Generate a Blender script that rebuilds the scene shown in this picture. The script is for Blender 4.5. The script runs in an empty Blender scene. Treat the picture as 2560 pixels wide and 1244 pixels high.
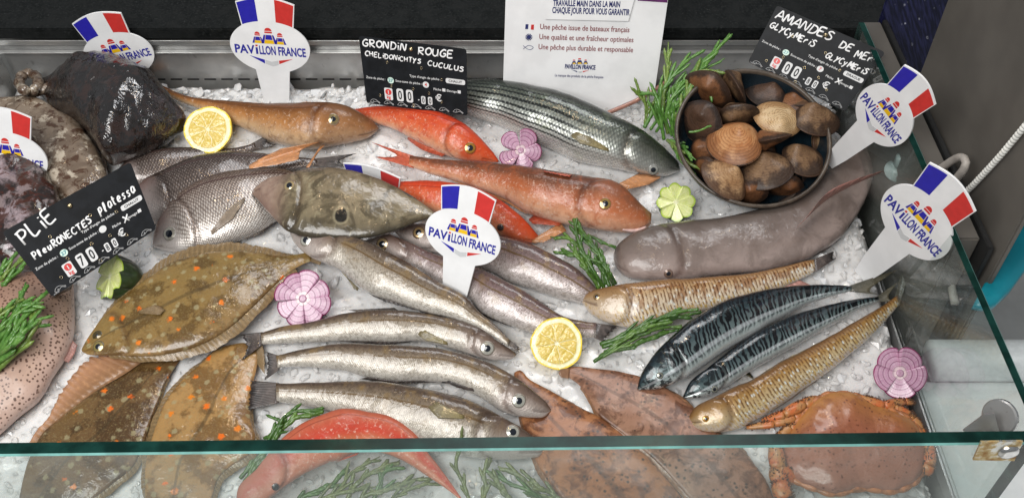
import bpy, bmesh, math, random
from mathutils import Vector, Matrix, noise
from math import sin, cos, pi, radians, sqrt, exp, atan2

SC = bpy.context.scene
COL = SC.collection
random.seed(7)

# ------------------------------------------------------------------ camera
PITCH, FPX, DIST = radians(46.8), 2410.0, 1.4
FWD = Vector((0, cos(PITCH), -sin(PITCH)))
UPV = Vector((0, sin(PITCH), cos(PITCH)))
RGT = Vector((1, 0, 0))
CAM = -DIST * FWD
cd = bpy.data.cameras.new('camera')
cd.sensor_width = 36.0
cd.lens = FPX / 2560 * 36.0
cd.clip_start = 0.02
cd.clip_end = 60
cam = bpy.data.objects.new('camera', cd)
COL.objects.link(cam)
cam.location = CAM
cam.rotation_euler = (pi / 2 - PITCH, 0, 0)
SC.camera = cam

# ------------------------------------------------------------------ light
w = bpy.data.worlds.new('World')
SC.world = w
w.use_nodes = True
w.node_tree.nodes['Background'].inputs[0].default_value = (0.90, 0.95, 1.0, 1)
w.node_tree.nodes['Background'].inputs[1].default_value = 0.24


def area(name, loc, target, sx, sy, watts, col):
    l = bpy.data.lights.new(name, 'AREA')
    l.shape = 'RECTANGLE'
    l.size, l.size_y, l.energy, l.color = sx, sy, watts, col
    o = bpy.data.objects.new(name, l)
    COL.objects.link(o)
    o.location = loc
    o.rotation_euler = (Vector(target) - Vector(loc)).to_track_quat('-Z', 'Y').to_euler()
    return o


area('shop_front_light', (-0.75, -1.25, 1.75), (0, 0, 0), 1.7, 1.1, 53, (1, 0.99, 0.97))
area('ceiling_light', (0.25, 0.65, 1.9), (0, 0.0, 0), 1.4, 0.5, 15, (0.97, 0.98, 1))
for lx, ly in ((-0.42, 0.30), (0.38, 0.34), (0.02, -0.35)):
    l = bpy.data.lights.new('display_lamp', 'POINT')
    l.energy, l.color, l.shadow_soft_size = 2.6, (1, 0.72, 0.42), 0.022
    o = bpy.data.objects.new('display_lamp', l)
    COL.objects.link(o)
    o.location = (lx, ly, 1.55)

SC.view_settings.view_transform = 'Standard'
SC.view_settings.look = 'None'
SC.view_settings.exposure = 0.0
SC.view_settings.gamma = 1.0
SC.view_settings.use_curve_mapping = False
SC.render.engine = 'CYCLES'
SC.cycles.use_denoising = True
SC.cycles.max_bounces = 9
SC.cycles.transparent_max_bounces = 12
SC.cycles.caustics_reflective = False
SC.cycles.caustics_refractive = False

# ------------------------------------------------------------------ geometry of the place
SLOPE = radians(8)
NB = Vector((0, -sin(SLOPE), cos(SLOPE)))      # normal of the sloping ice bed


def ray(px, py):
    return (px - 1280) / FPX * RGT - (py - 622) / FPX * UPV + FWD


def bed(px, py, h=0.0):
    d = ray(px, py)
    return CAM + d * ((h - CAM.dot(NB)) / d.dot(NB))


def onplane(px, py, p0, n):
    d = ray(px, py)
    return CAM + d * ((p0 - CAM).dot(n) / d.dot(n))


def onaxis(px, py, ax, val):
    d = ray(px, py)
    return CAM + d * ((val - CAM[ax]) / d[ax])


def toPx(p):
    v = p - CAM
    z = v.dot(FWD)
    return 1280 + FPX * v.dot(RGT) / z, 622 - FPX * v.dot(UPV) / z


def bedz(x, y):
    return y * math.tan(SLOPE)


# ------------------------------------------------------------------ node helper
class NT:
    def __init__(s, name):
        s.m = bpy.data.materials.new(name)
        s.m.use_nodes = True
        s.t = s.m.node_tree
        s.t.nodes.clear()
        s.out = s.t.nodes.new('ShaderNodeOutputMaterial')
        s._tc = None

    def put(s, sock, v):
        if v is None:
            return
        if isinstance(v, bpy.types.NodeSocket):
            s.t.links.new(v, sock)
        elif isinstance(v, (tuple, list)):
            v = tuple(v)
            if sock.type == 'RGBA' and len(v) == 3:
                v = v + (1.0,)
            sock.default_value = v
        else:
            if sock.type == 'RGBA':
                sock.default_value = (v, v, v, 1)
            elif sock.type == 'VECTOR':
                sock.default_value = (v, v, v)
            else:
                sock.default_value = v

    def uv(s, layer):
        n = s.t.nodes.new('ShaderNodeUVMap')
        n.uv_map = layer
        return n.outputs[0]

    def obj(s):
        if s._tc is None:
            s._tc = s.t.nodes.new('ShaderNodeTexCoord')
        return s._tc.outputs['Object']

    def sep(s, v):
        n = s.t.nodes.new('ShaderNodeSeparateXYZ')
        s.put(n.inputs[0], v)
        return n.outputs[0], n.outputs[1], n.outputs[2]

    def comb(s, x=0, y=0, z=0):
        n = s.t.nodes.new('ShaderNodeCombineXYZ')
        s.put(n.inputs[0], x); s.put(n.inputs[1], y); s.put(n.inputs[2], z)
        return n.outputs[0]

    def ma(s, op, a, b=None, c=None, clamp=False):
        n = s.t.nodes.new('ShaderNodeMath')
        n.operation = op
        n.use_clamp = clamp
        s.put(n.inputs[0], a)
        if b is not None: s.put(n.inputs[1], b)
        if c is not None: s.put(n.inputs[2], c)
        return n.outputs[0]

    def step(s, x, lo, hi, a=0.0, b=1.0):
        n = s.t.nodes.new('ShaderNodeMapRange')
        n.interpolation_type = 'SMOOTHSTEP'
        s.put(n.inputs[0], x); s.put(n.inputs[1], lo); s.put(n.inputs[2], hi)
        s.put(n.inputs[3], a); s.put(n.inputs[4], b)
        return n.outputs[0]

    def band(s, x, c, wd):                      # 1 at x == c, 0 beyond wd
        d = s.ma('ABSOLUTE', s.ma('SUBTRACT', x, c))
        return s.step(d, wd * 0.35, wd, 1, 0)

    def noise(s, vec, scale, detail=3, rough=0.55, dist=0.0):
        n = s.t.nodes.new('ShaderNodeTexNoise')
        s.put(n.inputs['Vector'], vec)
        s.put(n.inputs['Scale'], scale); s.put(n.inputs['Detail'], detail)
        s.put(n.inputs['Roughness'], rough); s.put(n.inputs['Distortion'], dist)
        return n.outputs[0]

    def vor(s, vec, scale, rnd=1.0, feature='F1', out='Distance'):
        n = s.t.nodes.new('ShaderNodeTexVoronoi')
        n.feature = feature
        s.put(n.inputs['Vector'], vec)
        s.put(n.inputs['Scale'], scale); s.put(n.inputs['Randomness'], rnd)
        return n.outputs[out]

    def mix(s, f, a, b, mode='MIX'):
        n = s.t.nodes.new('ShaderNodeMix')
        n.data_type = 'RGBA'
        n.blend_type = mode
        s.put(n.inputs[0], f); s.put(n.inputs[6], a); s.put(n.inputs[7], b)
        return n.outputs[2]

    def ramp(s, f, stops, interp='LINEAR'):
        n = s.t.nodes.new('ShaderNodeValToRGB')
        cr = n.color_ramp
        cr.interpolation = interp
        while len(cr.elements) < len(stops):
            cr.elements.new(0.5)
        for e, (p, c) in zip(cr.elements, stops):
            e.position = p
            e.color = (c, c, c, 1) if not isinstance(c, (tuple, list)) else tuple(c) + (1,)
        s.put(n.inputs[0], f)
        return n.outputs[0]

    def bump(s, h, strength, dist, nrm=None):
        n = s.t.nodes.new('ShaderNodeBump')
        s.put(n.inputs['Strength'], strength); s.put(n.inputs['Distance'], dist)
        s.put(n.inputs['Height'], h)
        if nrm is not None: s.put(n.inputs['Normal'], nrm)
        return n.outputs[0]

    def bsdf(s, color, rough=0.5, metal=0.0, coat=0.0, coatr=0.1, nrm=None, cnrm=None, spec=0.5, trans=0.0,
             ior=1.45, sss=0.0, sssr=(0.01, 0.006, 0.004), alpha=None):
        n = s.t.nodes.new('ShaderNodeBsdfPrincipled')
        s.put(n.inputs['Base Color'], color); s.put(n.inputs['Roughness'], rough)
        s.put(n.inputs['Metallic'], metal); s.put(n.inputs['Coat Weight'], coat)
        s.put(n.inputs['Coat Roughness'], coatr); s.put(n.inputs['Specular IOR Level'], spec)
        s.put(n.inputs['IOR'], ior); s.put(n.inputs['Transmission Weight'], trans)
        if nrm is not None: s.put(n.inputs['Normal'], nrm)
        if cnrm is not None: s.put(n.inputs['Coat Normal'], cnrm)
        if sss:
            s.put(n.inputs['Subsurface Weight'], sss)
            n.inputs['Subsurface Radius'].default_value = sssr
            n.inputs['Subsurface Scale'].default_value = 1.0
        if alpha is not None: s.put(n.inputs['Alpha'], alpha)
        s.t.links.new(n.outputs[0], s.out.inputs[0])
        return n


def plain(name, col, rough=0.5, metal=0.0, coat=0.0, var=0.12, scale=120, bump=0.0, spec=0.5):
    t = NT(name)
    nz = t.noise(t.obj(), scale, 4)
    c = t.mix(t.step(nz, 0.35, 0.65), tuple(x * (1 - var) for x in col), tuple(min(1, x * (1 + var)) for x in col))
    nrm = t.bump(nz, bump, 0.002) if bump else None
    t.bsdf(c, rough, metal, coat, 0.12, nrm, spec=spec)
    return t.m


# ------------------------------------------------------------------ object helper
def thing(name, loc, label, cat, group=None):
    o = bpy.data.objects.new(name, None)
    o.empty_display_size = 0.02
    COL.objects.link(o)
    o.location = loc
    tag(o, label, cat, group)
    return o


def tag(o, label, cat, group=None):
    o['label'] = label
    o['category'] = cat
    if group: o['group'] = group
    return o


def origin_of(root):
    p = Vector((0, 0, 0))
    while root is not None:
        p += root.location
        root = root.parent
    return p


def mesh(name, verts, faces, mats, root=None, uv=None, uvm=None, crease=None, mi=None, smooth=True, loc=None):
    """world-space verts -> one mesh object (child of root, or top-level with its origin at loc)"""
    base = origin_of(root) if root is not None else (Vector(loc) if loc is not None else Vector((0, 0, 0)))
    me = bpy.data.meshes.new(name)
    me.from_pydata([tuple(Vector(v) - base) for v in verts], [], faces)
    if not isinstance(mats, (list, tuple)): mats = [mats]
    for m in mats: me.materials.append(m)
    if mi is not None: me.polygons.foreach_set('material_index', mi)
    me.polygons.foreach_set('use_smooth', [smooth] * len(me.polygons))
    for nm, data in (('UVMap', uv), ('met', uvm), ('crease', crease)):
        if data is not None:
            l = me.uv_layers.new(name=nm)
            vi = [0] * len(me.loops)
            me.loops.foreach_get('vertex_index', vi)
            flat = []
            for i in vi: flat.extend(data[i])
            l.data.foreach_set('uv', flat)
    me.update()
    o = bpy.data.objects.new(name, me)
    COL.objects.link(o)
    if root is not None:
        o.parent = root
    else:
        o.location = base
    return o


class MB:
    """collects shapes into one mesh"""
    def __init__(s):
        s.v, s.f, s.mi, s.uv = [], [], [], []

    def add(s, verts, faces, mi=0, uv=None):
        b = len(s.v)
        s.v += [Vector(p) for p in verts]
        s.uv += uv if uv else [(0.5, 0.5)] * len(verts)
        for f in faces:
            s.f.append([i + b for i in f]); s.mi.append(mi)

    def box(s, lo, hi, mi=0, bev=0.0):
        x0, y0, z0 = lo; x1, y1, z1 = hi
        if bev:
            bm = bmesh.new()
            bmesh.ops.create_cube(bm, size=1)
            for v in bm.verts:
                v.co = Vector(((x0 + x1) / 2 + v.co.x * (x1 - x0), (y0 + y1) / 2 + v.co.y * (y1 - y0), (z0 + z1) / 2 + v.co.z * (z1 - z0)))
            bmesh.ops.bevel(bm, geom=bm.edges[:], offset=bev, segments=2, affect='EDGES')
            bm.verts.index_update()
            s.add([v.co.copy() for v in bm.verts], [[v.index for v in f.verts] for f in bm.faces], mi)
            bm.free()
            return
        vs = [(x, y, z) for x in (x0, x1) for y in (y0, y1) for z in (z0, z1)]
        s.add(vs, [(0, 1, 3, 2), (4, 6, 7, 5), (0, 4, 5, 1), (2, 3, 7, 6), (0, 2, 6, 4), (1, 5, 7, 3)], mi)

    def tube(s, pts, rad, n=8, mi=0, flat=1.0, fn=None):
        """tube through pts; rad number or list; fn = flattening direction"""
        pts = [Vector(p) for p in pts]
        k = len(pts)
        if not isinstance(rad, (list, tuple)): rad = [rad] * k
        vs, uv = [], []
        last = None
        for i in range(k):
            t = (pts[min(i + 1, k - 1)] - pts[max(i - 1, 0)])
            if t.length < 1e-9: t = Vector((0, 0, 1))
            t.normalize()
            if fn is not None:
                b = fn - t * fn.dot(t)
            else:
                ref = last if last is not None else (Vector((0, 0, 1)) if abs(t.z) < 0.9 else Vector((1, 0, 0)))
                b = ref - t * ref.dot(t)
            if b.length < 1e-6: b = t.orthogonal()
            b.normalize()
            last = b
            a = b.cross(t)
            for j in range(n):
                q = 2 * pi * j / n
                vs.append(pts[i] + a * cos(q) * rad[i] + b * sin(q) * rad[i] * flat)
                uv.append((i / max(1, k - 1), j / n))
        fs = []
        for i in range(k - 1):
            for j in range(n):
                j2 = (j + 1) % n
                fs.append((i * n + j, i * n + j2, (i + 1) * n + j2, (i + 1) * n + j))
        fs.append(tuple(range(n - 1, -1, -1)))
        fs.append(tuple((k - 1) * n + j for j in range(n)))
        s.add(vs, fs, mi, uv)

    def lathe(s, prof, org, ax, n=32, mi=None):
        """prof [(r, h)]; mi list per ring band"""
        ax = Vector(ax).normalized()
        a = ax.orthogonal().normalized(); b = ax.cross(a)
        vs, uv = [], []
        for i, (r, h) in enumerate(prof):
            for j in range(n):
                q = 2 * pi * j / n
                vs.append(Vector(org) + ax * h + (a * cos(q) + b * sin(q)) * max(r, 1e-6))
                uv.append((i / (len(prof) - 1), j / n))
        for i in range(len(prof) - 1):
            fs = [(i * n + j, i * n + (j + 1) % n, (i + 1) * n + (j + 1) % n, (i + 1) * n + j) for j in range(n)]
            b0 = len(s.v)
            for f in fs:
                s.f.append([x + b0 for x in f]); s.mi.append(mi[i] if mi else 0)
        s.v += vs; s.uv += uv

    def prism(s, poly, frame, z0, z1, mi=0):
        """2-D polygon (ccw) extruded in frame (origin, right, up, normal)"""
        o, r, u, n = frame
        k = len(poly)
        vs = [o + r * x + u * y + n * z0 for x, y in poly] + [o + r * x + u * y + n * z1 for x, y in poly]
        fs = [tuple(range(k - 1, -1, -1)), tuple(range(k, 2 * k))]
        for i in range(k):
            j = (i + 1) % k
            fs.append((i, j, k + j, k + i))
        s.add(vs, fs, mi)

    def build(s, name, mats, root=None, smooth=True, loc=None):
        return mesh(name, s.v, s.f, mats, root, uv=s.uv, mi=s.mi, smooth=smooth, loc=loc)


def spline(pts, n):
    """Catmull-Rom through pts, n points equally spaced along it"""
    P = [Vector((p[0], p[1], p[2] if len(p) > 2 else 0)) for p in pts]
    d = []
    for i in range(len(P) - 1):
        p0 = P[i - 1] if i > 0 else P[0] * 2 - P[1]
        p3 = P[i + 2] if i + 2 < len(P) else P[-1] * 2 - P[-2]
        p1, p2 = P[i], P[i + 1]
        for k in range(12):
            t = k / 12
            d.append(0.5 * ((2 * p1) + (p2 - p0) * t + (2 * p0 - 5 * p1 + 4 * p2 - p3) * t * t + (3 * p1 - p0 - 3 * p2 + p3) * t ** 3))
    d.append(P[-1])
    L = [0]
    for i in range(1, len(d)): L.append(L[-1] + (d[i] - d[i - 1]).length)
    out, j = [], 0
    for i in range(n):
        t = L[-1] * i / (n - 1)
        while j < len(L) - 2 and L[j + 1] < t: j += 1
        g = (t - L[j]) / max(1e-9, L[j + 1] - L[j])
        out.append(d[j].lerp(d[j + 1], min(1, max(0, g))))
    return out


def sgnpow(x, e):
    return math.copysign(abs(x) ** e, x)


_txt = {}


def text2d(s, bold=0.0):
    """default-font string as flat mesh: verts (x, y), faces; origin at its left baseline, cap height about 0.7"""
    if (s, bold) in _txt: return _txt[(s, bold)]
    cu = bpy.data.curves.new('t', 'FONT')
    cu.body = s
    cu.offset = bold
    cu.resolution_u = 3
    o = bpy.data.objects.new('t', cu)
    COL.objects.link(o)
    dg = bpy.context.evaluated_depsgraph_get()
    me = bpy.data.meshes.new_from_object(o.evaluated_get(dg))
    vs = [(v.co.x, v.co.y) for v in me.vertices]
    fs = [tuple(p.vertices) for p in me.polygons]
    bpy.data.objects.remove(o); bpy.data.curves.remove(cu); bpy.data.meshes.remove(me)
    x0 = min(v[0] for v in vs); x1 = max(v[0] for v in vs)
    vs = [(x - x0, y) for x, y in vs]
    _txt[(s, bold)] = (vs, fs, x1 - x0)
    return _txt[(s, bold)]


def put_text(mb, s, frame, x, y, width, height, z, mi=0, bold=0.0, align='l', slant=0.0, dirv=None):
    """height = cap height; frame right/up scaled in sign units; dirv = text direction in frame units"""
    vs, fs, wd = text2d(s, bold)
    sy = height / 0.7
    sx = width / wd if width else sy
    x0 = x - (wd * sx / 2 if align == 'c' else (wd * sx if align == 'r' else 0))
    o, r, u, n = frame
    mb.add([o + r * (x0 + a * sx + slant * b * sy) + u * (y + b * sy) + n * z for a, b in vs], fs, mi)
# ------------------------------------------------------------------ setting: counter, case, ice, surroundings
def granite():
    t = NT('black_granite')
    p = t.obj()
    a = t.noise(p, 260, 6, 0.7)
    b = t.noise(p, 40, 4)
    c = t.ramp(a, [(0.35, (0.004, 0.005, 0.005)), (0.55, (0.010, 0.011, 0.011)), (0.68, (0.03, 0.032, 0.032)), (0.8, (0.12, 0.125, 0.12))])
    c = t.mix(t.step(b, 0.35, 0.7), c, (0.014, 0.015, 0.015))
    t.bsdf(c, t.step(b, 0.3, 0.7, 0.3, 0.5), nrm=t.bump(a, 0.15, 0.0008), spec=0.1)
    return t.m


def steel(name='brushed_steel', v=0.62, rough=0.33, dirt=0.35):
    t = NT(name)
    p = t.obj()
    x, y, z = t.sep(p)
    br = t.noise(t.comb(t.ma('MULTIPLY', x, 4), t.ma('MULTIPLY', y, 90), t.ma('MULTIPLY', z, 900)), 1, 4)
    bl = t.noise(p, 14, 4)
    sp = t.noise(p, 90, 5, 0.7)
    c = t.mix(t.step(bl, 0.35, 0.7), (v, v, v * 0.98), (v * 0.75, v * 0.75, v * 0.74))
    c = t.mix(t.ma('MULTIPLY', t.step(sp, 0.62, 0.72), dirt), c, (0.12, 0.11, 0.1))
    t.bsdf(c, t.step(bl, 0.3, 0.7, rough - 0.06, rough + 0.12), 0.85, nrm=t.bump(br, 0.12, 0.0006))
    return t.m


def glass_mat(haze):
    t = NT('case_glass')
    N = t.t.nodes
    tr = N.new('ShaderNodeBsdfTransparent'); tr.inputs[0].default_value = (0.955, 0.985, 0.975, 1)
    gl = N.new('ShaderNodeBsdfGlossy'); gl.inputs['Roughness'].default_value = 0.015
    df = N.new('ShaderNodeBsdfDiffuse'); df.inputs[0].default_value = (0.72, 0.8, 0.78, 1)
    lw = N.new('ShaderNodeLayerWeight'); lw.inputs[0].default_value = 0.5
    fr = t.ma('ADD', 0.042, t.ma('MULTIPLY', t.ma('POWER', lw.outputs['Facing'], 5.0), 0.95))
    sm = t.noise(t.obj(), 9, 5, 0.65)
    m1 = N.new('ShaderNodeMixShader'); m2 = N.new('ShaderNodeMixShader')
    t.put(m1.inputs[0], t.step(sm, 0.42, 0.68, haze * 0.45, haze * 1.9))  # pale diffuse mixed in as painted reflection haze, patchy like smears
    t.t.links.new(tr.outputs[0], m1.inputs[1]); t.t.links.new(df.outputs[0], m1.inputs[2])
    t.t.links.new(fr, m2.inputs[0])
    t.t.links.new(m1.outputs[0], m2.inputs[1]); t.t.links.new(gl.outputs[0], m2.inputs[2])
    t.t.links.new(m2.outputs[0], t.out.inputs[0])
    return t.m


M_GRAN, M_STEEL = granite(), steel()
M_STEELD = steel('dark_steel', 0.3, 0.4)
M_GLASSF, M_GLASSS = glass_mat(0.06), glass_mat(0.025)
M_EDGE = plain('green_glass_edge', (0.005, 0.026, 0.021), 0.2, var=0.4, scale=30, spec=0.15)
M_EDGEL = plain('pale_glass_arris', (0.16, 0.36, 0.33), 0.3, var=0.2, scale=30)
M_BLACK = plain('gap_shade_black', (0.01, 0.01, 0.01), 0.6)

# granite counter slab behind the tray
YB = 0.344
mb = MB()
nav = onaxis(2192, 40, 1, 0.352)
mb.box((-1.5, YB, 0.124), (nav.x + 0.5, 1.3, 0.144), 0, 0.0015)
mb.box((-1.5, YB + 0.02, -0.2), (nav.x + 0.5, 1.29, 0.1238), 1)
tag(mb.build('granite_counter', [M_GRAN, M_STEELD], smooth=False, loc=(0, 0.8, 0.12)),
    'black speckled granite counter top behind the fish tray', 'counter')

# display case: back panel, rail, left wall, tray rim, floor, glass panes, hinge
case = thing('display_case', (0, -0.02, -0.08), 'glass fronted steel fish display case holding the ice', 'display case')
mb = MB()
mb.box((-0.822, YB - 0.004, -0.08), (0.534, YB - 0.0005, 0.104), 0)
mb.box((-0.835, YB - 0.012, 0.1035), (0.534, YB - 0.0008, 0.1065), 0, 0.0008)
bp = mb.build('back_panel', [M_STEEL], case, False)
mb = MB()
for i in range(48):
    x = -0.78 + i * 0.028
    mb.prism([(-0.009, -0.0013), (0.009, -0.0013), (0.0102, 0), (0.009, 0.0013), (-0.009, 0.0013), (-0.0102, 0)],
             (Vector((x, YB - 0.0042, 0.0485)), RGT, Vector((0, 0, 1)), Vector((0, -1, 0))), 0, 0.0006)
mb.build('drain_slots', [M_BLACK], bp, False)
mb = MB()
mb.box((-0.835, YB - 0.003, 0.107), (0.534, YB + 0.004, 0.1145), 0)
mb.box((-0.835, YB - 0.0035, 0.1146), (0.534, YB - 0.001, 0.1235), 1, 0.0006)
mb.build('rail', [M_STEELD, M_STEEL], case, False)
mb = MB()
mb.box((-0.833, -0.41, -0.08), (-0.823, YB - 0.013, 0.102), 0, 0.001)
mb.build('left_wall', [M_STEEL], case, False)
mb = MB()
mb.box((0.527, -0.41, -0.08), (0.5295, YB - 0.013, -0.024), 0)
mb.box((-0.8225, -0.41, -0.083), (0.5298, YB - 0.013, -0.0802), 0)
mb.build('tray', [M_STEEL], case, False)


def pane(name, o, r, length, height, thick, n, mat, root):
    """sheet of glass: o = lower corner, r along, n outwards; dark green edges"""
    up = Vector((0, 0, 1))
    mb = MB()
    P = lambda a, b, c: o + r * a + up * b + n * c
    e = 0.0018
    v = [P(0, 0, 0), P(length, 0, 0), P(length, height, 0), P(0, height, 0),
         P(0, 0, thick), P(length, 0, thick), P(length, height - e, thick), P(0, height - e, thick),
         P(0, height, thick - e), P(length, height, thick - e)]
    mb.add(v, [(0, 1, 2, 3)], 0)
    mb.add(v, [(4, 7, 6, 5)], 0)
    mb.add(v, [(3, 2, 9, 8), (0, 3, 8, 7, 4), (1, 5, 6, 9, 2), (0, 4, 5, 1)], 1)
    mb.add(v, [(8, 9, 6, 7)], 2)
    return mb.build(name, [mat, M_EDGE, M_EDGEL], root, False)


GZ = 0.184
FL = onaxis(0, 1106, 2, GZ); FR = onaxis(2584, 1076, 2, GZ)
fr_dir = (FR - FL); fr_dir.z = 0
fr_dir.normalize()
fr_n = Vector((fr_dir.y, -fr_dir.x, 0))
a = FL - fr_dir * 0.25; a.z = -0.06
pane('front_glass', a, fr_dir, (FR - FL).length + 0.25, GZ + 0.06, 0.0145, fr_n, M_GLASSF, case)
pane('side_glass', Vector((0.5305, FR.y + 0.004, -0.06)), Vector((0, 1, 0)), 0.30 - FR.y, GZ + 0.058, 0.010, Vector((1, 0, 0)), M_GLASSS, case)

# hinge at the glass corner
rust = NT('rusty_steel')
nz = rust.noise(rust.obj(), 70, 5, 0.65)
rc = rust.ramp(nz, [(0.38, (0.62, 0.62, 0.58)), (0.5, (0.5, 0.38, 0.18)), (0.62, (0.3, 0.15, 0.04)), (0.75, (0.10, 0.05, 0.02))])
rust.bsdf(rc, rust.step(nz, 0.4, 0.6, 0.25, 0.7), rust.step(nz, 0.42, 0.6, 0.9, 0.1))
M_RUST = rust.m
M_HING = steel('hinge_steel', 0.5, 0.3, 0.7)
M_CHROME = plain('chrome', (0.75, 0.74, 0.72), 0.18, 1.0)
gd = fr_n
pa = FR - fr_dir * 0.004 + gd * 0.015
hin = MB()
quad = [onplane(x, y, pa + gd * 0.001, gd) for x, y in ((2431, 1145), (2451, 1100), (2556, 1098), (2534, 1147))]
fo = quad[0]
frm = (fo, fr_dir, Vector((0, 0, 1)), gd)
poly = [((q - fo).dot(fr_dir), (q - fo).z) for q in quad]
hin.prism([poly[0], poly[3], poly[2], poly[1]], frm, 0, 0.002, 0)
hg = hin.build('hinge_plate', [M_RUST], case, False)
bolt = MB()
bc = onplane(2521, 1128, pa + gd * 0.003, gd)
bolt.lathe([(0.0105, 0), (0.0105, 0.001), (0.009, 0.003), (0.005, 0.0042), (0, 0.0045)], bc, gd, 24)
bolt.build('bolt', [M_CHROME], hg)
hb = MB()
hp = FR + Vector((-0.043, 0.012, -0.012))
hb.lathe([(0, -0.002), (0.0185, -0.002), (0.0185, 0.0015), (0.017, 0.003), (0.004, 0.0032), (0, 0.0032)], hp + Vector((0.016, 0.006, 0.010)), Vector((-0.80, -0.42, 0.42)), 36, [1, 1, 0, 0, 0])
hb.prism([(-0.017, -0.012), (0.006, -0.022), (0.015, -0.004), (0.004, 0.016), (-0.004, 0.012)],
         (hp + Vector((-0.004, -0.004, 0.012)), Vector((0.92, -0.38, 0.1)).normalized(), Vector((0.1, 0.35, 0.92)).normalized(), Vector((-0.38, -0.85, 0.38)).normalized()), 0, 0.003, 0)
hb.tube([hp + Vector((0.002, -0.003, 0.004)), hp + Vector((-0.004, -0.014, 0.004))], 0.004, 12, 1)
hb.build('hinge_disc', [M_HING, M_CHROME], case, False)

# ---- crushed ice
ice = NT('crushed_ice')
p = ice.obj()
n1 = ice.noise(p, 55, 4); n2 = ice.noise(p, 420, 3)
icol = ice.mix(ice.step(n1, 0.35, 0.65), (0.90, 0.89, 0.88), (0.81, 0.805, 0.80))
ice.bsdf(icol, ice.step(n1, 0.3, 0.7, 0.16, 0.36), 0, 0.5, 0.06, ice.bump(n2, 0.25, 0.0008), trans=0.18, ior=1.31,
         sss=0.5, sssr=(0.005, 0.0055, 0.006))
IX0, IX1, IY0, IY1 = -0.815, 0.522, -0.405, YB - 0.02
verts, faces = [], []
nx, ny = 200, 120


def ice_h(x, y):
    q = Vector((x, y, 0))
    hgt = 0.006 * noise.noise(q * 22) + 0.003 * noise.noise(q * 70) - 0.004
    e = min(1.0, max(0, (IX1 - x) / 0.03))
    return hgt - 0.012 * (1 - e) ** 2


for j in range(ny + 1):
    for i in range(nx + 1):
        x = IX0 + (IX1 - IX0) * i / nx; y = IY0 + (IY1 - IY0) * j / ny
        verts.append(Vector((x, y, bedz(x, y))) + NB * ice_h(x, y))
for j in range(ny):
    for i in range(nx):
        k = j * (nx + 1) + i
        faces.append((k, k + 1, k + nx + 2, k + nx + 1))
n0 = len(verts)
# skirt down into the tray
ring = [i for i in range(nx + 1)] + [j * (nx + 1) + nx for j in range(1, ny + 1)] + [ny * (nx + 1) + i for i in range(nx - 1, -1, -1)] + [j * (nx + 1) for j in range(ny - 1, 0, -1)]
for r in ring: verts.append(Vector((verts[r].x, verts[r].y, -0.079)))
for k in range(len(ring)):
    k2 = (k + 1) % len(ring)
    faces.append((ring[k], n0 + k, n0 + k2, ring[k2]))
bm = bmesh.new()
bmesh.ops.create_icosphere(bm, subdivisions=1, radius=1)
ICO_V = [v.co.copy() for v in bm.verts]; ICO_F = [[v.index for v in f.verts] for f in bm.faces]
bm.free()
rnd = random.Random(3)
sm = [True] * len(faces)
nbase = len(faces)


def chunk(c, r, keep=True):
    b = len(verts)
    R = Matrix.Rotation(rnd.uniform(0, 6.28), 3, Vector((rnd.gauss(0, 1), rnd.gauss(0, 1), rnd.gauss(0, 1))).normalized())
    S = Vector((rnd.uniform(0.7, 1.35), rnd.uniform(0.6, 1.1), rnd.uniform(0.3, 0.6)))
    for v in ICO_V:
        q = Vector((v.x * S.x, v.y * S.y, v.z * S.z)) * r * rnd.uniform(0.82, 1.1)
        verts.append(c + R @ q)
    for f in ICO_F:
        faces.append([i + b for i in f]); sm.append(False)


y = IY0 + 0.006
while y < IY1:
    x = IX0 + 0.006
    while x < IX1 - 0.004:
        cx = x + rnd.uniform(-0.006, 0.006); cy = y + rnd.uniform(-0.006, 0.006)
        dens = 0.75 + 0.9 * noise.noise(Vector((cx * 7, cy * 7, 3))) + (0.45 if cy > 0.24 else 0) + (0.35 if cx > 0.42 else 0) + (0.3 if cx < -0.38 else 0)
        if rnd.random() < dens:
            r = rnd.choice((rnd.uniform(0.004, 0.008), rnd.uniform(0.006, 0.013))) * (1.15 if cy > 0.25 or cx > 0.4 else 1)
            c = Vector((cx, cy, bedz(cx, cy))) + NB * (ice_h(cx, cy) + rnd.uniform(-0.006, 0.000) - 0.2 * r + (rnd.uniform(0, 0.010) if cy > 0.27 else 0))
            chunk(c, r)
        x += 0.0105
    y += 0.0105
cl = NT('clear_ice')
cl.bsdf((0.93, 0.94, 0.95), 0.12, 0, 0.8, 0.04, cl.bump(cl.noise(cl.obj(), 300, 3), 0.2, 0.0008), trans=0.28, ior=1.31)
mi_ = [0] * nbase
while len(mi_) < len(faces):
    mi_ += [1 if rnd.random() < 0.2 else 0] * 20
o = mesh('crushed_ice', verts, faces, [ice.m, cl.m], mi=mi_, smooth=True, loc=(0, 0, 0))
o.data.polygons.foreach_set('use_smooth', sm)
o['kind'] = 'stuff'
o['label'] = 'crushed ice bed under the fish'

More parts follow.
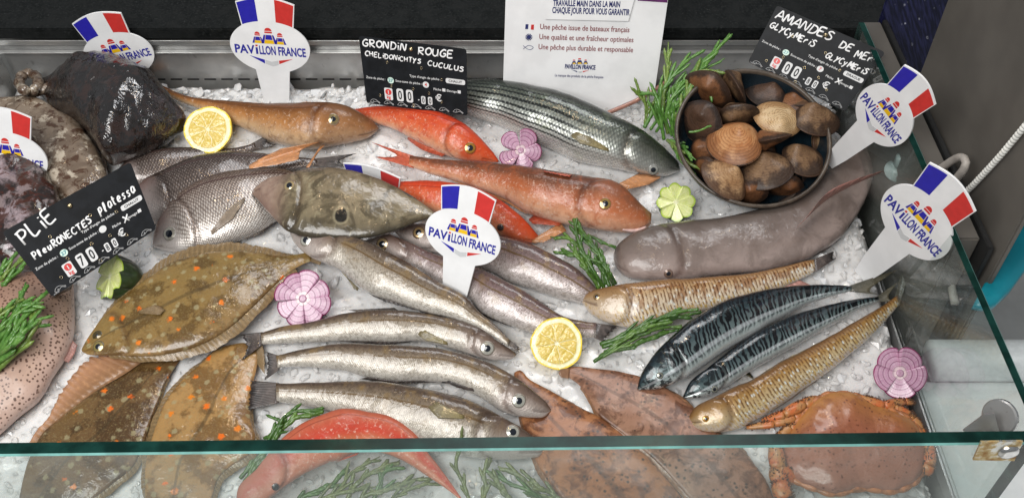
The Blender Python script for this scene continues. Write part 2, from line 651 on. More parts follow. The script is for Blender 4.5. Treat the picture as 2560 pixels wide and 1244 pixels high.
# ---- right-hand surroundings
M_TAUPE = plain('taupe_paint', (0.098, 0.089, 0.078), 0.5, var=0.12, scale=9)
mb = MB()
e1 = onaxis(2298, 188, 0, 0.592); e2 = onaxis(2500, 648, 0, 0.592)
mb.box((0.592, e2.y, -0.9), (0.600, e1.y, 1.2), 0, 0.002)
tag(mb.build('taupe_panel', [M_TAUPE], smooth=False, loc=(0.596, 0, -0.9)), 'dark taupe upright panel beyond the right end of the case', 'panel')
mb = MB()
mb.box((0.548, e2.y + 0.03, -0.10), (0.577, 0.333, 0.164), 0, 0.002)
mb.box((0.579, e2.y + 0.01, -0.10), (0.586, 0.333, 0.168), 1, 0.001)  # solid black bar put in for the shadow in the gap
tag(mb.build('side_ledge', [M_TAUPE, M_BLACK], smooth=False, loc=(0.7, 0.2, -0.1)), 'taupe ledge with a black bar for the gap shadow beside the side glass', 'ledge')

# dark blue printed panel
t = NT('droplet_print')
p = t.obj()
x_, y_, z_ = t.sep(p)
q = t.comb(t.ma('ADD', x_, t.ma('MULTIPLY', z_, 0.35)), 0, t.ma('MULTIPLY', z_, 0.55))
d1 = t.vor(q, 100, 1.0); g1 = t.noise(p, 40, 4)
st = t.noise(t.comb(t.ma('MULTIPLY', t.ma('ADD', x_, t.ma('MULTIPLY', z_, 0.5)), 260), 0, t.ma('MULTIPLY', z_, 30)), 1, 3)
c = t.mix(t.step(st, 0.4, 0.65), (0.005, 0.006, 0.022), (0.02, 0.022, 0.075))
c = t.mix(t.ma('MULTIPLY', t.step(d1, 0.10, 0.26, 1, 0), t.step(g1, 0.5, 0.62)), c, (0.62, 0.63, 0.72))
t.bsdf(c, 0.35)
mb = MB()
mb.box((nav.x, 0.336, -0.1), (1.2, 0.342, 1.0), 0, 0.002)
tag(mb.build('printed_panel', [t.m], smooth=False, loc=(0.7, 0.342, -0.1)), 'dark navy panel printed with small white droplets', 'panel')

# white work top to the right, lower shelf strip and tub
M_WHITE = plain('white_laminate', (0.78, 0.79, 0.79), 0.35, var=0.05, scale=25)
mb = MB()
mb.box((0.5435, -0.95, -0.075), (1.8, -0.20, -0.045), 0, 0.003)
tag(mb.build('white_worktop', [M_WHITE], smooth=False, loc=(1.1, -0.6, -0.075)), 'white laminate worktop to the right of the side glass', 'worktop')
M_GREYW = plain('grey_white_plastic', (0.55, 0.57, 0.58), 0.4, var=0.05)
mb = MB()
mb.tube([(0.56, -0.185, -0.02), (1.6, -0.185, -0.02)], 0.028, 24, 0)
tag(mb.build('grey_pipe', [M_GREYW], loc=(0.9, -0.185, -0.05)), 'thick pale grey pipe lying across behind the white worktop', 'pipe')
M_TEAL = plain('turquoise_plastic', (0.005, 0.21, 0.27), 0.32, var=0.1, scale=20, coat=0.3)
tq = [(2436, 757), (2462, 762), (2490, 757), (2528, 722), (2565, 672), (2625, 600), (2700, 470), (2680, 380), (2620, 430), (2560, 540), (2510, 635), (2470, 690)]
tq3 = [onaxis(x, y, 2, 0.115) for x, y in tq]
tb = thing('turquoise_tub', tq3[0] - Vector((0, 0, 0.1)), 'turquoise plastic tub edge beyond the side glass', 'tub')
mb = MB()
cen = sum(tq3, Vector((0, 0, 0))) / len(tq3)
rings = [[cen + (q - cen) * k + Vector((0, 0, z)) for q in tq3] for k, z in ((0.86, 0.0), (0.95, -0.001), (1.0, -0.005), (1.0, -0.012), (0.92, -0.018))]
for r_ in rings: mb.v += r_
mb.uv += [(0, 0)] * len(mb.v)
kq = len(tq3)
mb.f.append(list(range(kq))); mb.mi.append(0)
for a in range(4):
    for q in range(kq):
        mb.f.append([a * kq + q, (a + 1) * kq + q, (a + 1) * kq + (q + 1) % kq, a * kq + (q + 1) % kq]); mb.mi.append(0)
mb.build('tub_body', [M_TEAL], tb)

# cable loop and bead chain
M_CABLE = plain('grey_cable', (0.34, 0.31, 0.28), 0.5)
pts = [onaxis(x, y, 0, 0.566 + k * 0.0006) for k, (x, y) in enumerate(((2300, 440), (2345, 425), (2375, 405), (2400, 393), (2415, 402), (2408, 425), (2385, 455), (2370, 490), (2362, 560), (2368, 640), (2380, 720), (2388, 760)))]
mb = MB()
mb.tube(spline(pts, 50), 0.0052, 12)
tag(mb.build('looped_cable', [M_CABLE], loc=pts[0]), 'grey cable bent in a loop behind the side glass', 'cable')
M_BEAD = plain('white_bead', (0.72, 0.71, 0.67), 0.3)
mb = MB()
bp_ = [onaxis(x, y, 0, 0.5845) for x, y, yy in ((2600, 270, -0.02), (2560, 318, -0.02), (2500, 390, -0.025), (2440, 455, -0.03), (2408, 490, -0.035), (2370, 560, -0.04), (2362, 620, -0.045), (2375, 670, -0.05), (2395, 698, -0.05))]
sp_ = spline(bp_, 62)
for q in sp_:
    b = len(mb.v)
    mb.lathe([(0, -0.0042), (0.0025, -0.0034), (0.0041, -0.001), (0.0041, 0.001), (0.0025, 0.0034), (0, 0.0042)], q, (0.3, 0.2, 1), 10)
mb.tube(sp_, 0.0009, 5)
tag(mb.build('bead_chain', [M_BEAD], loc=sp_[0]), 'white bead pull chain hanging in front of the taupe panel', 'chain')
M_CLIP = plain('clear_plastic', (0.36, 0.42, 0.41), 0.25)
mb = MB()
c0 = onaxis(2250, 405, 1, 0.07)
mb.lathe([(0, 0), (0.017, 0), (0.018, 0.004), (0.013, 0.006), (0.012, 0.012), (0, 0.013)], c0 - Vector((0, 0, 0.02)), (0, -0.3, 1), 28)
mb.box(tuple(c0 + Vector((-0.007, -0.006, -0.008))), tuple(c0 + Vector((0.007, 0.006, 0.012))), 0, 0.0015)
mb.tube([c0 + Vector((0, 0, 0.01)), c0 + Vector((0.008, 0.002, 0.05))], 0.0018, 8)
tag(mb.build('suction_clip', [M_CLIP], loc=c0), 'clear plastic suction clip on the side glass by the eel tail', 'clip')

# pavement in front (what the front pane mirrors)
mb = MB()
mb.add([(-6, -8, -0.9), (6, -8, -0.9), (6, 6, -0.9), (-6, 6, -0.9)], [(0, 1, 2, 3)])
pv = mb.build('pavement', [plain('pale_paving', (0.52, 0.52, 0.5), 0.7, var=0.1, scale=6)], smooth=False)
pv['kind'] = 'structure'
# ------------------------------------------------------------------ fish builder
class Fish:
    def __init__(s, root, D, V, h=0.0, fl=0.62, N=84, M=44, mat=None, lump=(0.0011, 30), gill=None, mouth=None, name='body', bmax=None,
                 sq=0.82, cap=None, bend=None, roll=0.75):
        s.root = root
        d2, v2 = spline(D, N), spline(V, N)
        up = NB
        # first pass for widths
        a0 = [(bed(d.x, d.y, h + 0.015) - bed(v.x, v.y, h + 0.015)).length / 2 for d, v in zip(d2, v2)]
        b0 = [a * fl for a in a0]
        # smooth thickness so the middle is fullest
        for _ in range(6):
            b0 = [b0[0]] + [(b0[i - 1] + 2 * b0[i] + b0[i + 1]) / 4 for i in range(1, N - 1)] + [b0[-1]]
        if cap: b0 = [min(b, cap) for b in b0]
        s.N, s.M = N, M
        s.rings, s.cen, s.h = [], [], h
        verts, uv, uvm, crease = [], [], [], []
        L, prev = 0, None
        s.Dw, s.Vw, s.zc = [], [], []
        mb_ = max(b0)
        for i in range(N):
            c0 = bed((d2[i].x + v2[i].x) / 2, (d2[i].y + v2[i].y) / 2, h + b0[i])
            up = (NB * (1 - roll) + (CAM - c0).normalized() * roll).normalized()
            cs = up.dot(NB); sn = sqrt(max(0, 1 - cs * cs))
            ext = sqrt((b0[i] * cs) ** 2 + (a0[i] * 0.9 * sn * 0.8) ** 2)
            z = h + 0.8 * ext + 0.2 * mb_ - 0.003
            if bend: z += bend(i / (N - 1))
            C = bed((d2[i].x + v2[i].x) / 2, (d2[i].y + v2[i].y) / 2, z)
            A, B = onplane(d2[i].x, d2[i].y, C, up), onplane(v2[i].x, v2[i].y, C, up)
            C = (A + B) / 2
            e = (A - B)
            a = e.length / 2
            e = e.normalized() if a > 1e-7 else UPV
            if prev is not None: L += (C - prev).length
            prev = C
            s.cen.append(C); s.Dw.append(A); s.Vw.append(B); s.zc.append(z)
            for j in range(M):
                q = 2 * pi * j / M
                c_, s_ = cos(q), sin(q)
                nn = up
                pos = C + e * (a * sgnpow(c_, sq)) + nn * (b0[i] * sgnpow(s_, sq))
                u = i / (N - 1)
                v = (q / pi) if q <= pi else (2 - q / pi)
                off = 0.0; g1 = g2 = 0.0
                if lump[0]:
                    off += lump[0] * noise.noise(pos * lump[1]) + lump[0] * 0.4 * noise.noise(pos * lump[1] * 2.7)
                if gill and 0.12 < v < 0.92:
                    ug = gill[0] + gill[1] * (1 - ((v - 0.52) / 0.4) ** 2)
                    f = (u - ug) / 0.012
                    g1 = exp(-f * f * 0.8) * (1 if v > 0.25 else max(0, (v - 0.12) / 0.13))
                    off -= min(a, 0.014) * 0.17 * exp(-f * f)
                    if u < ug: off += min(a, 0.014) * 0.07 * exp(-((u - ug + 0.03) / 0.03) ** 2)
                if mouth and u < mouth[0]:
                    f = (v - mouth[1]) / 0.03
                    g2 = exp(-f * f * 1.4)
                    off -= min(a, 0.01) * 0.25 * exp(-f * f) * (1 - (u / mouth[0]) ** 3)
                if off:
                    nr = (e * (c_ / max(a, 1e-4)) + nn * (s_ / max(b0[i], 1e-4)))
                    pos = pos + nr.normalized() * off * min(1, a / 0.004)
                verts.append(pos); uv.append((u, v)); uvm.append((L, v * (a + b0[i]) * 1.3)); crease.append((g1, g2))
        faces = []
        for i in range(N - 1):
            for j in range(M):
                j2 = (j + 1) % M
                faces.append((i * M + j, (i + 1) * M + j, (i + 1) * M + j2, i * M + j2))
        verts.append(s.cen[0]); uv.append((0, 0.5)); uvm.append((0, 0)); crease.append((0, 0))
        verts.append(s.cen[-1]); uv.append((1, 0.5)); uvm.append((L, 0)); crease.append((0, 0))
        for j in range(M):
            j2 = (j + 1) % M
            faces.append((len(verts) - 2, j, j2))
            faces.append((len(verts) - 1, (N - 1) * M + j2, (N - 1) * M + j))
        s.verts = verts
        s.len = L
        s.body = mesh(name, verts, faces, mat, root, uv=uv, uvm=uvm, crease=crease)
        s.px = None

    def at(s, px, py):
        """point and outward normal of the visible side under a pixel of the reference"""
        if s.px is None:
            s.px = []
            for i in range(s.N):
                for j in range(0, s.M // 2 + 1):
                    k = i * s.M + j
                    s.px.append((*toPx(s.verts[k]), i, j))
        best = min(s.px, key=lambda t: (t[0] - px) ** 2 + (t[1] - py) ** 2)
        i, j = best[2], best[3]
        i0, i1 = max(0, i - 2), min(s.N - 1, i + 2)
        j0, j1 = max(0, j - 2), min(s.M // 2, j + 2)
        P = lambda a, b: s.verts[a * s.M + b]
        n = (P(i1, j) - P(i0, j)).cross(P(i, j1) - P(i, j0))
        n = n.normalized() if n.length > 1e-12 else NB
        if n.dot(NB) < 0: n = -n
        return onplane(px, py, P(i, j), n if abs(n.dot(FWD)) > 0.2 else NB), n

    def eye(s, px, py, r, iris=(0.62, 0.60, 0.52), ring=(0.35, 0.3, 0.25), pupil=0.5, squash=1.0, tilt=0.35, bulge=0.65):
        p, n = s.at(px, py)
        n = (n * (1 - tilt) + (-FWD) * tilt).normalized()
        R = r * (p - CAM).dot(FWD) / FPX
        mb = MB()
        prof = [(R * 1.16, -R * 0.5), (R * 1.12, -0.02 * R), (R * 1.0, R * 0.16 * bulge), (R * 0.9, R * 0.2 * bulge), (R * 0.72, R * 0.27 * bulge),
                (R * pupil, R * 0.33 * bulge), (R * pupil * 0.96, R * 0.34 * bulge), (R * 0.25, R * 0.40 * bulge), (0, R * 0.42 * bulge)]
        mb.lathe(prof, p - n * R * 0.04, n, 28, [0, 0, 1, 2, 2, 3, 3, 3])
        return mb.build('eye', [eyemat(ring, 0.3), eyemat(tuple(0.5 * x for x in ring), 0.25), eyemat(iris, 0.15, 0.5), eyemat((0.010, 0.013, 0.020), 0.06)], s.root)

    def fin(s, name, base, tip, mat, n=22, m=6, hb=None, ht=None, rag=0.06, ripple=0.00035, seed=1, on=False, lift=0.0, parent=None):
        """fan between two pixel polylines; heights above the ice; on = base and tip lie on the body's side"""
        r = random.Random(seed)
        bp, tp = spline(base, n), spline(tip, n)
        zb = hb if hb is not None else s.h + 0.012
        zt = ht if ht is not None else s.h + 0.005
        if name == 'tail_fin': zb = s.zc[-1]; zt = 0.5 * zb + 0.5 * (ht or zb)
        V, uv = [], []
        for i in range(n):
            k = 1 - r.uniform(0, rag)
            for j in range(m):
                f = j / (m - 1) * k
                x = bp[i].x + (tp[i].x - bp[i].x) * f; y = bp[i].y + (tp[i].y - bp[i].y) * f
                rp = ripple * (1 if i % 2 else -1) * (0.3 + f)
                if on:
                    P, nn = s.at(x, y)
                    P = P + nn * (0.0012 + lift * f) + NB * rp
                else:
                    P = bed(x, y, zb + (zt - zb) * f + rp + lift * sin(pi * f))
                V.append(P); uv.append((i / (n - 1), j / (m - 1)))
        F = []
        for i in range(n - 1):
            for j in range(m - 1):
                F.append((i * m + j, (i + 1) * m + j, (i + 1) * m + j + 1, i * m + j + 1))
        k0 = len(V)
        V += [p - NB * 0.0007 for p in V]; uv += uv[:]
        F += [tuple(k0 + q for q in reversed(f)) for f in F[:]]
        edge = [i * m for i in range(n)] + [(n - 1) * m + j for j in range(1, m)] + [i * m + m - 1 for i in range(n - 2, -1, -1)] + [j for j in range(m - 2, 0, -1)]
        for a in range(len(edge)):
            p, q = edge[a], edge[(a + 1) % len(edge)]
            F.append((p, p + k0, q + k0, q))
        return mesh(name, V, F, mat, parent or s.root, uv=uv)


def edgefin(f, name, side, u0, u1, hpx, mat, seed=1, n=26, fringe=False):
    """low folded fin along the back (D) or belly (V) edge, from u0 to u1 of the body"""
    r = random.Random(seed)
    E = f.Dw if side == 'D' else f.Vw
    O = f.Vw if side == 'D' else f.Dw
    V, uv = [], []
    m = 5
    for i in range(n):
        t_ = i / (n - 1)
        x = (u0 + (u1 - u0) * t_) * (f.N - 1)
        a = min(f.N - 2, int(x)); g = x - a
        p = E[a].lerp(E[a + 1], g); q = O[a].lerp(O[a + 1], g)
        d = (p - q).normalized()
        tg = (E[min(f.N - 1, a + 2)] - E[max(0, a - 1)]).normalized()
        hh = hpx * (p - CAM).dot(FWD) / FPX * (sin(pi * min(1, t_ * 1.25 + 0.06)) ** 0.7 if t_ < 0.75 else max(0.12, sin(pi * (0.94 + 0.06 * t_)) + (1 - t_) * 2.2)) * r.uniform(0.82, 1.08)
        for j in range(m):
            k = j / (m - 1)
            if fringe:
                h2 = hpx * (p - CAM).dot(FWD) / FPX * sin(pi * (0.04 + 0.92 * t_)) ** 0.6 * (1 - (r.uniform(0, 0.16) if j == 0 else 0))
                if j == 0: hrow = h2
                V.append(p - d * 0.003 + (d + tg * 0.35).normalized() * (hrow + 0.003) * k - NB * (0.0045 * k * k) + NB * (0.00022 if i % 2 else -0.00022) * k + NB * 0.0012 * sin(t_ * 37) * k)
                uv.append((t_, k)); continue
            V.append(p - d * 0.0015 + (d * 0.72 + tg * 0.6).normalized() * hh * k - NB * (0.0015 * k) + NB * (0.0004 if i % 2 else -0.0004) * k)
            uv.append((t_, k))
    F = []
    for i in range(n - 1):
        for j in range(m - 1):
            F.append((i * m + j, (i + 1) * m + j, (i + 1) * m + j + 1, i * m + j + 1))
    k0 = len(V)
    V += [p - NB * 0.0006 for p in V]; uv += uv[:]
    F += [tuple(k0 + q for q in reversed(fc)) for fc in F[:]]
    return mesh(name, V, F, mat, f.root, uv=uv)


_em = {}


def eyemat(c, rough, metal=0.0):
    k = (c, rough, metal)
    if k not in _em:
        t = NT('fish_eye')
        n = t.noise(t.obj(), 700, 2)
        t.bsdf(t.mix(t.step(n, 0.3, 0.7), tuple(x * 0.75 for x in c), c), rough, metal, 1.0, 0.03)
        _em[k] = t.m
    return _em[k]


def finmat(name, base, edge, rays=40, alpha=1.0, dark=0.55):
    t = NT(name)
    u, v, _ = t.sep(t.uv('UVMap'))
    w_ = t.ma('SINE', t.ma('MULTIPLY', u, rays * 6.283))
    n = t.noise(t.obj(), 160, 3)
    c = t.mix(t.step(v, 0.1, 0.95), base, edge)
    c = t.mix(t.ma('MULTIPLY', t.step(w_, -0.3, 0.7), 1 - dark), c, tuple(x * 0.35 for x in base))
    c = t.mix(t.step(n, 0.45, 0.75, 0, 0.5), c, tuple(min(1, x * 1.7 + 0.03) for x in base))
    t.bsdf(c, 0.35, 0, 0.6, 0.12, t.bump(w_, 0.35, 0.0006), sss=0.0)
    if alpha < 1:
        N = t.t.nodes
        tr = N.new('ShaderNodeBsdfTransparent')
        mx = N.new('ShaderNodeMixShader')
        pr = [x for x in N if x.type == 'BSDF_PRINCIPLED'][0]
        t.put(mx.inputs[0], t.step(w_, -0.6, 0.8, alpha * 0.75, min(1, alpha * 1.25)))
        t.t.links.new(tr.outputs[0], mx.inputs[1]); t.t.links.new(pr.outputs[0], mx.inputs[2])
        t.t.links.new(mx.outputs[0], t.out.inputs[0])
    return t.m


def fishmat(name, stops, extra=None, wob=0.07, metal=None, rough=0.3, coat=0.9, coatr=0.09, bumps=((70, 0.25, 0.0015), (600, 0.12, 0.0006)),
            wet=0.35, mott=0.25, sss=0.0, gamma=1.22, wsc=85, spec=0.25, streak=None, cior=1.5, wdist=0.6):
    """stops: dorsal-to-belly colours over v"""
    t = NT(name)
    U, V, _ = t.sep(t.uv('UVMap'))
    A, B, _ = t.sep(t.uv('met'))
    P = t.obj()
    n1 = t.noise(P, 34, 5, 0.6)
    n2 = t.noise(P, 130, 4, 0.65)
    vv = t.ma('ADD', V, t.ma('MULTIPLY', t.ma('SUBTRACT', n1, 0.5), wob * 2))
    vv = t.ma('ADD', vv, t.ma('MULTIPLY', t.ma('SUBTRACT', n2, 0.5), wob))
    c = t.ramp(vv, stops)
    c = t.mix(t.step(n2, 0.42, 0.72, 0, mott), c, t.mix(1.0, c, (0.5, 0.46, 0.43), 'MULTIPLY'))
    c = t.mix(t.step(n2, 0.56, 0.3, mott * 0.8, 0) if False else t.step(n1, 0.58, 0.8, 0, mott), c, t.mix(0.25, c, (0.8, 0.78, 0.74)))
    t.U, t.V, t.A, t.B, t.P, t.vv, t.n1, t.n2 = U, V, A, B, P, vv, n1, n2
    t.h = None
    if extra: c = extra(t, c)
    gm = t.t.nodes.new('ShaderNodeGamma')
    t.put(gm.inputs[0], c); t.put(gm.inputs[1], gamma)
    c = gm.outputs[0]
    g1, g2, _ = t.sep(t.uv('crease'))
    c = t.mix(t.ma('MULTIPLY', g1, 0.62), c, t.mix(1, c, (0.30, 0.20, 0.16), 'MULTIPLY'))
    c = t.mix(t.ma('MULTIPLY', g2, 0.8), c, t.mix(1, c, (0.22, 0.14, 0.12), 'MULTIPLY'))
    mt = t.ramp(vv, metal) if metal else 0.0
    nr = None
    if t.h is not None: nr = t.bump(t.h, 0.35, 0.0012)
    for sc, st, ds in bumps:
        nr = t.bump(t.noise(P, sc, 3), st, ds, nr)
    wv_ = t.comb(t.ma('MULTIPLY', U, streak[0]), t.ma('MULTIPLY', V, streak[1]), t.ma('MULTIPLY', n1, 2.0)) if streak else P
    wn = t.bump(t.noise(wv_, 1 if streak else wsc, 3, 0.55, wdist), wet, 0.0025 if not streak else 0.006)
    t.bsdf(c, t.step(n2, 0.3, 0.7, rough * 0.75, rough * 1.35), mt, coat, coatr, nr, wn, sss=sss, spec=spec).inputs['Coat IOR'].default_value = cior
    return t.m


def scales(t, size, amt=0.6):
    """overlapping scale net in metres; returns edge mask"""
    a = t.ma('MULTIPLY', t.A, 1 / size); b = t.ma('MULTIPLY', t.B, 1 / size)
    wv = t.ma('MULTIPLY', t.ma('SUBTRACT', t.n2, 0.5), 0.8)
    q = t.comb(t.ma('ADD', t.ma('ADD', a, b), wv), t.ma('SUBTRACT', a, b), 0)
    return t.vor(q, 0.72, 0.25)


def lateral(t, c, pos, wd, col, amt=0.8, curve=0.10):
    l = t.ma('ADD', pos, t.ma('MULTIPLY', t.ma('POWER', t.U, 1.5), curve))
    m = t.band(t.ma('ADD', t.V, t.ma('MULTIPLY', t.ma('SUBTRACT', t.n2, 0.5), 0.015)), l, wd)
    m = t.ma('MULTIPLY', m, t.step(t.U, 0.22, 0.27))
    return t.mix(t.ma('MULTIPLY', m, amt), c, col)


def headtint(t, c, col, end=0.2, amt=0.6):
    return t.mix(t.step(t.ma('ADD', t.U, t.ma('MULTIPLY', t.ma('SUBTRACT', t.n1, 0.5), 0.12)), end - 0.05, end + 0.05, amt, 0), c, col)


def specks(t, c, scale, lo, hi, col, amt=0.8, rnd=1.0, mask=None):
    d = t.vor(t.P, scale, rnd)
    m = t.step(d, lo, hi, amt, 0)
    if mask is not None: m = t.ma('MULTIPLY', m, mask)
    return t.mix(m, c, col)


# ---- species
def x_whiting(t, c):
    c = specks(t, c, 330, 0.10, 0.22, (0.10, 0.08, 0.06), 0.65, mask=t.step(t.noise(t.P, 60, 2), 0.45, 0.6))
    c = t.mix(t.step(t.noise(t.P, 240, 4, 0.75), 0.46, 0.60, 0, 0.6), c, t.mix(1, c, (0.5, 0.47, 0.43), 'MULTIPLY'))
    sc = scales(t, 0.0021)
    t.h = sc
    c = t.mix(t.step(sc, 0.3, 0.62, 0, 0.35), c, t.mix(1, c, (0.5, 0.46, 0.42), 'MULTIPLY'))
    c = t.mix(t.ma('MULTIPLY', t.step(t.noise(t.P, 48, 4, 0.6), 0.5, 0.66), t.step(t.V, 0.3, 0.75, 0.75, 0)), c, (0.26, 0.18, 0.085))
    c = lateral(t, c, 0.40, 0.02, (0.16, 0.10, 0.04), 0.85, 0.08)
    c = headtint(t, c, t.ramp(t.vv, [(0.0, (0.085, 0.055, 0.042)), (0.4, (0.20, 0.145, 0.12)), (0.62, (0.46, 0.40, 0.37)), (1, (0.62, 0.57, 0.54))]), 0.21, 0.85)
    return c


M_WHIT = fishmat('whiting_skin', [(0.0, (0.088, 0.060, 0.042)), (0.25, (0.145, 0.102, 0.072)), (0.40, (0.27, 0.215, 0.158)), (0.54, (0.53, 0.485, 0.42)), (0.8, (0.72, 0.69, 0.64)), (1, (0.68, 0.64, 0.60))],
                 x_whiting, metal=[(0.42, 0.0), (0.6, 0.22), (0.8, 0.25), (1, 0.1)], rough=0.30, bumps=((75, 0.35, 0.0025), (250, 0.4, 0.0013)))
M_WHITP = fishmat('mauve_whiting_skin', [(0.0, (0.13, 0.078, 0.070)), (0.28, (0.19, 0.125, 0.12)), (0.42, (0.32, 0.24, 0.235)), (0.56, (0.55, 0.49, 0.48)), (0.85, (0.68, 0.64, 0.62)), (1, (0.7, 0.66, 0.64))],
                  x_whiting, metal=[(0.4, 0.0), (0.56, 0.25), (0.8, 0.28), (1, 0.1)], rough=0.32, bumps=((75, 0.3, 0.0022), (250, 0.35, 0.0012)))


def x_mackerel(t, c):
    q = t.comb(t.ma('MULTIPLY', t.A, 1), t.ma('MULTIPLY', t.B, 0.75), 0)
    n = t.t.nodes.new('ShaderNodeTexWave')
    n.wave_type = 'BANDS'; n.bands_direction = 'X'
    wv = t.ma('ADD', t.A, t.ma('MULTIPLY', t.ma('SUBTRACT', t.noise(t.comb(t.A, t.B, 0), 95, 2), 0.5), 0.016))
    wv = t.ma('ADD', wv, t.ma('MULTIPLY', t.ma('SUBTRACT', t.noise(t.comb(t.A, t.B, 3), 40, 1), 0.5), 0.014))
    wv = t.ma('ADD', wv, t.ma('MULTIPLY', t.B, 0.35))
    s = t.ma('SINE', t.ma('MULTIPLY', wv, 6.283 / 0.0072))
    edge = t.step(t.vv, 0.60, 0.78, 1, 0)
    m = t.ma('MULTIPLY', t.step(s, -0.35, 0.2), edge)
    m = t.ma('MULTIPLY', m, t.step(t.U, 0.13, 0.2))
    c = t.mix(t.ma('MULTIPLY', m, 0.96), c, (0.006, 0.008, 0.012))
    hd = t.ma('MULTIPLY', t.step(t.noise(t.P, 160, 3), 0.48, 0.58), t.step(t.U, 0.22, 0.12, 0, 1) if False else t.step(t.U, 0.13, 0.22, 0.85, 0))
    c = t.mix(hd, c, (0.01, 0.012, 0.015))
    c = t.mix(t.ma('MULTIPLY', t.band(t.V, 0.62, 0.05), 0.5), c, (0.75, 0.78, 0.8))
    return c


M_MACK = fishmat('mackerel_skin', [(0.0, (0.010, 0.014, 0.020)), (0.24, (0.018, 0.030, 0.040)), (0.42, (0.062, 0.095, 0.105)), (0.58, (0.21, 0.265, 0.265)), (0.72, (0.50, 0.55, 0.54)), (1, (0.74, 0.72, 0.72))],
                 x_mackerel, wob=0.03, metal=[(0.3, 0.1), (0.6, 0.4), (1, 0.5)], rough=0.24, mott=0.12, bumps=((60, 0.12, 0.0015), (500, 0.1, 0.0005)), wet=0.3)


def x_weever(t, c):
    wv = t.ma('ADD', t.ma('MULTIPLY', t.A, 1.0), t.ma('MULTIPLY', t.B, -0.55))
    wv = t.ma('ADD', wv, t.ma('MULTIPLY', t.ma('SUBTRACT', t.n2, 0.5), 0.003))
    s = t.ma('SINE', t.ma('MULTIPLY', wv, 6.283 / 0.0054))
    s2 = t.noise(t.comb(t.ma('MULTIPLY', wv, 190), t.ma('MULTIPLY', t.B, 260), 0), 1, 2)
    m = t.ma('MULTIPLY', t.step(s, -0.1, 0.6), t.step(s2, 0.40, 0.52))
    bodym = t.step(t.U, 0.17, 0.24)
    c = t.mix(t.ma('MULTIPLY', t.ma('MULTIPLY', m, t.step(t.V, 0.15, 0.3)), t.ma('MULTIPLY', bodym, t.step(t.V, 0.66, 0.86, 0.72, 0.1))), c, (0.15, 0.062, 0.014))
    bl = t.ma('MULTIPLY', t.step(t.vor(t.comb(t.ma('MULTIPLY', wv, 185), t.ma('MULTIPLY', t.B, 230), 0), 1.0), 0.18, 0.36, 0.75, 0), t.ma('MULTIPLY', bodym, t.step(t.V, 0.3, 0.5)))
    c = t.mix(bl, c, (0.74, 0.80, 0.80))
    ye = t.ma('MULTIPLY', t.step(t.noise(t.comb(t.ma('MULTIPLY', wv, 500), t.ma('MULTIPLY', t.B, 120), 4), 1, 1), 0.52, 0.6, 0, 0.7), t.step(t.V, 0.5, 0.68))
    c = t.mix(ye, c, (0.55, 0.36, 0.055))
    t.h = t.ma('MULTIPLY', s, t.ma('MULTIPLY', bodym, 0.3))
    c = specks(t, c, 260, 0.12, 0.26, (0.13, 0.07, 0.03), 0.7, mask=t.step(t.U, 0.26, 0.2))
    return headtint(t, c, t.ramp(t.vv, [(0, (0.15, 0.08, 0.033)), (0.4, (0.25, 0.145, 0.06)), (0.62, (0.46, 0.35, 0.25)), (1, (0.70, 0.62, 0.55))]), 0.18, 0.55)


M_WEEV = fishmat('weever_skin', [(0.0, (0.13, 0.068, 0.026)), (0.25, (0.24, 0.13, 0.045)), (0.42, (0.44, 0.28, 0.11)), (0.6, (0.64, 0.53, 0.34)), (0.8, (0.68, 0.62, 0.54)), (1, (0.7, 0.62, 0.56))],
                 x_weever, wob=0.04, metal=[(0.3, 0.0), (0.6, 0.25), (1, 0.1)], rough=0.3, mott=0.2)


def x_weever2(t, c):
    c = x_weever(t, c)
    bl = t.ma('MULTIPLY', t.step(t.noise(t.comb(t.ma('MULTIPLY', t.A, 100), t.ma('MULTIPLY', t.B, 90), 0), 1, 2), 0.46, 0.56), t.band(t.V, 0.42, 0.2))
    return t.mix(t.ma('MULTIPLY', bl, t.step(t.U, 0.2, 0.28, 0, 0.7)), c, t.mix(1, c, (0.50, 0.30, 0.16), 'MULTIPLY'))


M_WEEV2 = fishmat('spotted_weever_skin', [(0.0, (0.19, 0.10, 0.04)), (0.2, (0.33, 0.19, 0.085)), (0.36, (0.50, 0.35, 0.20)), (0.55, (0.66, 0.57, 0.45)), (1, (0.74, 0.66, 0.6))],
                  x_weever2, wob=0.05, rough=0.3, mott=0.2)


def x_bream(t, c):
    sc = scales(t, 0.0031)
    t.h = sc
    body = t.step(t.U, 0.16, 0.22)
    c = t.mix(t.ma('MULTIPLY', t.step(sc, 0.22, 0.58, 0, 0.75), body), c, t.mix(1, c, (0.26, 0.21, 0.19), 'MULTIPLY'))
    c = t.mix(t.ma('MULTIPLY', t.step(sc, 0.06, 0.22, 0.35, 0), body), c, (0.8, 0.76, 0.74))
    c = lateral(t, c, 0.25, 0.02, (0.10, 0.055, 0.05), 0.75, 0.10)
    return headtint(t, c, t.ramp(t.vv, [(0, (0.14, 0.085, 0.07)), (0.3, (0.30, 0.21, 0.19)), (0.6, (0.58, 0.52, 0.50)), (1, (0.68, 0.62, 0.6))]), 0.17, 0.7)


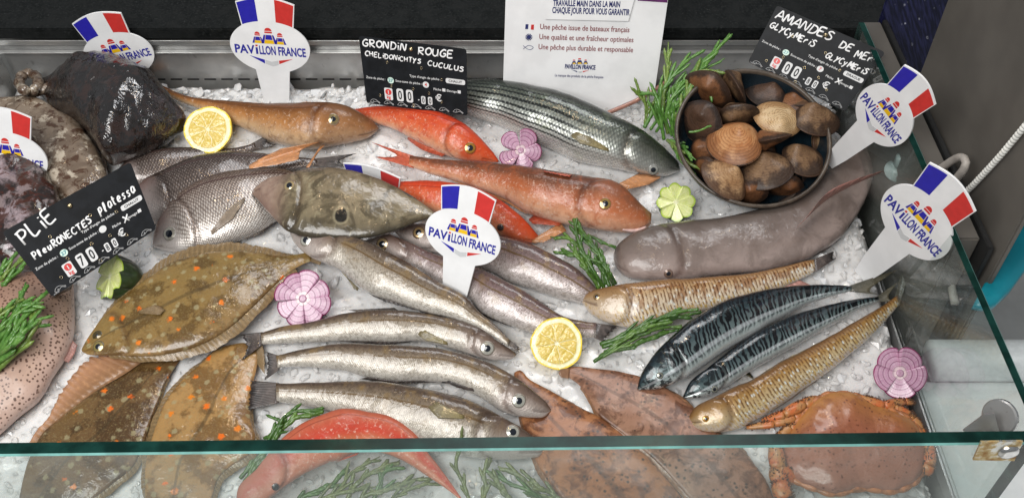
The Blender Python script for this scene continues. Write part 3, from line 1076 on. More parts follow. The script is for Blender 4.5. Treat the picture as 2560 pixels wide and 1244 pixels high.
M_BREAM = fishmat('bream_skin', [(0.0, (0.12, 0.080, 0.058)), (0.22, (0.25, 0.185, 0.15)), (0.42, (0.48, 0.42, 0.38)), (0.7, (0.72, 0.69, 0.65)), (1, (0.76, 0.73, 0.69))],
                  x_bream, metal=[(0.1, 0.05), (0.5, 0.4), (1, 0.35)], rough=0.32, bumps=((60, 0.15, 0.0015),))
M_BREAMD = fishmat('dark_bream_skin', [(0.0, (0.06, 0.044, 0.037)), (0.25, (0.12, 0.092, 0.08)), (0.6, (0.26, 0.22, 0.20)), (1, (0.44, 0.40, 0.38))],
                   x_bream, metal=[(0.1, 0.05), (0.5, 0.35), (1, 0.35)], rough=0.32, bumps=((60, 0.15, 0.0015),))


def x_mullet(t, c):
    sc = scales(t, 0.0044)
    t.h = sc
    s = t.ma('SINE', t.ma('MULTIPLY', t.ma('ADD', t.V, t.ma('MULTIPLY', t.ma('SUBTRACT', t.n2, 0.5), 0.02)), 6.283 / 0.066))
    m = t.ma('MULTIPLY', t.step(s, 0.0, 0.7), t.ma('MULTIPLY', t.step(t.V, 0.22, 0.34), t.step(t.V, 0.72, 0.85, 1, 0)))
    m = t.ma('MULTIPLY', m, t.step(t.U, 0.26, 0.5, 0.15, 0.95))
    m = t.ma('MULTIPLY', m, t.step(sc, 0.1, 0.35, 0.45, 1))
    c = t.mix(m, c, (0.035, 0.04, 0.04))
    c = t.mix(t.step(sc, 0.25, 0.6, 0, 0.5), c, t.mix(1, c, (0.4, 0.4, 0.4), 'MULTIPLY'))
    c = t.mix(t.step(t.n1, 0.55, 0.75, 0, 0.45), c, t.mix(0.5, c, (0.25, 0.30, 0.12)))
    return headtint(t, c, t.ramp(t.vv, [(0, (0.018, 0.02, 0.018)), (0.4, (0.07, 0.08, 0.06)), (0.65, (0.36, 0.36, 0.33)), (1, (0.6, 0.58, 0.56))]), 0.2, 0.85)


M_MULL = fishmat('mullet_skin', [(0.0, (0.020, 0.024, 0.022)), (0.24, (0.045, 0.054, 0.044)), (0.4, (0.17, 0.19, 0.16)), (0.58, (0.50, 0.52, 0.48)), (0.8, (0.78, 0.77, 0.73)), (1, (0.74, 0.7, 0.67))],
                 x_mullet, metal=[(0.2, 0.1), (0.5, 0.55), (1, 0.45)], rough=0.28, bumps=((60, 0.15, 0.0015),))


def x_gurn(col, hd, ham=0.4):
    def f(t, c):
        c = t.mix(t.step(t.noise(t.P, 55, 5, 0.7, 0.8), 0.48, 0.66, 0, 0.55), c, col)
        c = t.mix(t.ma('MULTIPLY', t.step(t.noise(t.P, 210, 4, 0.7), 0.55, 0.68), t.step(t.V, 0.25, 0.5, 0.05, 0.6)), c, (0.74, 0.62, 0.54))
        c = specks(t, c, 240, 0.07, 0.17, (0.06, 0.02, 0.01), 0.5, mask=t.step(t.n1, 0.5, 0.62))
        c = lateral(t, c, 0.27, 0.016, tuple(x * 0.5 for x in col), 0.6, 0.1)
        return headtint(t, c, hd, 0.26, ham)
    return f


M_TUB = fishmat('tub_gurnard_skin', [(0.0, (0.13, 0.053, 0.018)), (0.34, (0.22, 0.095, 0.032)), (0.5, (0.46, 0.23, 0.085)), (0.68, (0.60, 0.42, 0.26)), (1, (0.70, 0.55, 0.42))],
                x_gurn((0.22, 0.11, 0.05), (0.28, 0.155, 0.085), 0.5), rough=0.38, coat=0.55, coatr=0.12, wet=0.5, wsc=130, mott=0.35, bumps=((55, 0.35, 0.002), (260, 0.35, 0.001)))
M_RGUR = fishmat('red_gurnard_skin', [(0.0, (0.46, 0.048, 0.016)), (0.3, (0.58, 0.085, 0.028)), (0.55, (0.66, 0.17, 0.07)), (0.75, (0.72, 0.36, 0.22)), (1, (0.75, 0.52, 0.42))],
                 x_gurn((0.50, 0.04, 0.012), (0.60, 0.10, 0.028), 0.6), rough=0.38, coat=0.55, coatr=0.12, wet=0.5, wsc=130, mott=0.35, bumps=((55, 0.35, 0.002), (260, 0.35, 0.001)))
M_LGUR = fishmat('large_gurnard_skin', [(0.0, (0.12, 0.052, 0.032)), (0.38, (0.19, 0.08, 0.045)), (0.54, (0.50, 0.18, 0.075)), (0.72, (0.70, 0.42, 0.28)), (1, (0.75, 0.56, 0.46))],
                 x_gurn((0.42, 0.13, 0.05), (0.52, 0.22, 0.12), 0.35), rough=0.38, coat=0.55, coatr=0.12, wet=0.5, wsc=130, mott=0.35, bumps=((55, 0.35, 0.002), (260, 0.35, 0.001)))
M_RMUL = fishmat('coral_fish_skin', [(0.0, (0.46, 0.13, 0.075)), (0.3, (0.52, 0.17, 0.10)), (0.5, (0.56, 0.075, 0.04)), (0.62, (0.55, 0.20, 0.10)), (1, (0.60, 0.28, 0.2))],
                 x_gurn((0.52, 0.12, 0.07), (0.50, 0.24, 0.18), 0.6), rough=0.45, coat=0.4, coatr=0.15, wet=0.4, wsc=130, bumps=((55, 0.35, 0.002), (260, 0.35, 0.001)))


def x_conger(t, c):
    c = t.mix(t.step(t.noise(t.P, 22, 6, 0.66, 0.8), 0.42, 0.66, 0, 0.5), c, (0.15, 0.115, 0.098))
    c = t.mix(t.step(t.V, 0.06, 0.0, 0, 0) if False else t.step(t.V, 0.02, 0.1, 0.5, 0), c, (0.06, 0.045, 0.04))
    return c


M_CONG = fishmat('conger_skin', [(0.0, (0.088, 0.071, 0.063)), (0.25, (0.161, 0.133, 0.117)), (0.5, (0.257, 0.209, 0.189)), (0.75, (0.403, 0.330, 0.302)), (1, (0.435, 0.354, 0.330))],
                 x_conger, wob=0.1, rough=0.34, mott=0.18, bumps=((26, 0.35, 0.004), (80, 0.15, 0.002)), wet=0.45, coat=0.7, coatr=0.12, wdist=1.0)


def x_dory(t, c):
    c = t.mix(t.step(t.noise(t.P, 26, 5, 0.65, 1.2), 0.46, 0.62, 0, 0.7), c, (0.075, 0.060, 0.036))
    c = t.mix(t.step(t.noise(t.P, 38, 5, 0.65, 1.4), 0.56, 0.7, 0, 0.65), c, (0.40, 0.36, 0.25))
    c = t.mix(t.step(t.U, 0.12, 0.27, 0.75, 0), c, t.mix(t.step(t.n1, 0.4, 0.65), (0.30, 0.20, 0.17), (0.42, 0.31, 0.26)))
    du = t.ma('MULTIPLY', t.ma('SUBTRACT', t.U, 0.515), 3.1); dv = t.ma('MULTIPLY', t.ma('SUBTRACT', t.V, 0.62), 1.35)
    d = t.ma('SQRT', t.ma('ADD', t.ma('MULTIPLY', du, du), t.ma('MULTIPLY', dv, dv)))
    d = t.ma('ADD', d, t.ma('MULTIPLY', t.ma('SUBTRACT', t.n2, 0.5), 0.03))
    c = t.mix(t.step(d, 0.10, 0.15, 0.5, 0), c, (0.45, 0.40, 0.28))
    return t.mix(t.step(d, 0.08, 0.11, 0.95, 0), c, (0.012, 0.010, 0.009))


M_DORY = fishmat('john_dory_skin', [(0.0, (0.132, 0.094, 0.061)), (0.3, (0.286, 0.231, 0.154)), (0.6, (0.275, 0.231, 0.154)), (0.85, (0.110, 0.094, 0.066)), (1, (0.066, 0.061, 0.050))], x_dory, wob=0.12, rough=0.26,
                 bumps=((45, 0.25, 0.002), (240, 0.12, 0.0007)), wet=0.4)


def x_plaice(t, c):
    c = t.mix(t.step(t.noise(t.P, 30, 5, 0.65), 0.45, 0.57, 0, 0.8), c, t.mix(1, c, (0.45, 0.40, 0.32), 'MULTIPLY'))
    c = t.mix(t.ma('MULTIPLY', t.step(t.ma('ADD', t.vor(t.P, 62, 1.0), t.ma('MULTIPLY', t.ma('SUBTRACT', t.noise(t.P, 300, 3), 0.5), 0.35)), 0.16, 0.30, 1, 0), 0.62), c, (0.42, 0.38, 0.24))
    c = t.mix(t.ma('MULTIPLY', t.step(t.noise(t.P, 420, 3, 0.7), 0.52, 0.66), 0.5), c, (0.33, 0.27, 0.14))
    v = t.t.nodes.new('ShaderNodeTexVoronoi')
    t.put(v.inputs['Vector'], t.P); t.put(v.inputs['Scale'], 50); t.put(v.inputs['Randomness'], 1.0)
    cr, cg, _ = t.sep(v.outputs['Color'])
    d = t.ma('ADD', v.outputs['Distance'], t.ma('MULTIPLY', t.ma('SUBTRACT', t.noise(t.P, 330, 3), 0.5), 0.40))
    m = t.ma('MULTIPLY', t.step(d, 0.14, 0.26, 1, 0), t.step(cr, 0.38, 0.42))
    c = t.mix(t.ma('MULTIPLY', m, 0.95), c, t.mix(cg, (0.80, 0.17, 0.012), (0.70, 0.26, 0.03)))
    c = t.mix(t.ma('MULTIPLY', t.band(t.V, 0.49, 0.012), 0.45), c, (0.07, 0.05, 0.025))
    return c


PL_B = ((40, 0.3, 0.0025), (300, 0.3, 0.001))
M_PLA1 = fishmat('plaice_skin', [(0.0, (0.324, 0.210, 0.084)), (0.3, (0.288, 0.198, 0.074)), (0.7, (0.300, 0.198, 0.077)), (1, (0.360, 0.240, 0.120))], x_plaice, rough=0.3, wet=0.5, bumps=PL_B)
M_PLA2 = fishmat('dark_plaice_skin', [(0.0, (0.218, 0.138, 0.063)), (0.4, (0.190, 0.117, 0.051)), (1, (0.230, 0.138, 0.071))], x_plaice, rough=0.3, wet=0.5, bumps=PL_B)
M_PLA3 = fishmat('pale_plaice_skin', [(0.0, (0.450, 0.281, 0.119)), (0.5, (0.425, 0.269, 0.115)), (1, (0.475, 0.288, 0.138))], x_plaice, rough=0.3, wet=0.5, bumps=PL_B)


def x_sole(t, c):
    c = t.mix(t.step(t.noise(t.P, 46, 6, 0.72, 0.5), 0.46, 0.60, 0, 0.85), c, t.mix(1, c, (0.40, 0.31, 0.25), 'MULTIPLY'))
    c = specks(t, c, 150, 0.20, 0.36, (0.05, 0.028, 0.016), 0.85, mask=t.step(t.noise(t.P, 36, 4), 0.47, 0.56))
    c = t.mix(t.step(t.noise(t.P, 22, 3), 0.52, 0.75, 0, 0.4), c, (0.50, 0.28, 0.19))
    return t.mix(t.ma('MULTIPLY', t.band(t.V, 0.5, 0.02), 0.5), c, (0.12, 0.06, 0.035))


M_SOLE = fishmat('sole_skin', [(0.0, (0.432, 0.210, 0.089)), (0.5, (0.381, 0.178, 0.083)), (1, (0.432, 0.216, 0.102))], x_sole, rough=0.45, wet=0.12, coat=0.45, coatr=0.18, bumps=((40, 0.2, 0.002), (300, 0.2, 0.0008)))
M_SOLEP = fishmat('pinkish_sole_skin', [(0.0, (0.336, 0.174, 0.102)), (0.5, (0.360, 0.204, 0.138)), (1, (0.360, 0.216, 0.144))], x_sole, rough=0.45, wet=0.12, coat=0.45, coatr=0.18, bumps=((40, 0.2, 0.002), (300, 0.2, 0.0008)))


def x_dog(t, c):
    d = t.ma('ADD', t.vor(t.P, 215, 0.85), t.ma('MULTIPLY', t.ma('SUBTRACT', t.n2, 0.5), 0.35))
    return t.mix(t.ma('MULTIPLY', t.step(d, 0.26, 0.40, 0.9, 0), t.step(t.V, 0.85, 1.0, 0.92, 0)), c, (0.10, 0.048, 0.032))


M_DOG = fishmat('dogfish_skin', [(0.0, (0.24, 0.14, 0.10)), (0.3, (0.38, 0.25, 0.19)), (0.7, (0.54, 0.39, 0.32)), (1, (0.68, 0.52, 0.46))], x_dog, rough=0.42, coat=0.4, coatr=0.2, mott=0.12)


def x_monk(cols):
    def f(t, c):
        n = t.noise(t.P, 20, 6, 0.68, 0.6)
        c = t.mix(t.step(n, 0.43, 0.57), c, cols[0])
        c = t.mix(t.step(t.noise(t.P, 48, 5, 0.7, 1.0), 0.50, 0.58, 0, 0.85), c, cols[1])
        return t.mix(t.step(t.noise(t.P, 33, 5, 0.7), 0.53, 0.61, 0, 0.8), c, cols[2])
    return f


MK_B = ((26, 0.4, 0.006), (90, 0.4, 0.003))
M_MONK = fishmat('dark_monkfish_skin', [(0.0, (0.020, 0.013, 0.011)), (1, (0.016, 0.011, 0.010))], x_monk(((0.014, 0.010, 0.009), (0.050, 0.024, 0.017), (0.034, 0.020, 0.015))), rough=0.5, coat=1.0, coatr=0.02,
                 bumps=MK_B, wet=1.0, wsc=52, mott=0.0, spec=0.1, cior=2.0, wdist=1.6)
M_MONKP = fishmat('mottled_monkfish_skin', [(0.0, (0.34, 0.28, 0.22)), (1, (0.30, 0.24, 0.19))], x_monk(((0.22, 0.17, 0.13), (0.10, 0.045, 0.02), (0.62, 0.56, 0.47))), rough=0.4, coat=1.0, coatr=0.03, bumps=MK_B, wet=0.8, wsc=55, spec=0.15, gamma=1.3, cior=1.7, wdist=1.2)
M_MONKV = fishmat('mauve_monkfish_skin', [(0.0, (0.06, 0.045, 0.04)), (0.38, (0.10, 0.07, 0.06)), (0.5, (0.40, 0.33, 0.35)), (0.75, (0.46, 0.38, 0.41)), (1, (0.2, 0.15, 0.14))], x_monk(((0.04, 0.03, 0.028), (0.09, 0.03, 0.018), (0.30, 0.24, 0.24))), wob=0.2, rough=0.3,
                  coat=1.0, coatr=0.03, bumps=MK_B, wet=0.6, wsc=55, spec=0.15)

F_BROWN = finmat('brown_fin', (0.13, 0.095, 0.065), (0.06, 0.045, 0.04), 16, 0.92)
F_DARK = finmat('dark_fin', (0.10, 0.075, 0.065), (0.022, 0.018, 0.018), 15, 0.96)
F_OLIVE = finmat('olive_fin', (0.30, 0.24, 0.10), (0.22, 0.18, 0.10), 12, 0.85)
F_ORANGE = finmat('orange_fin', (0.60, 0.26, 0.10), (0.62, 0.30, 0.14), 9, 0.95)
F_RED = finmat('red_fin', (0.58, 0.11, 0.045), (0.52, 0.08, 0.035), 10, 0.95)
F_PLA = finmat('plaice_fin', (0.20, 0.13, 0.055), (0.26, 0.17, 0.08), 42, 0.85, 0.8)
F_PLAO = finmat('orange_plaice_fin', (0.30, 0.15, 0.065), (0.50, 0.25, 0.13), 22, 0.88, 0.7)
F_SOLE = finmat('sole_fin', (0.28, 0.14, 0.07), (0.26, 0.13, 0.065), 26, 0.9, 0.85)
F_MACK = finmat('mackerel_fin', (0.07, 0.065, 0.045), (0.13, 0.115, 0.075), 14, 0.9)
F_PALE = finmat('pale_brown_fin', (0.30, 0.23, 0.17), (0.34, 0.27, 0.20), 8, 0.75)
F_PINK = finmat('pink_fin', (0.48, 0.24, 0.20), (0.42, 0.2, 0.17), 8, 0.97)
# ------------------------------------------------------------------ the fish (outlines given as points of the reference, laid on the ice at their own heights)
GW = 'whiting on the ice'


def mk(name, label, at, group=None, cat='fish'):
    return thing(name, bed(*at), label, cat, group)


# three red-brown whiting rows, bottom centre
r = mk('whiting', 'silver brown whiting, topmost of the three side by side left of the lower lemon', (950, 830), 'silver whiting')
f = Fish(r, [(1291, 884), (1275, 870), (1240, 848), (1200, 820), (1130, 795), (1050, 781), (950, 774), (870, 781), (800, 799), (720, 813), (652, 830)],
         [(1291, 887), (1275, 899), (1225, 899), (1171, 886), (1120, 868), (1053, 853), (951, 855), (850, 853), (743, 857), (700, 858), (655, 860)], 0.010, 0.5, mat=M_WHIT, gill=(0.14, 0.05), mouth=(0.08, 0.62))
f.eye(1218, 870, 17)
edgefin(f, 'dorsal_fin', 'D', 0.30, 0.44, 9, F_BROWN, 1)
edgefin(f, 'dorsal_fin', 'D', 0.47, 0.66, 8, F_BROWN, 2)
edgefin(f, 'dorsal_fin', 'D', 0.69, 0.88, 7, F_BROWN, 3)
edgefin(f, 'anal_fin', 'V', 0.42, 0.70, 8, F_DARK, 4)
f.fin('tail_fin', [(656, 829), (655, 861)], [(600, 836), (615, 866), (604, 900)], F_DARK, hb=0.014, ht=0.016, rag=0.15)
f.fin('pectoral_fin', [(1120, 860), (1119, 854)], [(1062, 846), (1042, 832), (1060, 824)], F_OLIVE, n=12, on=True, lift=0.002)
f.fin('dorsal_fin', [(1000, 778), (900, 779)], [(985, 768), (870, 774)], F_BROWN, n=16, m=4)

r = mk('whiting', 'silver brown whiting, middle one of the three side by side, straight with big pale eye', (1000, 910), 'silver whiting')
f = Fish(r, [(1377, 1022), (1362, 1000), (1320, 965), (1270, 930), (1200, 897), (1120, 874), (1050, 866), (950, 860), (850, 859), (750, 873), (690, 889)],
         [(1377, 1026), (1356, 1043), (1306, 1040), (1255, 1027), (1204, 995), (1154, 970), (1086, 953), (985, 952), (917, 941), (850, 924), (719, 915), (695, 922)], 0.010, 0.5, mat=M_WHIT, gill=(0.14, 0.05), mouth=(0.08, 0.62))
f.eye(1297, 1001, 17)
edgefin(f, 'dorsal_fin', 'D', 0.30, 0.44, 9, F_BROWN, 1)
edgefin(f, 'dorsal_fin', 'D', 0.47, 0.66, 8, F_BROWN, 2)
edgefin(f, 'dorsal_fin', 'D', 0.69, 0.88, 7, F_BROWN, 3)
edgefin(f, 'anal_fin', 'V', 0.42, 0.70, 8, F_DARK, 4)
f.fin('tail_fin', [(698, 888), (698, 923)], [(664, 878), (668, 915), (660, 950)], F_DARK, hb=0.014, ht=0.012, rag=0.15)
f.fin('anal_fin', [(1000, 953), (920, 941)], [(990, 962), (900, 946)], F_DARK, n=14, m=4)
f.fin('pectoral_fin', [(1186, 976), (1184, 970)], [(1120, 962), (1100, 952), (1122, 950)], F_DARK, n=10, on=True)

r = mk('whiting', 'silver whiting, lowest of the three side by side, its jaw behind the front glass', (1000, 1040), 'silver whiting')
f = Fish(r, [(1357, 1120), (1345, 1100), (1306, 1070), (1255, 1040), (1188, 1006), (1120, 984), (1036, 966), (951, 953), (850, 953), (760, 956), (690, 958)],
         [(1357, 1126), (1340, 1142), (1255, 1149), (1188, 1143), (1120, 1131), (1059, 1114), (1000, 1090), (920, 1060), (830, 1028), (740, 1010), (692, 1003)], 0.008, 0.55, mat=M_WHIT, gill=(0.2, 0.06), mouth=(0.1, 0.66))
f.eye(1282, 1079, 17)
edgefin(f, 'dorsal_fin', 'D', 0.30, 0.44, 9, F_BROWN, 1)
edgefin(f, 'dorsal_fin', 'D', 0.47, 0.66, 8, F_BROWN, 2)
edgefin(f, 'dorsal_fin', 'D', 0.69, 0.88, 7, F_BROWN, 3)
edgefin(f, 'anal_fin', 'V', 0.42, 0.70, 8, F_DARK, 4)
f.fin('tail_fin', [(698, 956), (698, 1006)], [(624, 950), (622, 988), (616, 1024)], F_DARK, hb=0.015, ht=0.012, rag=0.10)
f.fin('pectoral_fin', [(1160, 1046), (1160, 1039)], [(1094, 1044), (1072, 1020), (1088, 1004)], F_OLIVE, n=14, on=True, lift=0.002)

# middle trio
r = mk('whiting', 'purplish silver whiting half hidden under others, its tail beside the lower lemon', (1230, 740), 'silver whiting')
f = Fish(r, [(902, 588), (925, 578), (960, 582), (1010, 600), (1080, 632), (1188, 668), (1272, 706), (1323, 736), (1390, 780), (1430, 798), (1490, 806)],
         [(902, 592), (920, 612), (960, 635), (1010, 662), (1080, 702), (1171, 752), (1200, 780), (1260, 808), (1330, 830), (1400, 843), (1490, 843)], 0.010, 0.5, mat=M_WHITP, gill=(0.15, 0.05))
f.eye(956, 610, 16, iris=(0.42, 0.30, 0.16), ring=(0.1, 0.06, 0.04))
edgefin(f, 'dorsal_fin', 'D', 0.30, 0.44, 8, F_BROWN, 1)
edgefin(f, 'dorsal_fin', 'D', 0.47, 0.66, 8, F_BROWN, 2)
edgefin(f, 'dorsal_fin', 'D', 0.69, 0.88, 7, F_BROWN, 3)
edgefin(f, 'anal_fin', 'V', 0.42, 0.70, 8, F_DARK, 4)
f.fin('tail_fin', [(1484, 806), (1484, 843)], [(1553, 815), (1530, 830), (1510, 854)], F_DARK, hb=0.016, ht=0.008, rag=0.2)
f.fin('anal_fin', [(1188, 668), (1340, 748)], [(1200, 664), (1390, 776)], F_BROWN, n=16, m=3)
r = mk('whiting', 'purplish silver whiting, its head hidden by the central round sign', (1300, 660), 'silver whiting')
f = Fish(r, [(982, 572), (1010, 560), (1060, 560), (1140, 572), (1250, 590), (1323, 609), (1390, 640), (1441, 670), (1480, 706), (1500, 735)],
         [(982, 576), (1010, 600), (1060, 622), (1150, 652), (1238, 684), (1272, 704), (1340, 728), (1407, 748), (1455, 760), (1498, 762)], 0.002, 0.5, mat=M_WHITP, gill=(0.17, 0.05))
f.eye(1047, 581, 15, iris=(0.45, 0.30, 0.14), ring=(0.12, 0.07, 0.04))
r = mk('whiting', 'long brown backed silver whiting lying diagonally left of the central round sign', (950, 660), 'silver whiting')
f = Fish(r, [(719, 556), (740, 547), (790, 556), (850, 578), (917, 604), (1005, 648), (1086, 698), (1154, 734), (1200, 780), (1245, 818), (1275, 850)],
         [(719, 560), (732, 600), (765, 634), (810, 658), (850, 676), (900, 716), (934, 738), (1002, 760), (1070, 782), (1130, 796), (1188, 816), (1240, 846), (1268, 866)], 0.024, 0.5, mat=M_WHIT, gill=(0.17, 0.05), mouth=(0.09, 0.6))
f.eye(765, 600, 15)
edgefin(f, 'dorsal_fin', 'D', 0.30, 0.44, 9, F_BROWN, 1)
edgefin(f, 'dorsal_fin', 'D', 0.47, 0.66, 9, F_BROWN, 2)
edgefin(f, 'dorsal_fin', 'D', 0.69, 0.88, 8, F_BROWN, 3)
edgefin(f, 'anal_fin', 'V', 0.42, 0.70, 8, F_DARK, 4)
f.fin('tail_fin', [(1262, 838), (1255, 856)], [(1304, 872), (1298, 880), (1285, 874)], F_BROWN, hb=0.03, ht=0.02, rag=0.2)
f.fin('pelvic_fin', [(838, 664), (862, 684)], [(900, 722), (895, 727), (885, 722)], F_OLIVE, n=10, hb=0.028, ht=0.018)

# weevers, mackerel
r = mk('weever', 'tan spotted weever with rust blotches, below the grey conger eel', (1750, 750), 'weever fish')
f = Fish(r, [(1453, 748), (1470, 731), (1500, 720), (1560, 710), (1650, 699), (1750, 694), (1850, 686), (1930, 673), (2000, 655), (2035, 647)],
         [(1453, 752), (1478, 786), (1520, 807), (1580, 820), (1630, 815), (1700, 792), (1770, 774), (1850, 754), (1920, 734), (1985, 706), (2038, 680)], 0.008, 0.5, mat=M_WEEV2, gill=(0.17, 0.06), mouth=(0.09, 0.55))
f.eye(1492, 741, 9, iris=(0.34, 0.2, 0.07), ring=(0.3, 0.18, 0.08))
edgefin(f, 'dorsal_fin', 'D', 0.2, 0.3, 8, F_DARK, 5)
edgefin(f, 'dorsal_fin', 'D', 0.32, 0.93, 6, F_PALE, 6)
f.fin('tail_fin', [(2030, 649), (2034, 682)], [(2088, 626), (2084, 642), (2092, 644)], F_DARK, hb=0.016, ht=0.016, rag=0.1)
f.fin('anal_fin', [(1900, 741), (2000, 700)], [(1960, 745), (2040, 718)], F_PINK, n=12, m=4)

GM = 'mackerel beside the weevers'
r = mk('mackerel', 'dark blue striped mackerel, upper one of the pair, glossy highlight along its back', (1850, 820), GM)
f = Fish(r, [(1594, 970), (1605, 930), (1640, 880), (1690, 830), (1740, 790), (1800, 757), (1870, 733), (1950, 718), (2050, 711), (2128, 715)],
         [(1597, 974), (1650, 969), (1700, 951), (1745, 926), (1800, 888), (1870, 844), (1950, 798), (2030, 757), (2128, 727)], 0.014, 0.62, mat=M_MACK, gill=(0.17, 0.06), mouth=(0.1, 0.62))
f.fin('tail_fin', [(2122, 714), (2124, 728)], [(2248, 671), (2176, 722), (2195, 735)], F_MACK, n=26, hb=0.024, ht=0.024, rag=0.03)
f.eye(1650, 938, 8, iris=(0.3, 0.3, 0.24), ring=(0.05, 0.05, 0.05))
edgefin(f, 'dorsal_fin', 'D', 0.42, 0.55, 7, F_MACK, 15)
r = mk('mackerel', 'blue green striped mackerel, lower one of the pair, lying against the golden weever', (1950, 870), GM)
f = Fish(r, [(1707, 990), (1728, 952), (1780, 910), (1830, 870), (1900, 826), (1980, 788), (2060, 764), (2130, 749), (2196, 741)],
         [(1709, 995), (1760, 992), (1810, 968), (1850, 944), (1920, 902), (2000, 858), (2080, 812), (2140, 776), (2198, 752)], 0.010, 0.6, mat=M_MACK, gill=(0.17, 0.06), mouth=(0.1, 0.62))
f.fin('tail_fin', [(2190, 742), (2192, 754)], [(2250, 700), (2222, 738), (2232, 752)], F_MACK, n=26, hb=0.018, ht=0.02, rag=0.03)
f.eye(1786, 972, 9, iris=(0.35, 0.36, 0.3), ring=(0.1, 0.12, 0.13))
f.fin('pectoral_fin', [(1842, 958), (1850, 946)], [(1878, 942), (1880, 934)], F_OLIVE, n=8, on=True, lift=0.004)
r = mk('weever', 'golden striped weever, slim, between the lower mackerel and the crab', (1980, 930), 'weever fish')
f = Fish(r, [(1717, 1048), (1740, 1014), (1790, 989), (1840, 965), (1880, 948), (1950, 905), (2020, 870), (2100, 825), (2170, 785), (2215, 757), (2243, 738)],
         [(1718, 1053), (1745, 1074), (1800, 1080), (1850, 1071), (1900, 1042), (1960, 1007), (2030, 957), (2100, 906), (2160, 856), (2210, 806), (2248, 762)], 0.008, 0.55, mat=M_WEEV, gill=(0.15, 0.05), mouth=(0.08, 0.6))
f.eye(1765, 1046, 8, iris=(0.62, 0.30, 0.05), ring=(0.5, 0.28, 0.1))
edgefin(f, 'dorsal_fin', 'D', 0.26, 0.93, 8, F_OLIVE, 7)
edgefin(f, 'anal_fin', 'V', 0.3, 0.93, 5, F_PALE, 8)
f.fin('tail_fin', [(2236, 744), (2248, 764)], [(2252, 690), (2266, 652), (2272, 688)], F_MACK, n=18, hb=0.014, ht=0.034, rag=0.05)

# conger eel
r = mk('conger_eel', 'large smooth grey conger eel curving round under the clam bowl', (1850, 600))
f = Fish(r, [(1534, 636), (1545, 612), (1575, 588), (1630, 568), (1700, 557), (1800, 545), (1890, 527), (1960, 498), (2020, 462), (2070, 420), (2105, 380), (2130, 345), (2150, 310)],
         [(1534, 645), (1545, 672), (1570, 691), (1620, 700), (1680, 699), (1750, 692), (1850, 681), (1953, 668), (2035, 638), (2095, 598), (2142, 540), (2172, 480), (2184, 425), (2182, 370), (2176, 318)], 0.0, 0.45, N=110, roll=0.35, mat=M_CONG, gill=(0.20, 0.03), mouth=(0.07, 0.80), cap=0.030, lump=(0.002, 24))
f.eye(1671, 683, 11, iris=(0.3, 0.2, 0.15), ring=(0.26, 0.17, 0.15), tilt=0.2)
edgefin(f, 'back_fin', 'V', 0.2, 0.97, 7, F_DARK, 31, 60)
f.fin('dorsal_fin', [(1985, 575), (2060, 505), (2130, 462)], [(2015, 545), (2085, 470), (2245, 414)], F_PINK, n=20, hb=0.052, ht=0.075, rag=0.0, ripple=0.0002)

# gurnards and mullet at the back
r = mk('tub_gurnard', 'orange brown gurnard with pale belly, behind the upper lemon', (700, 300), 'gurnards')
f = Fish(r, [(946, 318), (930, 302), (905, 284), (870, 266), (830, 258), (777, 257), (700, 259), (625, 257), (540, 250), (480, 243), (440, 230), (405, 213)],
         [(946, 323), (920, 345), (880, 356), (840, 362), (790, 372), (743, 370), (690, 357), (640, 336), (591, 314), (545, 292), (486, 268), (440, 250), (402, 226)], 0.004, 0.62, mat=M_TUB, gill=(0.24, 0.07), mouth=(0.1, 0.72))
f.eye(833, 298, 14, iris=(0.36, 0.27, 0.12), ring=(0.42, 0.28, 0.18), pupil=0.45)
edgefin(f, 'dorsal_fin', 'D', 0.3, 0.42, 9, F_ORANGE, 9)
edgefin(f, 'dorsal_fin', 'D', 0.46, 0.85, 7, F_ORANGE, 10)
f.fin('pectoral_fin', [(800, 354), (752, 373)], [(700, 372), (645, 398), (613, 420), (668, 416), (745, 400)], F_ORANGE, n=18, hb=0.034, ht=0.05)
f.fin('feeler', [(812, 362), (800, 366)], [(790, 385), (772, 420), (764, 420)], F_ORANGE, n=6, hb=0.034, ht=0.045)
f.fin('tail_fin', [(410, 214), (408, 228)], [(372, 196), (365, 210), (368, 226)], F_ORANGE, hb=0.012, ht=0.015)
r = mk('red_gurnard', 'bright red gurnard under the gurnard price card, snout by the upper onion', (1050, 320), 'gurnards')
f = Fish(r, [(1247, 402), (1228, 374), (1200, 343), (1160, 309), (1110, 284), (1060, 271), (1000, 264), (930, 267), (880, 273)],
         [(1246, 406), (1200, 406), (1150, 399), (1110, 386), (1060, 363), (1020, 341), (980, 321), (930, 306), (880, 286)], 0.006, 0.6, mat=M_RGUR, gill=(0.3, 0.08), mouth=(0.12, 0.7))
f.eye(1175, 370, 14, iris=(0.52, 0.26, 0.03), ring=(0.5, 0.12, 0.03), pupil=0.55)
f.fin('dorsal_fin', [(1132, 302), (1090, 284), (1058, 272)], [(1128, 292), (1082, 272), (1056, 262)], F_RED, n=12, m=4, hb=0.03, ht=0.034)
f.fin('anal_fin', [(1115, 384), (1060, 362), (1020, 342)], [(1105, 392), (1055, 374), (1018, 348)], F_RED, n=16, m=4)
r = mk('grey_mullet', 'big silver grey mullet with dark lines in front of the white poster', (1430, 310))
f = Fish(r, [(1700, 422), (1692, 402), (1650, 362), (1600, 324), (1530, 288), (1470, 260), (1400, 232), (1330, 216), (1265, 204), (1210, 198), (1165, 198), (1110, 196), (1060, 194)],
         [(1699, 428), (1660, 439), (1600, 434), (1540, 421), (1480, 409), (1430, 396), (1370, 366), (1300, 336), (1250, 311), (1200, 296), (1168, 284), (1110, 262), (1060, 240)], 0.0, 0.6, N=100, roll=0.6, mat=M_MULL, gill=(0.18, 0.05), mouth=(0.05, 0.6))
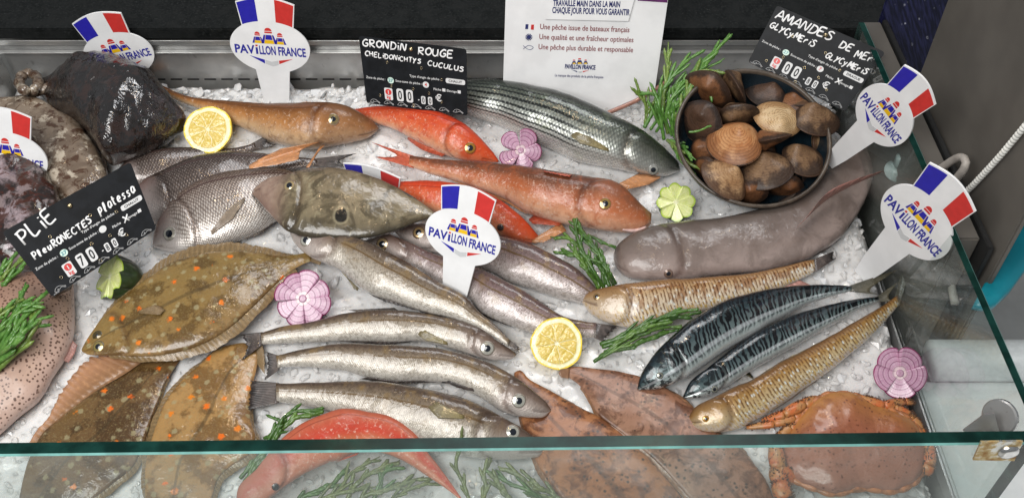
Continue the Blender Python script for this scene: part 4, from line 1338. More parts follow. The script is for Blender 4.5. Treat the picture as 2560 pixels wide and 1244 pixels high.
f.eye(1633, 424, 13, iris=(0.55, 0.55, 0.5), ring=(0.3, 0.3, 0.28))
edgefin(f, 'dorsal_fin', 'D', 0.42, 0.56, 12, F_DARK, 11)
f.fin('pectoral_fin', [(1522, 378), (1522, 372)], [(1450, 356), (1426, 338), (1440, 330), (1470, 340)], F_OLIVE, n=14, on=True, lift=0.003)
r = mk('large_gurnard', 'large reddish brown gurnard in the centre, white lipped mouth facing right', (1330, 480), 'gurnards')
f = Fish(r, [(1629, 533), (1606, 512), (1582, 488), (1555, 464), (1520, 449), (1480, 444), (1440, 438), (1380, 427), (1300, 414), (1200, 406), (1100, 399), (1045, 391), (1025, 389)],
         [(1627, 560), (1612, 574), (1576, 581), (1525, 579), (1475, 570), (1407, 558), (1323, 534), (1289, 515), (1255, 495), (1154, 458), (1080, 436), (1030, 418), (1022, 414)], 0.010, 0.6, mat=M_LGUR, gill=(0.24, 0.07), mouth=(0.06, 0.78))
f.eye(1513, 509, 15, iris=(0.42, 0.27, 0.07), ring=(0.45, 0.16, 0.08), pupil=0.5)
edgefin(f, 'dorsal_fin', 'D', 0.5, 0.9, 7, F_RED, 12)
edgefin(f, 'anal_fin', 'V', 0.5, 0.85, 7, F_ORANGE, 13)
f.fin('tail_fin', [(1036, 390), (1034, 420)], [(928, 355), (992, 388), (938, 392)], F_RED, n=22, hb=0.018, ht=0.012, rag=0.05)
f.fin('pectoral_fin', [(1402, 556), (1416, 576)], [(1344, 590), (1326, 606), (1356, 606)], F_ORANGE, n=14, hb=0.016, ht=0.012)
f.fin('pelvic_fin', [(1410, 546), (1398, 564)], [(1350, 532), (1322, 544), (1328, 558)], F_RED, n=12, hb=0.018, ht=0.012)
f.fin('far_pectoral_fin', [(1544, 460), (1562, 474)], [(1598, 432), (1652, 440), (1625, 460)], F_ORANGE, n=14, hb=0.020, ht=0.012)
f.fin('dorsal_fin', [(1430, 438), (1360, 428)], [(1424, 448), (1360, 435)], F_RED, n=12, m=4, on=True, lift=0.004)
mb = MB()
lp = [f.at(x, y) for x, y in ((1614, 566), (1600, 572), (1580, 575), (1556, 574))]
mb.tube(spline([p + n_ * 0.001 for p, n_ in lp], 14), [0.0012 + 0.0016 * sin(pi * (0.1 + 0.8 * k / 13)) for k in range(14)], 8)
mb.build('lip', [plain('pale_pink_lip', (0.62, 0.42, 0.38), 0.35, coat=0.5)], r)
r = mk('red_gurnard', 'small deep red gurnard half hidden behind the central round sign', (1200, 530), 'gurnards')
f = Fish(r, [(1346, 588), (1322, 560), (1290, 529), (1250, 500), (1200, 474), (1130, 458), (1060, 452), (995, 454)],
         [(1345, 596), (1330, 607), (1290, 601), (1240, 586), (1180, 562), (1100, 540), (1050, 522), (995, 498)], 0.005, 0.6, mat=M_RGUR, gill=(0.3, 0.08), mouth=(0.1, 0.75))
f.eye(1251, 568, 9, iris=(0.12, 0.04, 0.02), ring=(0.42, 0.16, 0.06), pupil=0.65)

# sea bream
r = mk('sea_bream', 'dark sea bream at the back, below the upper lemon', (500, 390), 'sea bream')
f = Fish(r, [(285, 440), (304, 416), (338, 389), (405, 375), (473, 370), (540, 373), (591, 370), (635, 358)],
         [(287, 448), (320, 470), (380, 462), (440, 440), (500, 415), (560, 398), (610, 385), (640, 372)], 0.0, 0.45, roll=0.3, mat=M_BREAMD)
f.fin('tail_fin', [(628, 359), (636, 374)], [(680, 331), (668, 352), (690, 362)], F_DARK, hb=0.010, ht=0.016)
r = mk('sea_bream', 'grey scaled sea bream in the middle, its head behind the plaice price card', (560, 450), 'sea bream')
f = Fish(r, [(338, 510), (344, 467), (388, 438), (439, 414), (490, 394), (557, 382), (625, 382), (700, 390), (790, 398)],
         [(340, 520), (365, 552), (420, 560), (480, 545), (560, 515), (640, 470), (720, 430), (795, 412)], 0.008, 0.38, roll=0.3, mat=M_BREAMD, gill=(0.18, 0.06))
f.fin('tail_fin', [(780, 397), (784, 415)], [(893, 383), (850, 403), (880, 418)], F_DARK, hb=0.016, ht=0.012)
r = mk('sea_bream', 'silver pink sea bream in front, clear scales and a large eye', (560, 520), 'sea bream')
f = Fish(r, [(382, 608), (388, 573), (405, 535), (436, 494), (473, 466), (523, 443), (591, 428), (659, 421), (709, 424), (745, 434), (790, 450)],
         [(382, 614), (405, 623), (439, 630), (480, 629), (530, 618), (584, 604), (640, 583), (690, 552), (740, 510), (792, 466)], 0.006, 0.33, N=90, M=52, roll=0.3, mat=M_BREAM, gill=(0.235, 0.06), mouth=(0.07, 0.75))
f.eye(424, 584, 17, iris=(0.55, 0.52, 0.44), ring=(0.4, 0.36, 0.32), pupil=0.55)
edgefin(f, 'anal_fin', 'V', 0.5, 0.72, 8, F_BROWN, 14)
f.fin('pectoral_fin', [(530, 586), (527, 578)], [(585, 545), (618, 490), (566, 530)], F_PALE, n=12, on=True, lift=0.002)
f.fin('dorsal_fin', [(500, 452), (600, 427), (700, 423)], [(500, 447), (600, 419), (700, 416)], F_BROWN, n=20, m=3, hb=0.03, ht=0.03)

# john dory
r = mk('john_dory', 'olive john dory with one dark round spot, beside the silver pink bream', (860, 520))
f = Fish(r, [(630, 480), (640, 466), (672, 446), (706, 438), (750, 427), (810, 421), (860, 424), (920, 438), (980, 463), (1030, 490), (1062, 512), (1085, 530)],
         [(631, 486), (645, 500), (665, 524), (690, 552), (720, 578), (780, 594), (860, 598), (930, 592), (990, 575), (1040, 556), (1085, 541)], 0.046, 0.2, N=90, M=52, roll=0.25, mat=M_DORY, gill=(0.25, 0.05), mouth=(0.06, 0.4))
f.eye(724, 464, 15, iris=(0.50, 0.38, 0.2), ring=(0.3, 0.2, 0.14), pupil=0.5)
edgefin(f, 'anal_fin', 'V', 0.3, 0.9, 9, F_DARK, 16)
f.fin('dorsal_fin', [(850, 424), (940, 446), (1020, 484)], [(852, 430), (945, 456), (1042, 498)], F_DARK, n=22, m=4, hb=0.06, ht=0.06)

# plaice
GP = 'plaice on the left'
r = mk('plaice', 'brown plaice with orange spots, topmost, its eyes at lower left', (470, 760), GP)
f = Fish(r, [(204, 872), (222, 840), (255, 795), (290, 758), (345, 714), (410, 668), (460, 646), (523, 632), (590, 628), (650, 632), (700, 640), (742, 636), (775, 630)],
         [(205, 878), (225, 886), (287, 887), (340, 890), (405, 886), (470, 872), (535, 846), (590, 806), (640, 760), (685, 716), (725, 680), (755, 662), (778, 652)], 0.020, 0.17, N=90, M=48, roll=0.0, mat=M_PLA1, gill=(0.16, 0.05), mouth=(0.05, 0.6))
f.eye(246, 866, 14, iris=(0.42, 0.33, 0.12), ring=(0.16, 0.12, 0.06), pupil=0.5)
f.eye(243, 838, 12, iris=(0.12, 0.09, 0.04), ring=(0.1, 0.08, 0.04), pupil=0.3)
edgefin(f, 'fin_fringe', 'D', 0.12, 0.93, 40, F_PLA, 178, 90, True)
edgefin(f, 'fin_fringe', 'V', 0.1, 0.93, 26, F_PLA, 179, 90, True)
f.fin('pectoral_fin', [(346, 778), (346, 784)], [(392, 764), (414, 776), (405, 790)], F_PLA, n=14, on=True, lift=0.003)
f.fin('tail_fin', [(768, 632), (774, 652)], [(800, 622), (812, 640), (800, 662)], F_PLA, hb=0.026, ht=0.024)
r = mk('plaice', 'dark brown plaice lower left, with a fanned out orange fin', (260, 1040), GP)
f = Fish(r, [(450, 890), (420, 880), (370, 895), (310, 935), (250, 970), (195, 1010), (150, 1045), (110, 1080), (85, 1120), (62, 1180), (48, 1245), (40, 1300)],
         [(450, 900), (432, 925), (410, 965), (392, 1015), (372, 1070), (352, 1130), (325, 1172), (285, 1205), (240, 1240), (190, 1275), (120, 1310), (60, 1320)], 0.002, 0.14, N=80, roll=0.0, mat=M_PLA2)
f.fin('upper_fin_fringe', [(410, 882), (370, 895), (310, 935), (250, 970), (195, 1010), (150, 1045), (110, 1080), (85, 1120)],
      [(330, 878), (280, 882), (222, 892), (180, 935), (145, 985), (117, 1045), (92, 1072), (70, 1108)], F_PLAO, n=70, m=5, hb=0.010, ht=0.012, rag=0.12)
edgefin(f, 'fin_fringe', 'V', 0.08, 0.9, 15, F_PLA, 186, 60, True)
r = mk('plaice', 'pale tan plaice left of the whiting tails, lowest of the three plaice', (500, 1050), GP)
f = Fish(r, [(640, 862), (600, 858), (545, 872), (500, 910), (450, 955), (412, 1010), (388, 1070), (370, 1130), (362, 1190), (365, 1250), (385, 1310)],
         [(645, 900), (640, 930), (628, 985), (628, 1050), (640, 1090), (622, 1135), (575, 1165), (545, 1195), (530, 1240), (510, 1290), (480, 1330)], 0.006, 0.14, N=80, roll=0.0, mat=M_PLA3)
edgefin(f, 'fin_fringe', 'D', 0.12, 0.9, 19, F_PLA, 190, 70, True)
edgefin(f, 'fin_fringe', 'V', 0.12, 0.9, 17, F_PLA, 191, 60, True)
f.fin('tail_fin', [(632, 868), (640, 905)], [(655, 850), (662, 890), (662, 935)], F_PLA, hb=0.014, ht=0.012, n=30)

# soles
r = mk('sole', 'orange brown speckled sole right of the whiting heads', (1430, 1080), 'speckled soles')
f = Fish(r, [(1286, 930), (1302, 925), (1326, 950), (1373, 975), (1424, 1004), (1475, 1031), (1525, 1058), (1580, 1105), (1640, 1165), (1690, 1225), (1740, 1290)],
         [(1284, 950), (1290, 985), (1300, 1040), (1316, 1085), (1336, 1143), (1356, 1182), (1395, 1240), (1440, 1300), (1520, 1350)], 0.002, 0.13, N=80, roll=0.0, mat=M_SOLE)
edgefin(f, 'fin_fringe', 'D', 0.08, 0.92, 11, F_SOLE, 198, 70, True)
edgefin(f, 'fin_fringe', 'V', 0.08, 0.92, 10, F_SOLE, 199, 60, True)
r = mk('sole', 'pinkish brown speckled sole under the mackerel snouts', (1620, 1050), 'speckled soles')
f = Fish(r, [(1412, 920), (1440, 916), (1470, 919), (1530, 926), (1596, 940), (1660, 968), (1715, 1005), (1760, 1050), (1800, 1085), (1838, 1108), (1870, 1142), (1902, 1185), (1935, 1245), (1950, 1300)],
         [(1410, 936), (1448, 962), (1475, 1000), (1498, 1037), (1552, 1080), (1600, 1118), (1640, 1152), (1690, 1205), (1730, 1250), (1780, 1300), (1860, 1340)], 0.008, 0.12, N=80, roll=0.0, mat=M_SOLEP)
edgefin(f, 'fin_fringe', 'D', 0.12, 0.93, 12, F_SOLE, 203, 70, True)
edgefin(f, 'fin_fringe', 'V', 0.08, 0.92, 12, F_SOLE, 204, 60, True)
f.fin('tail_fin', [(1425, 917), (1422, 945)], [(1400, 922), (1396, 932), (1402, 942)], F_SOLE, hb=0.014, ht=0.012)

# coral fish bent in an arc, bottom
r = mk('red_mullet', 'coral red fish bent in an arc, seen through the front glass', (840, 1080))
f = Fish(r, [(590, 1262), (600, 1212), (642, 1170), (675, 1128), (709, 1094), (760, 1055), (810, 1034), (860, 1022), (920, 1028), (985, 1045), (1035, 1080), (1070, 1130), (1103, 1172), (1130, 1209), (1156, 1246)],
         [(596, 1272), (655, 1255), (709, 1214), (760, 1183), (795, 1166), (827, 1153), (850, 1148), (884, 1130), (918, 1126), (968, 1133), (1019, 1156), (1070, 1190), (1113, 1219), (1140, 1240), (1150, 1252)], 0.022, 0.42, N=96, roll=0.3, mat=M_RMUL, gill=(0.2, 0.05))
f.eye(689, 1216, 9, iris=(0.04, 0.03, 0.03), ring=(0.25, 0.1, 0.08), pupil=0.7)
f.fin('pectoral_fin', [(838, 1155), (850, 1150)], [(868, 1140), (900, 1128), (892, 1136)], F_RED, n=10, hb=0.03, ht=0.026)

# dogfish at the left edge
r = mk('dogfish', 'pink dogfish covered in small brown spots at the left edge', (80, 880))
f = Fish(r, [(180, 694), (120, 680), (60, 684), (0, 700), (-60, 780), (-110, 900), (-160, 1020), (-170, 1120)],
         [(184, 712), (186, 780), (180, 850), (158, 900), (132, 940), (98, 995), (52, 1035), (10, 1075), (-60, 1130)], 0.0, 0.35, N=80, roll=0.3, mat=M_DOG)
f.fin('fin', [(120, 745), (150, 735), (178, 722)], [(135, 742), (165, 712), (186, 690)], F_BROWN, n=14, hb=0.03, ht=0.05)
f.fin('pelvic_fin', [(182, 850), (160, 900)], [(194, 862), (186, 884), (172, 906)], F_PINK, n=12, hb=0.012, ht=0.008)

# monkfish pile
r = mk('monkfish', 'glossy black brown monkfish at the back left', (280, 280), 'monkfish pile')
f = Fish(r, [(78, 222), (90, 204), (135, 190), (160, 168), (189, 148), (230, 142), (263, 145), (304, 158), (348, 168), (385, 194), (422, 228), (440, 257), (464, 292), (462, 320)],
         [(80, 228), (110, 246), (135, 272), (160, 285), (189, 300), (215, 325), (238, 350), (255, 385), (275, 402), (310, 394), (345, 384), (390, 364), (435, 340), (460, 324)], 0.012, 0.5, N=96, M=56, roll=0.2, mat=M_MONK, lump=(0.006, 26), cap=0.05)
mb = MB()
ring_ = [bed(72 + 24 * cos(a), 206 + 22 * sin(a), 0.045 + 0.012 * sin(a)) for a in [pi * 0.55 + 2 * pi * k / 26 for k in range(23)]]
ring_ += [bed(x, y, 0.04) for x, y in ((80, 232), (105, 226), (125, 215))]
mb.tube(ring_, [0.006 + 0.003 * abs(sin(k * 0.9)) for k in range(len(ring_))], 12)
mb.build('curled_barbel', [M_MONKP], r)
r = mk('monkfish', 'pale mottled monkfish between the black one and the plaice price card', (180, 340), 'monkfish pile')
f = Fish(r, [(-40, 262), (0, 248), (51, 240), (90, 248), (135, 274), (189, 304), (220, 340), (250, 380), (268, 430), (268, 500)],
         [(-40, 330), (0, 360), (50, 385), (80, 410), (105, 450), (130, 490), (180, 520), (215, 530), (262, 512)], 0.004, 0.34, N=84, M=50, roll=0.2, mat=M_MONKP, lump=(0.005, 26), cap=0.042)
edgefin(f, 'fin', 'D', 0.25, 0.9, 10, F_BROWN, 22, 40)
r = mk('monkfish', 'mauve and brown monkfish at the left edge behind the plaice price card', (40, 480), 'monkfish pile')
f = Fish(r, [(-60, 322), (-20, 322), (20, 322), (60, 334), (90, 352), (100, 390), (120, 440), (150, 490), (170, 560), (150, 640)],
         [(-90, 380), (-80, 460), (-60, 520), (-50, 580), (-30, 640), (0, 665), (40, 672), (80, 676), (110, 668), (145, 650)], 0.006, 0.42, N=84, M=50, roll=0.2, mat=M_MONKV, lump=(0.005, 36), cap=0.048)
r = mk('fish_tail', 'thin pinkish fish tail sticking out beneath the white poster', (1580, 255), None, 'fish')
mb = MB()
mb.tube(spline([bed(x, y, h) for x, y, h in ((1500, 290, 0.012), (1545, 272, 0.02), (1590, 252, 0.024), (1640, 222, 0.03), (1680, 195, 0.03))], 24), [0.0035] * 24, 10)
mb.build('tail', [plain('pink_skin', (0.34, 0.16, 0.12), 0.35, coat=0.6)], r)
# ------------------------------------------------------------------ signs and cards
M_SWHITE = plain('white_sign_plastic', (0.82, 0.82, 0.825), 0.38, var=0.045, scale=22)
M_SBLUE = plain('sign_blue', (0.022, 0.018, 0.36), 0.35, var=0.05)
M_SRED = plain('sign_red', (0.58, 0.035, 0.03), 0.35, var=0.05)
M_SYEL = plain('sign_yellow', (0.82, 0.50, 0.01), 0.35, var=0.05)
M_SGREY = plain('sign_pale_grey', (0.58, 0.59, 0.60), 0.4, var=0.03)
M_TBLUE = plain('text_blue', (0.022, 0.024, 0.30), 0.4, var=0.03)
M_CARD = plain('black_card', (0.007, 0.008, 0.010), 0.45, var=0.3, scale=60, spec=0.18)
M_CHALK = plain('white_chalk_pen', (0.82, 0.82, 0.82), 0.6, var=0.04)
M_PRINT = plain('white_print', (0.66, 0.66, 0.66), 0.5, var=0.03)
M_BRASS = plain('brass_pin', (0.62, 0.50, 0.30), 0.25, 1.0)
M_PALEG = plain('pale_green_disc', (0.62, 0.78, 0.68), 0.5, var=0.03)
M_TRED = plain('text_dark_red', (0.22, 0.035, 0.04), 0.5, var=0.03)
M_NAVY = plain('text_navy', (0.018, 0.026, 0.13), 0.5, var=0.03)
M_PURP = plain('poster_purple', (0.11, 0.02, 0.11), 0.5, var=0.15)


def fit_plane(anchor, O, X, Y, ratio):
    """normal of the plane through anchor on which O-X and O-Y come out square with |OX| / |OY| = ratio"""
    best = None
    for ia in range(-75, 76, 5):
        for ie in range(-15, 86, 5):
            for da, de in ((0, 0), (2.5, 0), (0, 2.5), (2.5, 2.5)):
                az, el = radians(ia + da), radians(ie + de)
                n = Vector((sin(az) * cos(el), -cos(az) * cos(el), sin(el)))
                if n.dot(-FWD) < 0.35: continue
                o = onplane(*O, anchor, n)
                x = onplane(*X, anchor, n) - o; y = onplane(*Y, anchor, n) - o
                c = x.dot(y) / (x.length * y.length)
                k = math.log(x.length / y.length / ratio)
                cost = c * c * 2 + k * k * 0.5 + 0.5 * (1 - n.dot((CAM - anchor).normalized()))
                if best is None or cost < best[0]: best = (cost, n)
    return best[1]


def ell(a, b, t0, t1, n):
    return [(a * cos(t0 + (t1 - t0) * i / n), b * sin(t0 + (t1 - t0) * i / n)) for i in range(n + 1)]


def sign(label, base, O, X, Y, top, stem=-200):
    """base = foot point in the ice, top = world point of the flag's top middle; turns the board about that axis to face right"""
    u = (top - base).normalized()
    o0 = onplane(*O, base, (CAM - base).normalized())
    best = None
    a0 = (-FWD - u * (-FWD).dot(u)).normalized()
    for k in range(-60, 61, 3):
        a = radians(k)
        n = (a0 * cos(a) + u.cross(a0) * sin(a)).normalized()
        if n.dot((CAM - base).normalized()) < 0.3: continue
        o = onplane(*O, base, n); x = onplane(*X, base, n) - o
        c = x.dot(u) / x.length
        ka = math.log(x.length / (top - o).length * 1.24)
        cost = 3 * c * c + ka * ka + 0.5 * (1 - n.dot((CAM - base).normalized()))
        if best is None or cost < best[0]: best = (cost, n)
    n = best[1]
    o = onplane(*O, base, n); x = onplane(*X, base, n)
    o = base + u * (o - base).dot(u)
    r = u.cross(n).normalized()
    sx, sy = abs((x - o).dot(r)) / 100, (top - o).length / 124
    m = sqrt(sx * sy); sx = m * (sx / m) ** 0.8; sy = m * (sy / m) ** 0.9
    frm = (o, r * sx, u * sy, n)
    stem = max(stem, -(o - base).length / sy - 12)
    root = thing('round_sign', o + u * sy * stem, label, 'sign', 'round flag signs stuck in the ice')
    # outline: ellipse + flag + stem
    pts = []
    t = math.acos(0.64)
    tl = math.asin(0.86)
    pts += ell(100, 66, -tl, t, 22)
    fl = [(64 + 8 * k / 4, 51 + 58 * k / 4) for k in range(1, 5)]
    pts += fl
    pts += [(72 - 144 * k / 12, 109 + 15 * sin(pi * k / 12)) for k in range(1, 12)]
    pts += [(-x_, y_) for x_, y_ in reversed(fl)]
    pts += ell(100, 66, pi - t, pi + tl, 22)
    pts += [(-43, -60), (-32, -150), (-22, stem), (22, stem), (32, -150), (43, -60)]
    mb = MB()
    mb.prism(pts, frm, -0.0012, 0.0012, 0)
    mb.build('board', [M_SWHITE], root, False)

    def fy(x):
        return 51 + 12 * (1 - (abs(x) / 64) ** 2) + 2.5

    def top(x):
        return 109 + 15 * cos(pi * x / 144) - 3
    mb = MB()
    for s_, nm, mt in ((-1, 'blue_stripe', M_SBLUE), (1, 'red_stripe', M_SRED)):
        q = MB()
        xs = [23 + (70.0 - 23) * k / 6 for k in range(7)]
        lo = [(s_ * (22 + 39.5 * k / 6), fy(22 + 39.5 * k / 6) if k < 6 else 54) for k in range(7)]
        hi = [(s_ * (24 + 45.5 * k / 6), top(24 + 45.5 * k / 6)) for k in range(6, -1, -1)]
        pl = lo + hi
        if s_ < 0: pl = list(reversed(pl))
        q.prism(pl, frm, 0.0012, 0.00155, 0)
        q.build(nm, [mt], root, False)
    q = MB()
    put_text(q, 'PAV', frm, -89, -18.5, 50, 21, 0.0015, 0, 0.03)
    put_text(q, 'I', frm, -36.5, -18.5, 5.5, 16, 0.0015, 0, 0.03)
    q.prism([(-36.6, 0.5), (-31, 0.5), (-30.2, 4.5), (-35.8, 4.5)], frm, 0.0012, 0.0015, 1)
    put_text(q, 'LLON', frm, -27.5, -18.5, 41, 21, 0.0015, 0, 0.03)
    put_text(q, 'FRANCE', frm, 20, -18.5, 69, 21, 0.0015, 0, 0.03)
    q.build('lettering', [M_TBLUE, M_SRED], root, False)
    q = MB()
    for cx, cy, k in ((-28, 9, 0.72), (0, 9, 1.0), (28, 9, 0.72)):
        P = lambda l: [(cx + a * k, cy + b * k) for a, b in l]
        q.prism(P([(-20, 0), (-13, 0), (-8, 22), (-12, 22)]), frm, 0.0012, 0.0015, 0)
        q.prism(P([(-12.4, 0), (12.4, 0), (10.3, 9), (-10.3, 9)]), frm, 0.0012, 0.0015, 1)
        q.prism(P([(-12.4, 0), (-10.3, 9), (-7, 22), (-8, 22)]), frm, 0.0012, 0.0015, 1)
        q.prism(P([(12.4, 0), (8, 22), (7, 22), (10.3, 9)]), frm, 0.0012, 0.0015, 1)
        q.prism(P([(-9, 10), (9, 10), (6.6, 22), (-6.6, 22)]), frm, 0.0012, 0.0016, 0)
        q.prism(P([(13, 0), (20, 0), (12, 22), (8.6, 22)]), frm, 0.0012, 0.0015, 0)
        hd = P([(9, 32)] + [(9 * cos(pi * i / 10), 32 + 8 * sin(pi * i / 10)) for i in range(1, 10)] + [(-9, 32)])
        q.prism(hd, frm, 0.0012, 0.0015, 2)
        q.prism(P([(-9.4, 26.5), (9.4, 26.5), (9.4, 30.4), (-9.4, 30.4)]), frm, 0.0012, 0.0015, 2)
    q.build('emblem', [M_SBLUE, M_SYEL, M_SRED], root, False)
    q = MB()
    q.prism([(-54, -24), (-17, -43), (-17, -33)], frm, 0.0012, 0.0015, 0)
    q.prism([(-15, -33), (-15, -43.6), (2, -49), (17, -44.6), (17, -33), (0, -37)], frm, 0.0012, 0.0015, 1)
    q.prism([(19, -33), (19, -42), (54, -27)], frm, 0.0012, 0.0015, 2)
    q.build('chevron', [M_SBLUE, M_SGREY, M_SRED], root, False)
    return root


sign('round flag sign at the back left, tilted, smeared and half behind the black monkfish', bed(345, 215, 0.0), (285, 140), (382, 124), (233, 32), onaxis(233, 32, 1, 0.325))
sign('upright round flag sign at the back behind the orange brown gurnard', bed(692, 254, 0.0), (677, 118), (775, 127), (660, -8), onaxis(660, -8, 1, 0.322))
sign('upright round flag sign in the centre, in front of the small red gurnard', bed(1138, 727, 0.030), (1153, 591), (1250, 628), (1174, 466), onaxis(1174, 466, 2, 0.150))
sign('round flag sign leaning right beside the clam bowl', bed(2078, 402, 0.05), (2204, 281), (2256, 350), (2318, 196), onaxis(2318, 196, 2, 0.30))
sign('round flag sign leaning right above the mackerel tails', bed(2150, 692, -0.004), (2286, 552), (2359, 632), (2399, 449), onaxis(2399, 449, 2, 0.268))
sign('round flag sign cut off by the left edge, mostly behind the mauve monkfish', bed(32, 500, 0.0), (20, 393), (120, 412), (3, 268), onaxis(3, 268, 1, bed(32, 500, 0.0).y + 0.05))
b_ = bed(926, 448, 0.024)
sign('round flag sign sunk in the ice behind the john dory, only its flag top showing', b_ + Vector((0.004, 0, -0.045)), (940, 496), (1040, 526), (928, 417), onaxis(928, 417, 1, b_.y), stem=-80)

# hand lettering: strokes in a unit box
HAND = {
    'A': [[(0, 0), (0.35, 1), (0.45, 1), (0.75, 0)], [(0.12, 0.36), (0.66, 0.4)]],
    'C': [[(0.62, 0.85), (0.35, 1), (0.08, 0.7), (0.05, 0.3), (0.3, 0), (0.62, 0.1)]],
    'D': [[(0.08, 0), (0.1, 1)], [(0, 0.98), (0.45, 0.9), (0.66, 0.55), (0.5, 0.12), (0.02, 0)]],
    'E': [[(0.62, 1), (0.12, 0.95), (0.06, 0.5), (0.1, 0.04), (0.62, 0.06)], [(0.08, 0.52), (0.5, 0.56)]],
    'G': [[(0.62, 0.9), (0.35, 1), (0.06, 0.6), (0.1, 0.15), (0.4, 0), (0.62, 0.2), (0.6, 0.45), (0.36, 0.44)]],
    'H': [[(0.06, 1), (0.08, 0)], [(0.6, 1), (0.6, 0)], [(0.08, 0.5), (0.6, 0.52)]],
    'I': [[(0.2, 1), (0.2, 0)]],
    'i': [[(0.15, 0.66), (0.15, 0)], [(0.16, 0.9), (0.17, 0.98)]],
    'L': [[(0.1, 1), (0.06, 0.04), (0.58, 0.08)]],
    'M': [[(0, 0), (0.12, 1), (0.38, 0.3), (0.64, 1), (0.74, 0)]],
    'N': [[(0.02, 0), (0.1, 1), (0.56, 0.04), (0.64, 1)]],
    'O': [[(0.35, 1), (0.06, 0.7), (0.08, 0.25), (0.36, 0), (0.64, 0.3), (0.62, 0.75), (0.35, 1)]],
    'P': [[(0.08, 0), (0.12, 1)], [(0.0, 0.96), (0.45, 0.98), (0.62, 0.75), (0.45, 0.5), (0.12, 0.46)]],
    'R': [[(0.08, 0), (0.1, 1)], [(0, 0.96), (0.45, 1), (0.6, 0.76), (0.42, 0.54), (0.1, 0.5), (0.64, 0)]],
    'S': [[(0.6, 0.9), (0.3, 1), (0.1, 0.78), (0.5, 0.45), (0.52, 0.15), (0.25, 0), (0.02, 0.1)]],
    'T': [[(0, 0.98), (0.66, 1)], [(0.34, 1), (0.32, 0)]],
    'U': [[(0.06, 1), (0.06, 0.25), (0.3, 0), (0.56, 0.25), (0.6, 1)], [(0.6, 1), (0.62, 0)]],
    'Y': [[(0.04, 1), (0.3, 0.5), (0.58, 1)], [(0.58, 1), (0.3, 0.5), (0.1, -0.2)]],
    'X': [[(0, 1), (0.6, 0)], [(0.6, 1), (0, 0)]],
    'a': [[(0.5, 0.6), (0.2, 0.66), (0.04, 0.3), (0.2, 0), (0.5, 0.25), (0.5, 0.62), (0.56, 0.05)]],
    'e': [[(0.06, 0.32), (0.46, 0.4), (0.36, 0.66), (0.1, 0.5), (0.1, 0.12), (0.5, 0.06)]],
    'l': [[(0.14, 0), (0.3, 0.6), (0.24, 1), (0.12, 0.8), (0.14, 0.05), (0.34, 0.04)]],
    'p': [[(0.02, -0.3), (0.14, 0.66)], [(0.1, 0.55), (0.45, 0.66), (0.5, 0.3), (0.1, 0.1)]],
    'n': [[(0.05, 0), (0.1, 0.62)], [(0.1, 0.5), (0.35, 0.66), (0.46, 0.5), (0.48, 0)]],
    'u': [[(0.06, 0.62), (0.08, 0.15), (0.3, 0), (0.44, 0.3), (0.46, 0.62)], [(0.46, 0.4), (0.52, 0)]],
    'r': [[(0.05, 0), (0.1, 0.62)], [(0.1, 0.4), (0.3, 0.64), (0.46, 0.58)]],
    's': [[(0.46, 0.6), (0.2, 0.66), (0.12, 0.48), (0.4, 0.25), (0.3, 0.02), (0.02, 0.06)]],
    't': [[(0.22, 0.95), (0.2, 0.1), (0.4, 0.02)], [(0.02, 0.62), (0.46, 0.66)]],
    'y': [[(0.04, 0.6), (0.24, 0.1)], [(0.5, 0.64), (0.2, -0.1), (0.0, -0.35)]],
    'm': [[(0.02, 0), (0.08, 0.62), (0.28, 0.2), (0.5, 0.64), (0.6, 0)]],
}


def handwrite(mb, s, F, x, y, x1, y1, h, wd, seed=1, n=None, mi=0):
    """letters spread from (x, y) to (x1, y1) in card units; h letter height"""
    r = random.Random(seed)
    adv = []
    for ch in s:
        adv.append(0.42 if ch == ' ' else (0.36 if ch in 'Ii' else 0.82))
    tot = sum(adv)
    L = sqrt((x1 - x) ** 2 + (y1 - y) ** 2)
    dx, dy = (x1 - x) / L, (y1 - y) / L
    k = L / tot
    pos = 0
    for ch, a in zip(s, adv):
        if ch in HAND:
            hh = h * r.uniform(0.9, 1.08); jy = h * r.uniform(-0.05, 0.05); sl = r.uniform(0.04, 0.2)
            for st in HAND[ch]:
                pts = []
                sp = spline(st, max(6, len(st) * 5)) if len(st) > 2 else [Vector((*st[0], 0)), Vector((*st[1], 0))]
                for q in sp:
                    lx = (q.x + sl * q.y) * k * 1.0; ly = q.y * hh + jy
                    px_ = x + dx * (pos * k + lx) - dy * ly
                    py_ = y + dy * (pos * k + lx) + dx * ly
                    pts.append(F(px_, py_))
                mb.tube(pts, wd / 2 * r.uniform(0.88, 1.12), 8, mi, flat=0.28, fn=n)
        pos += a


CARD_W, CARD_H = 150.0, 100.0


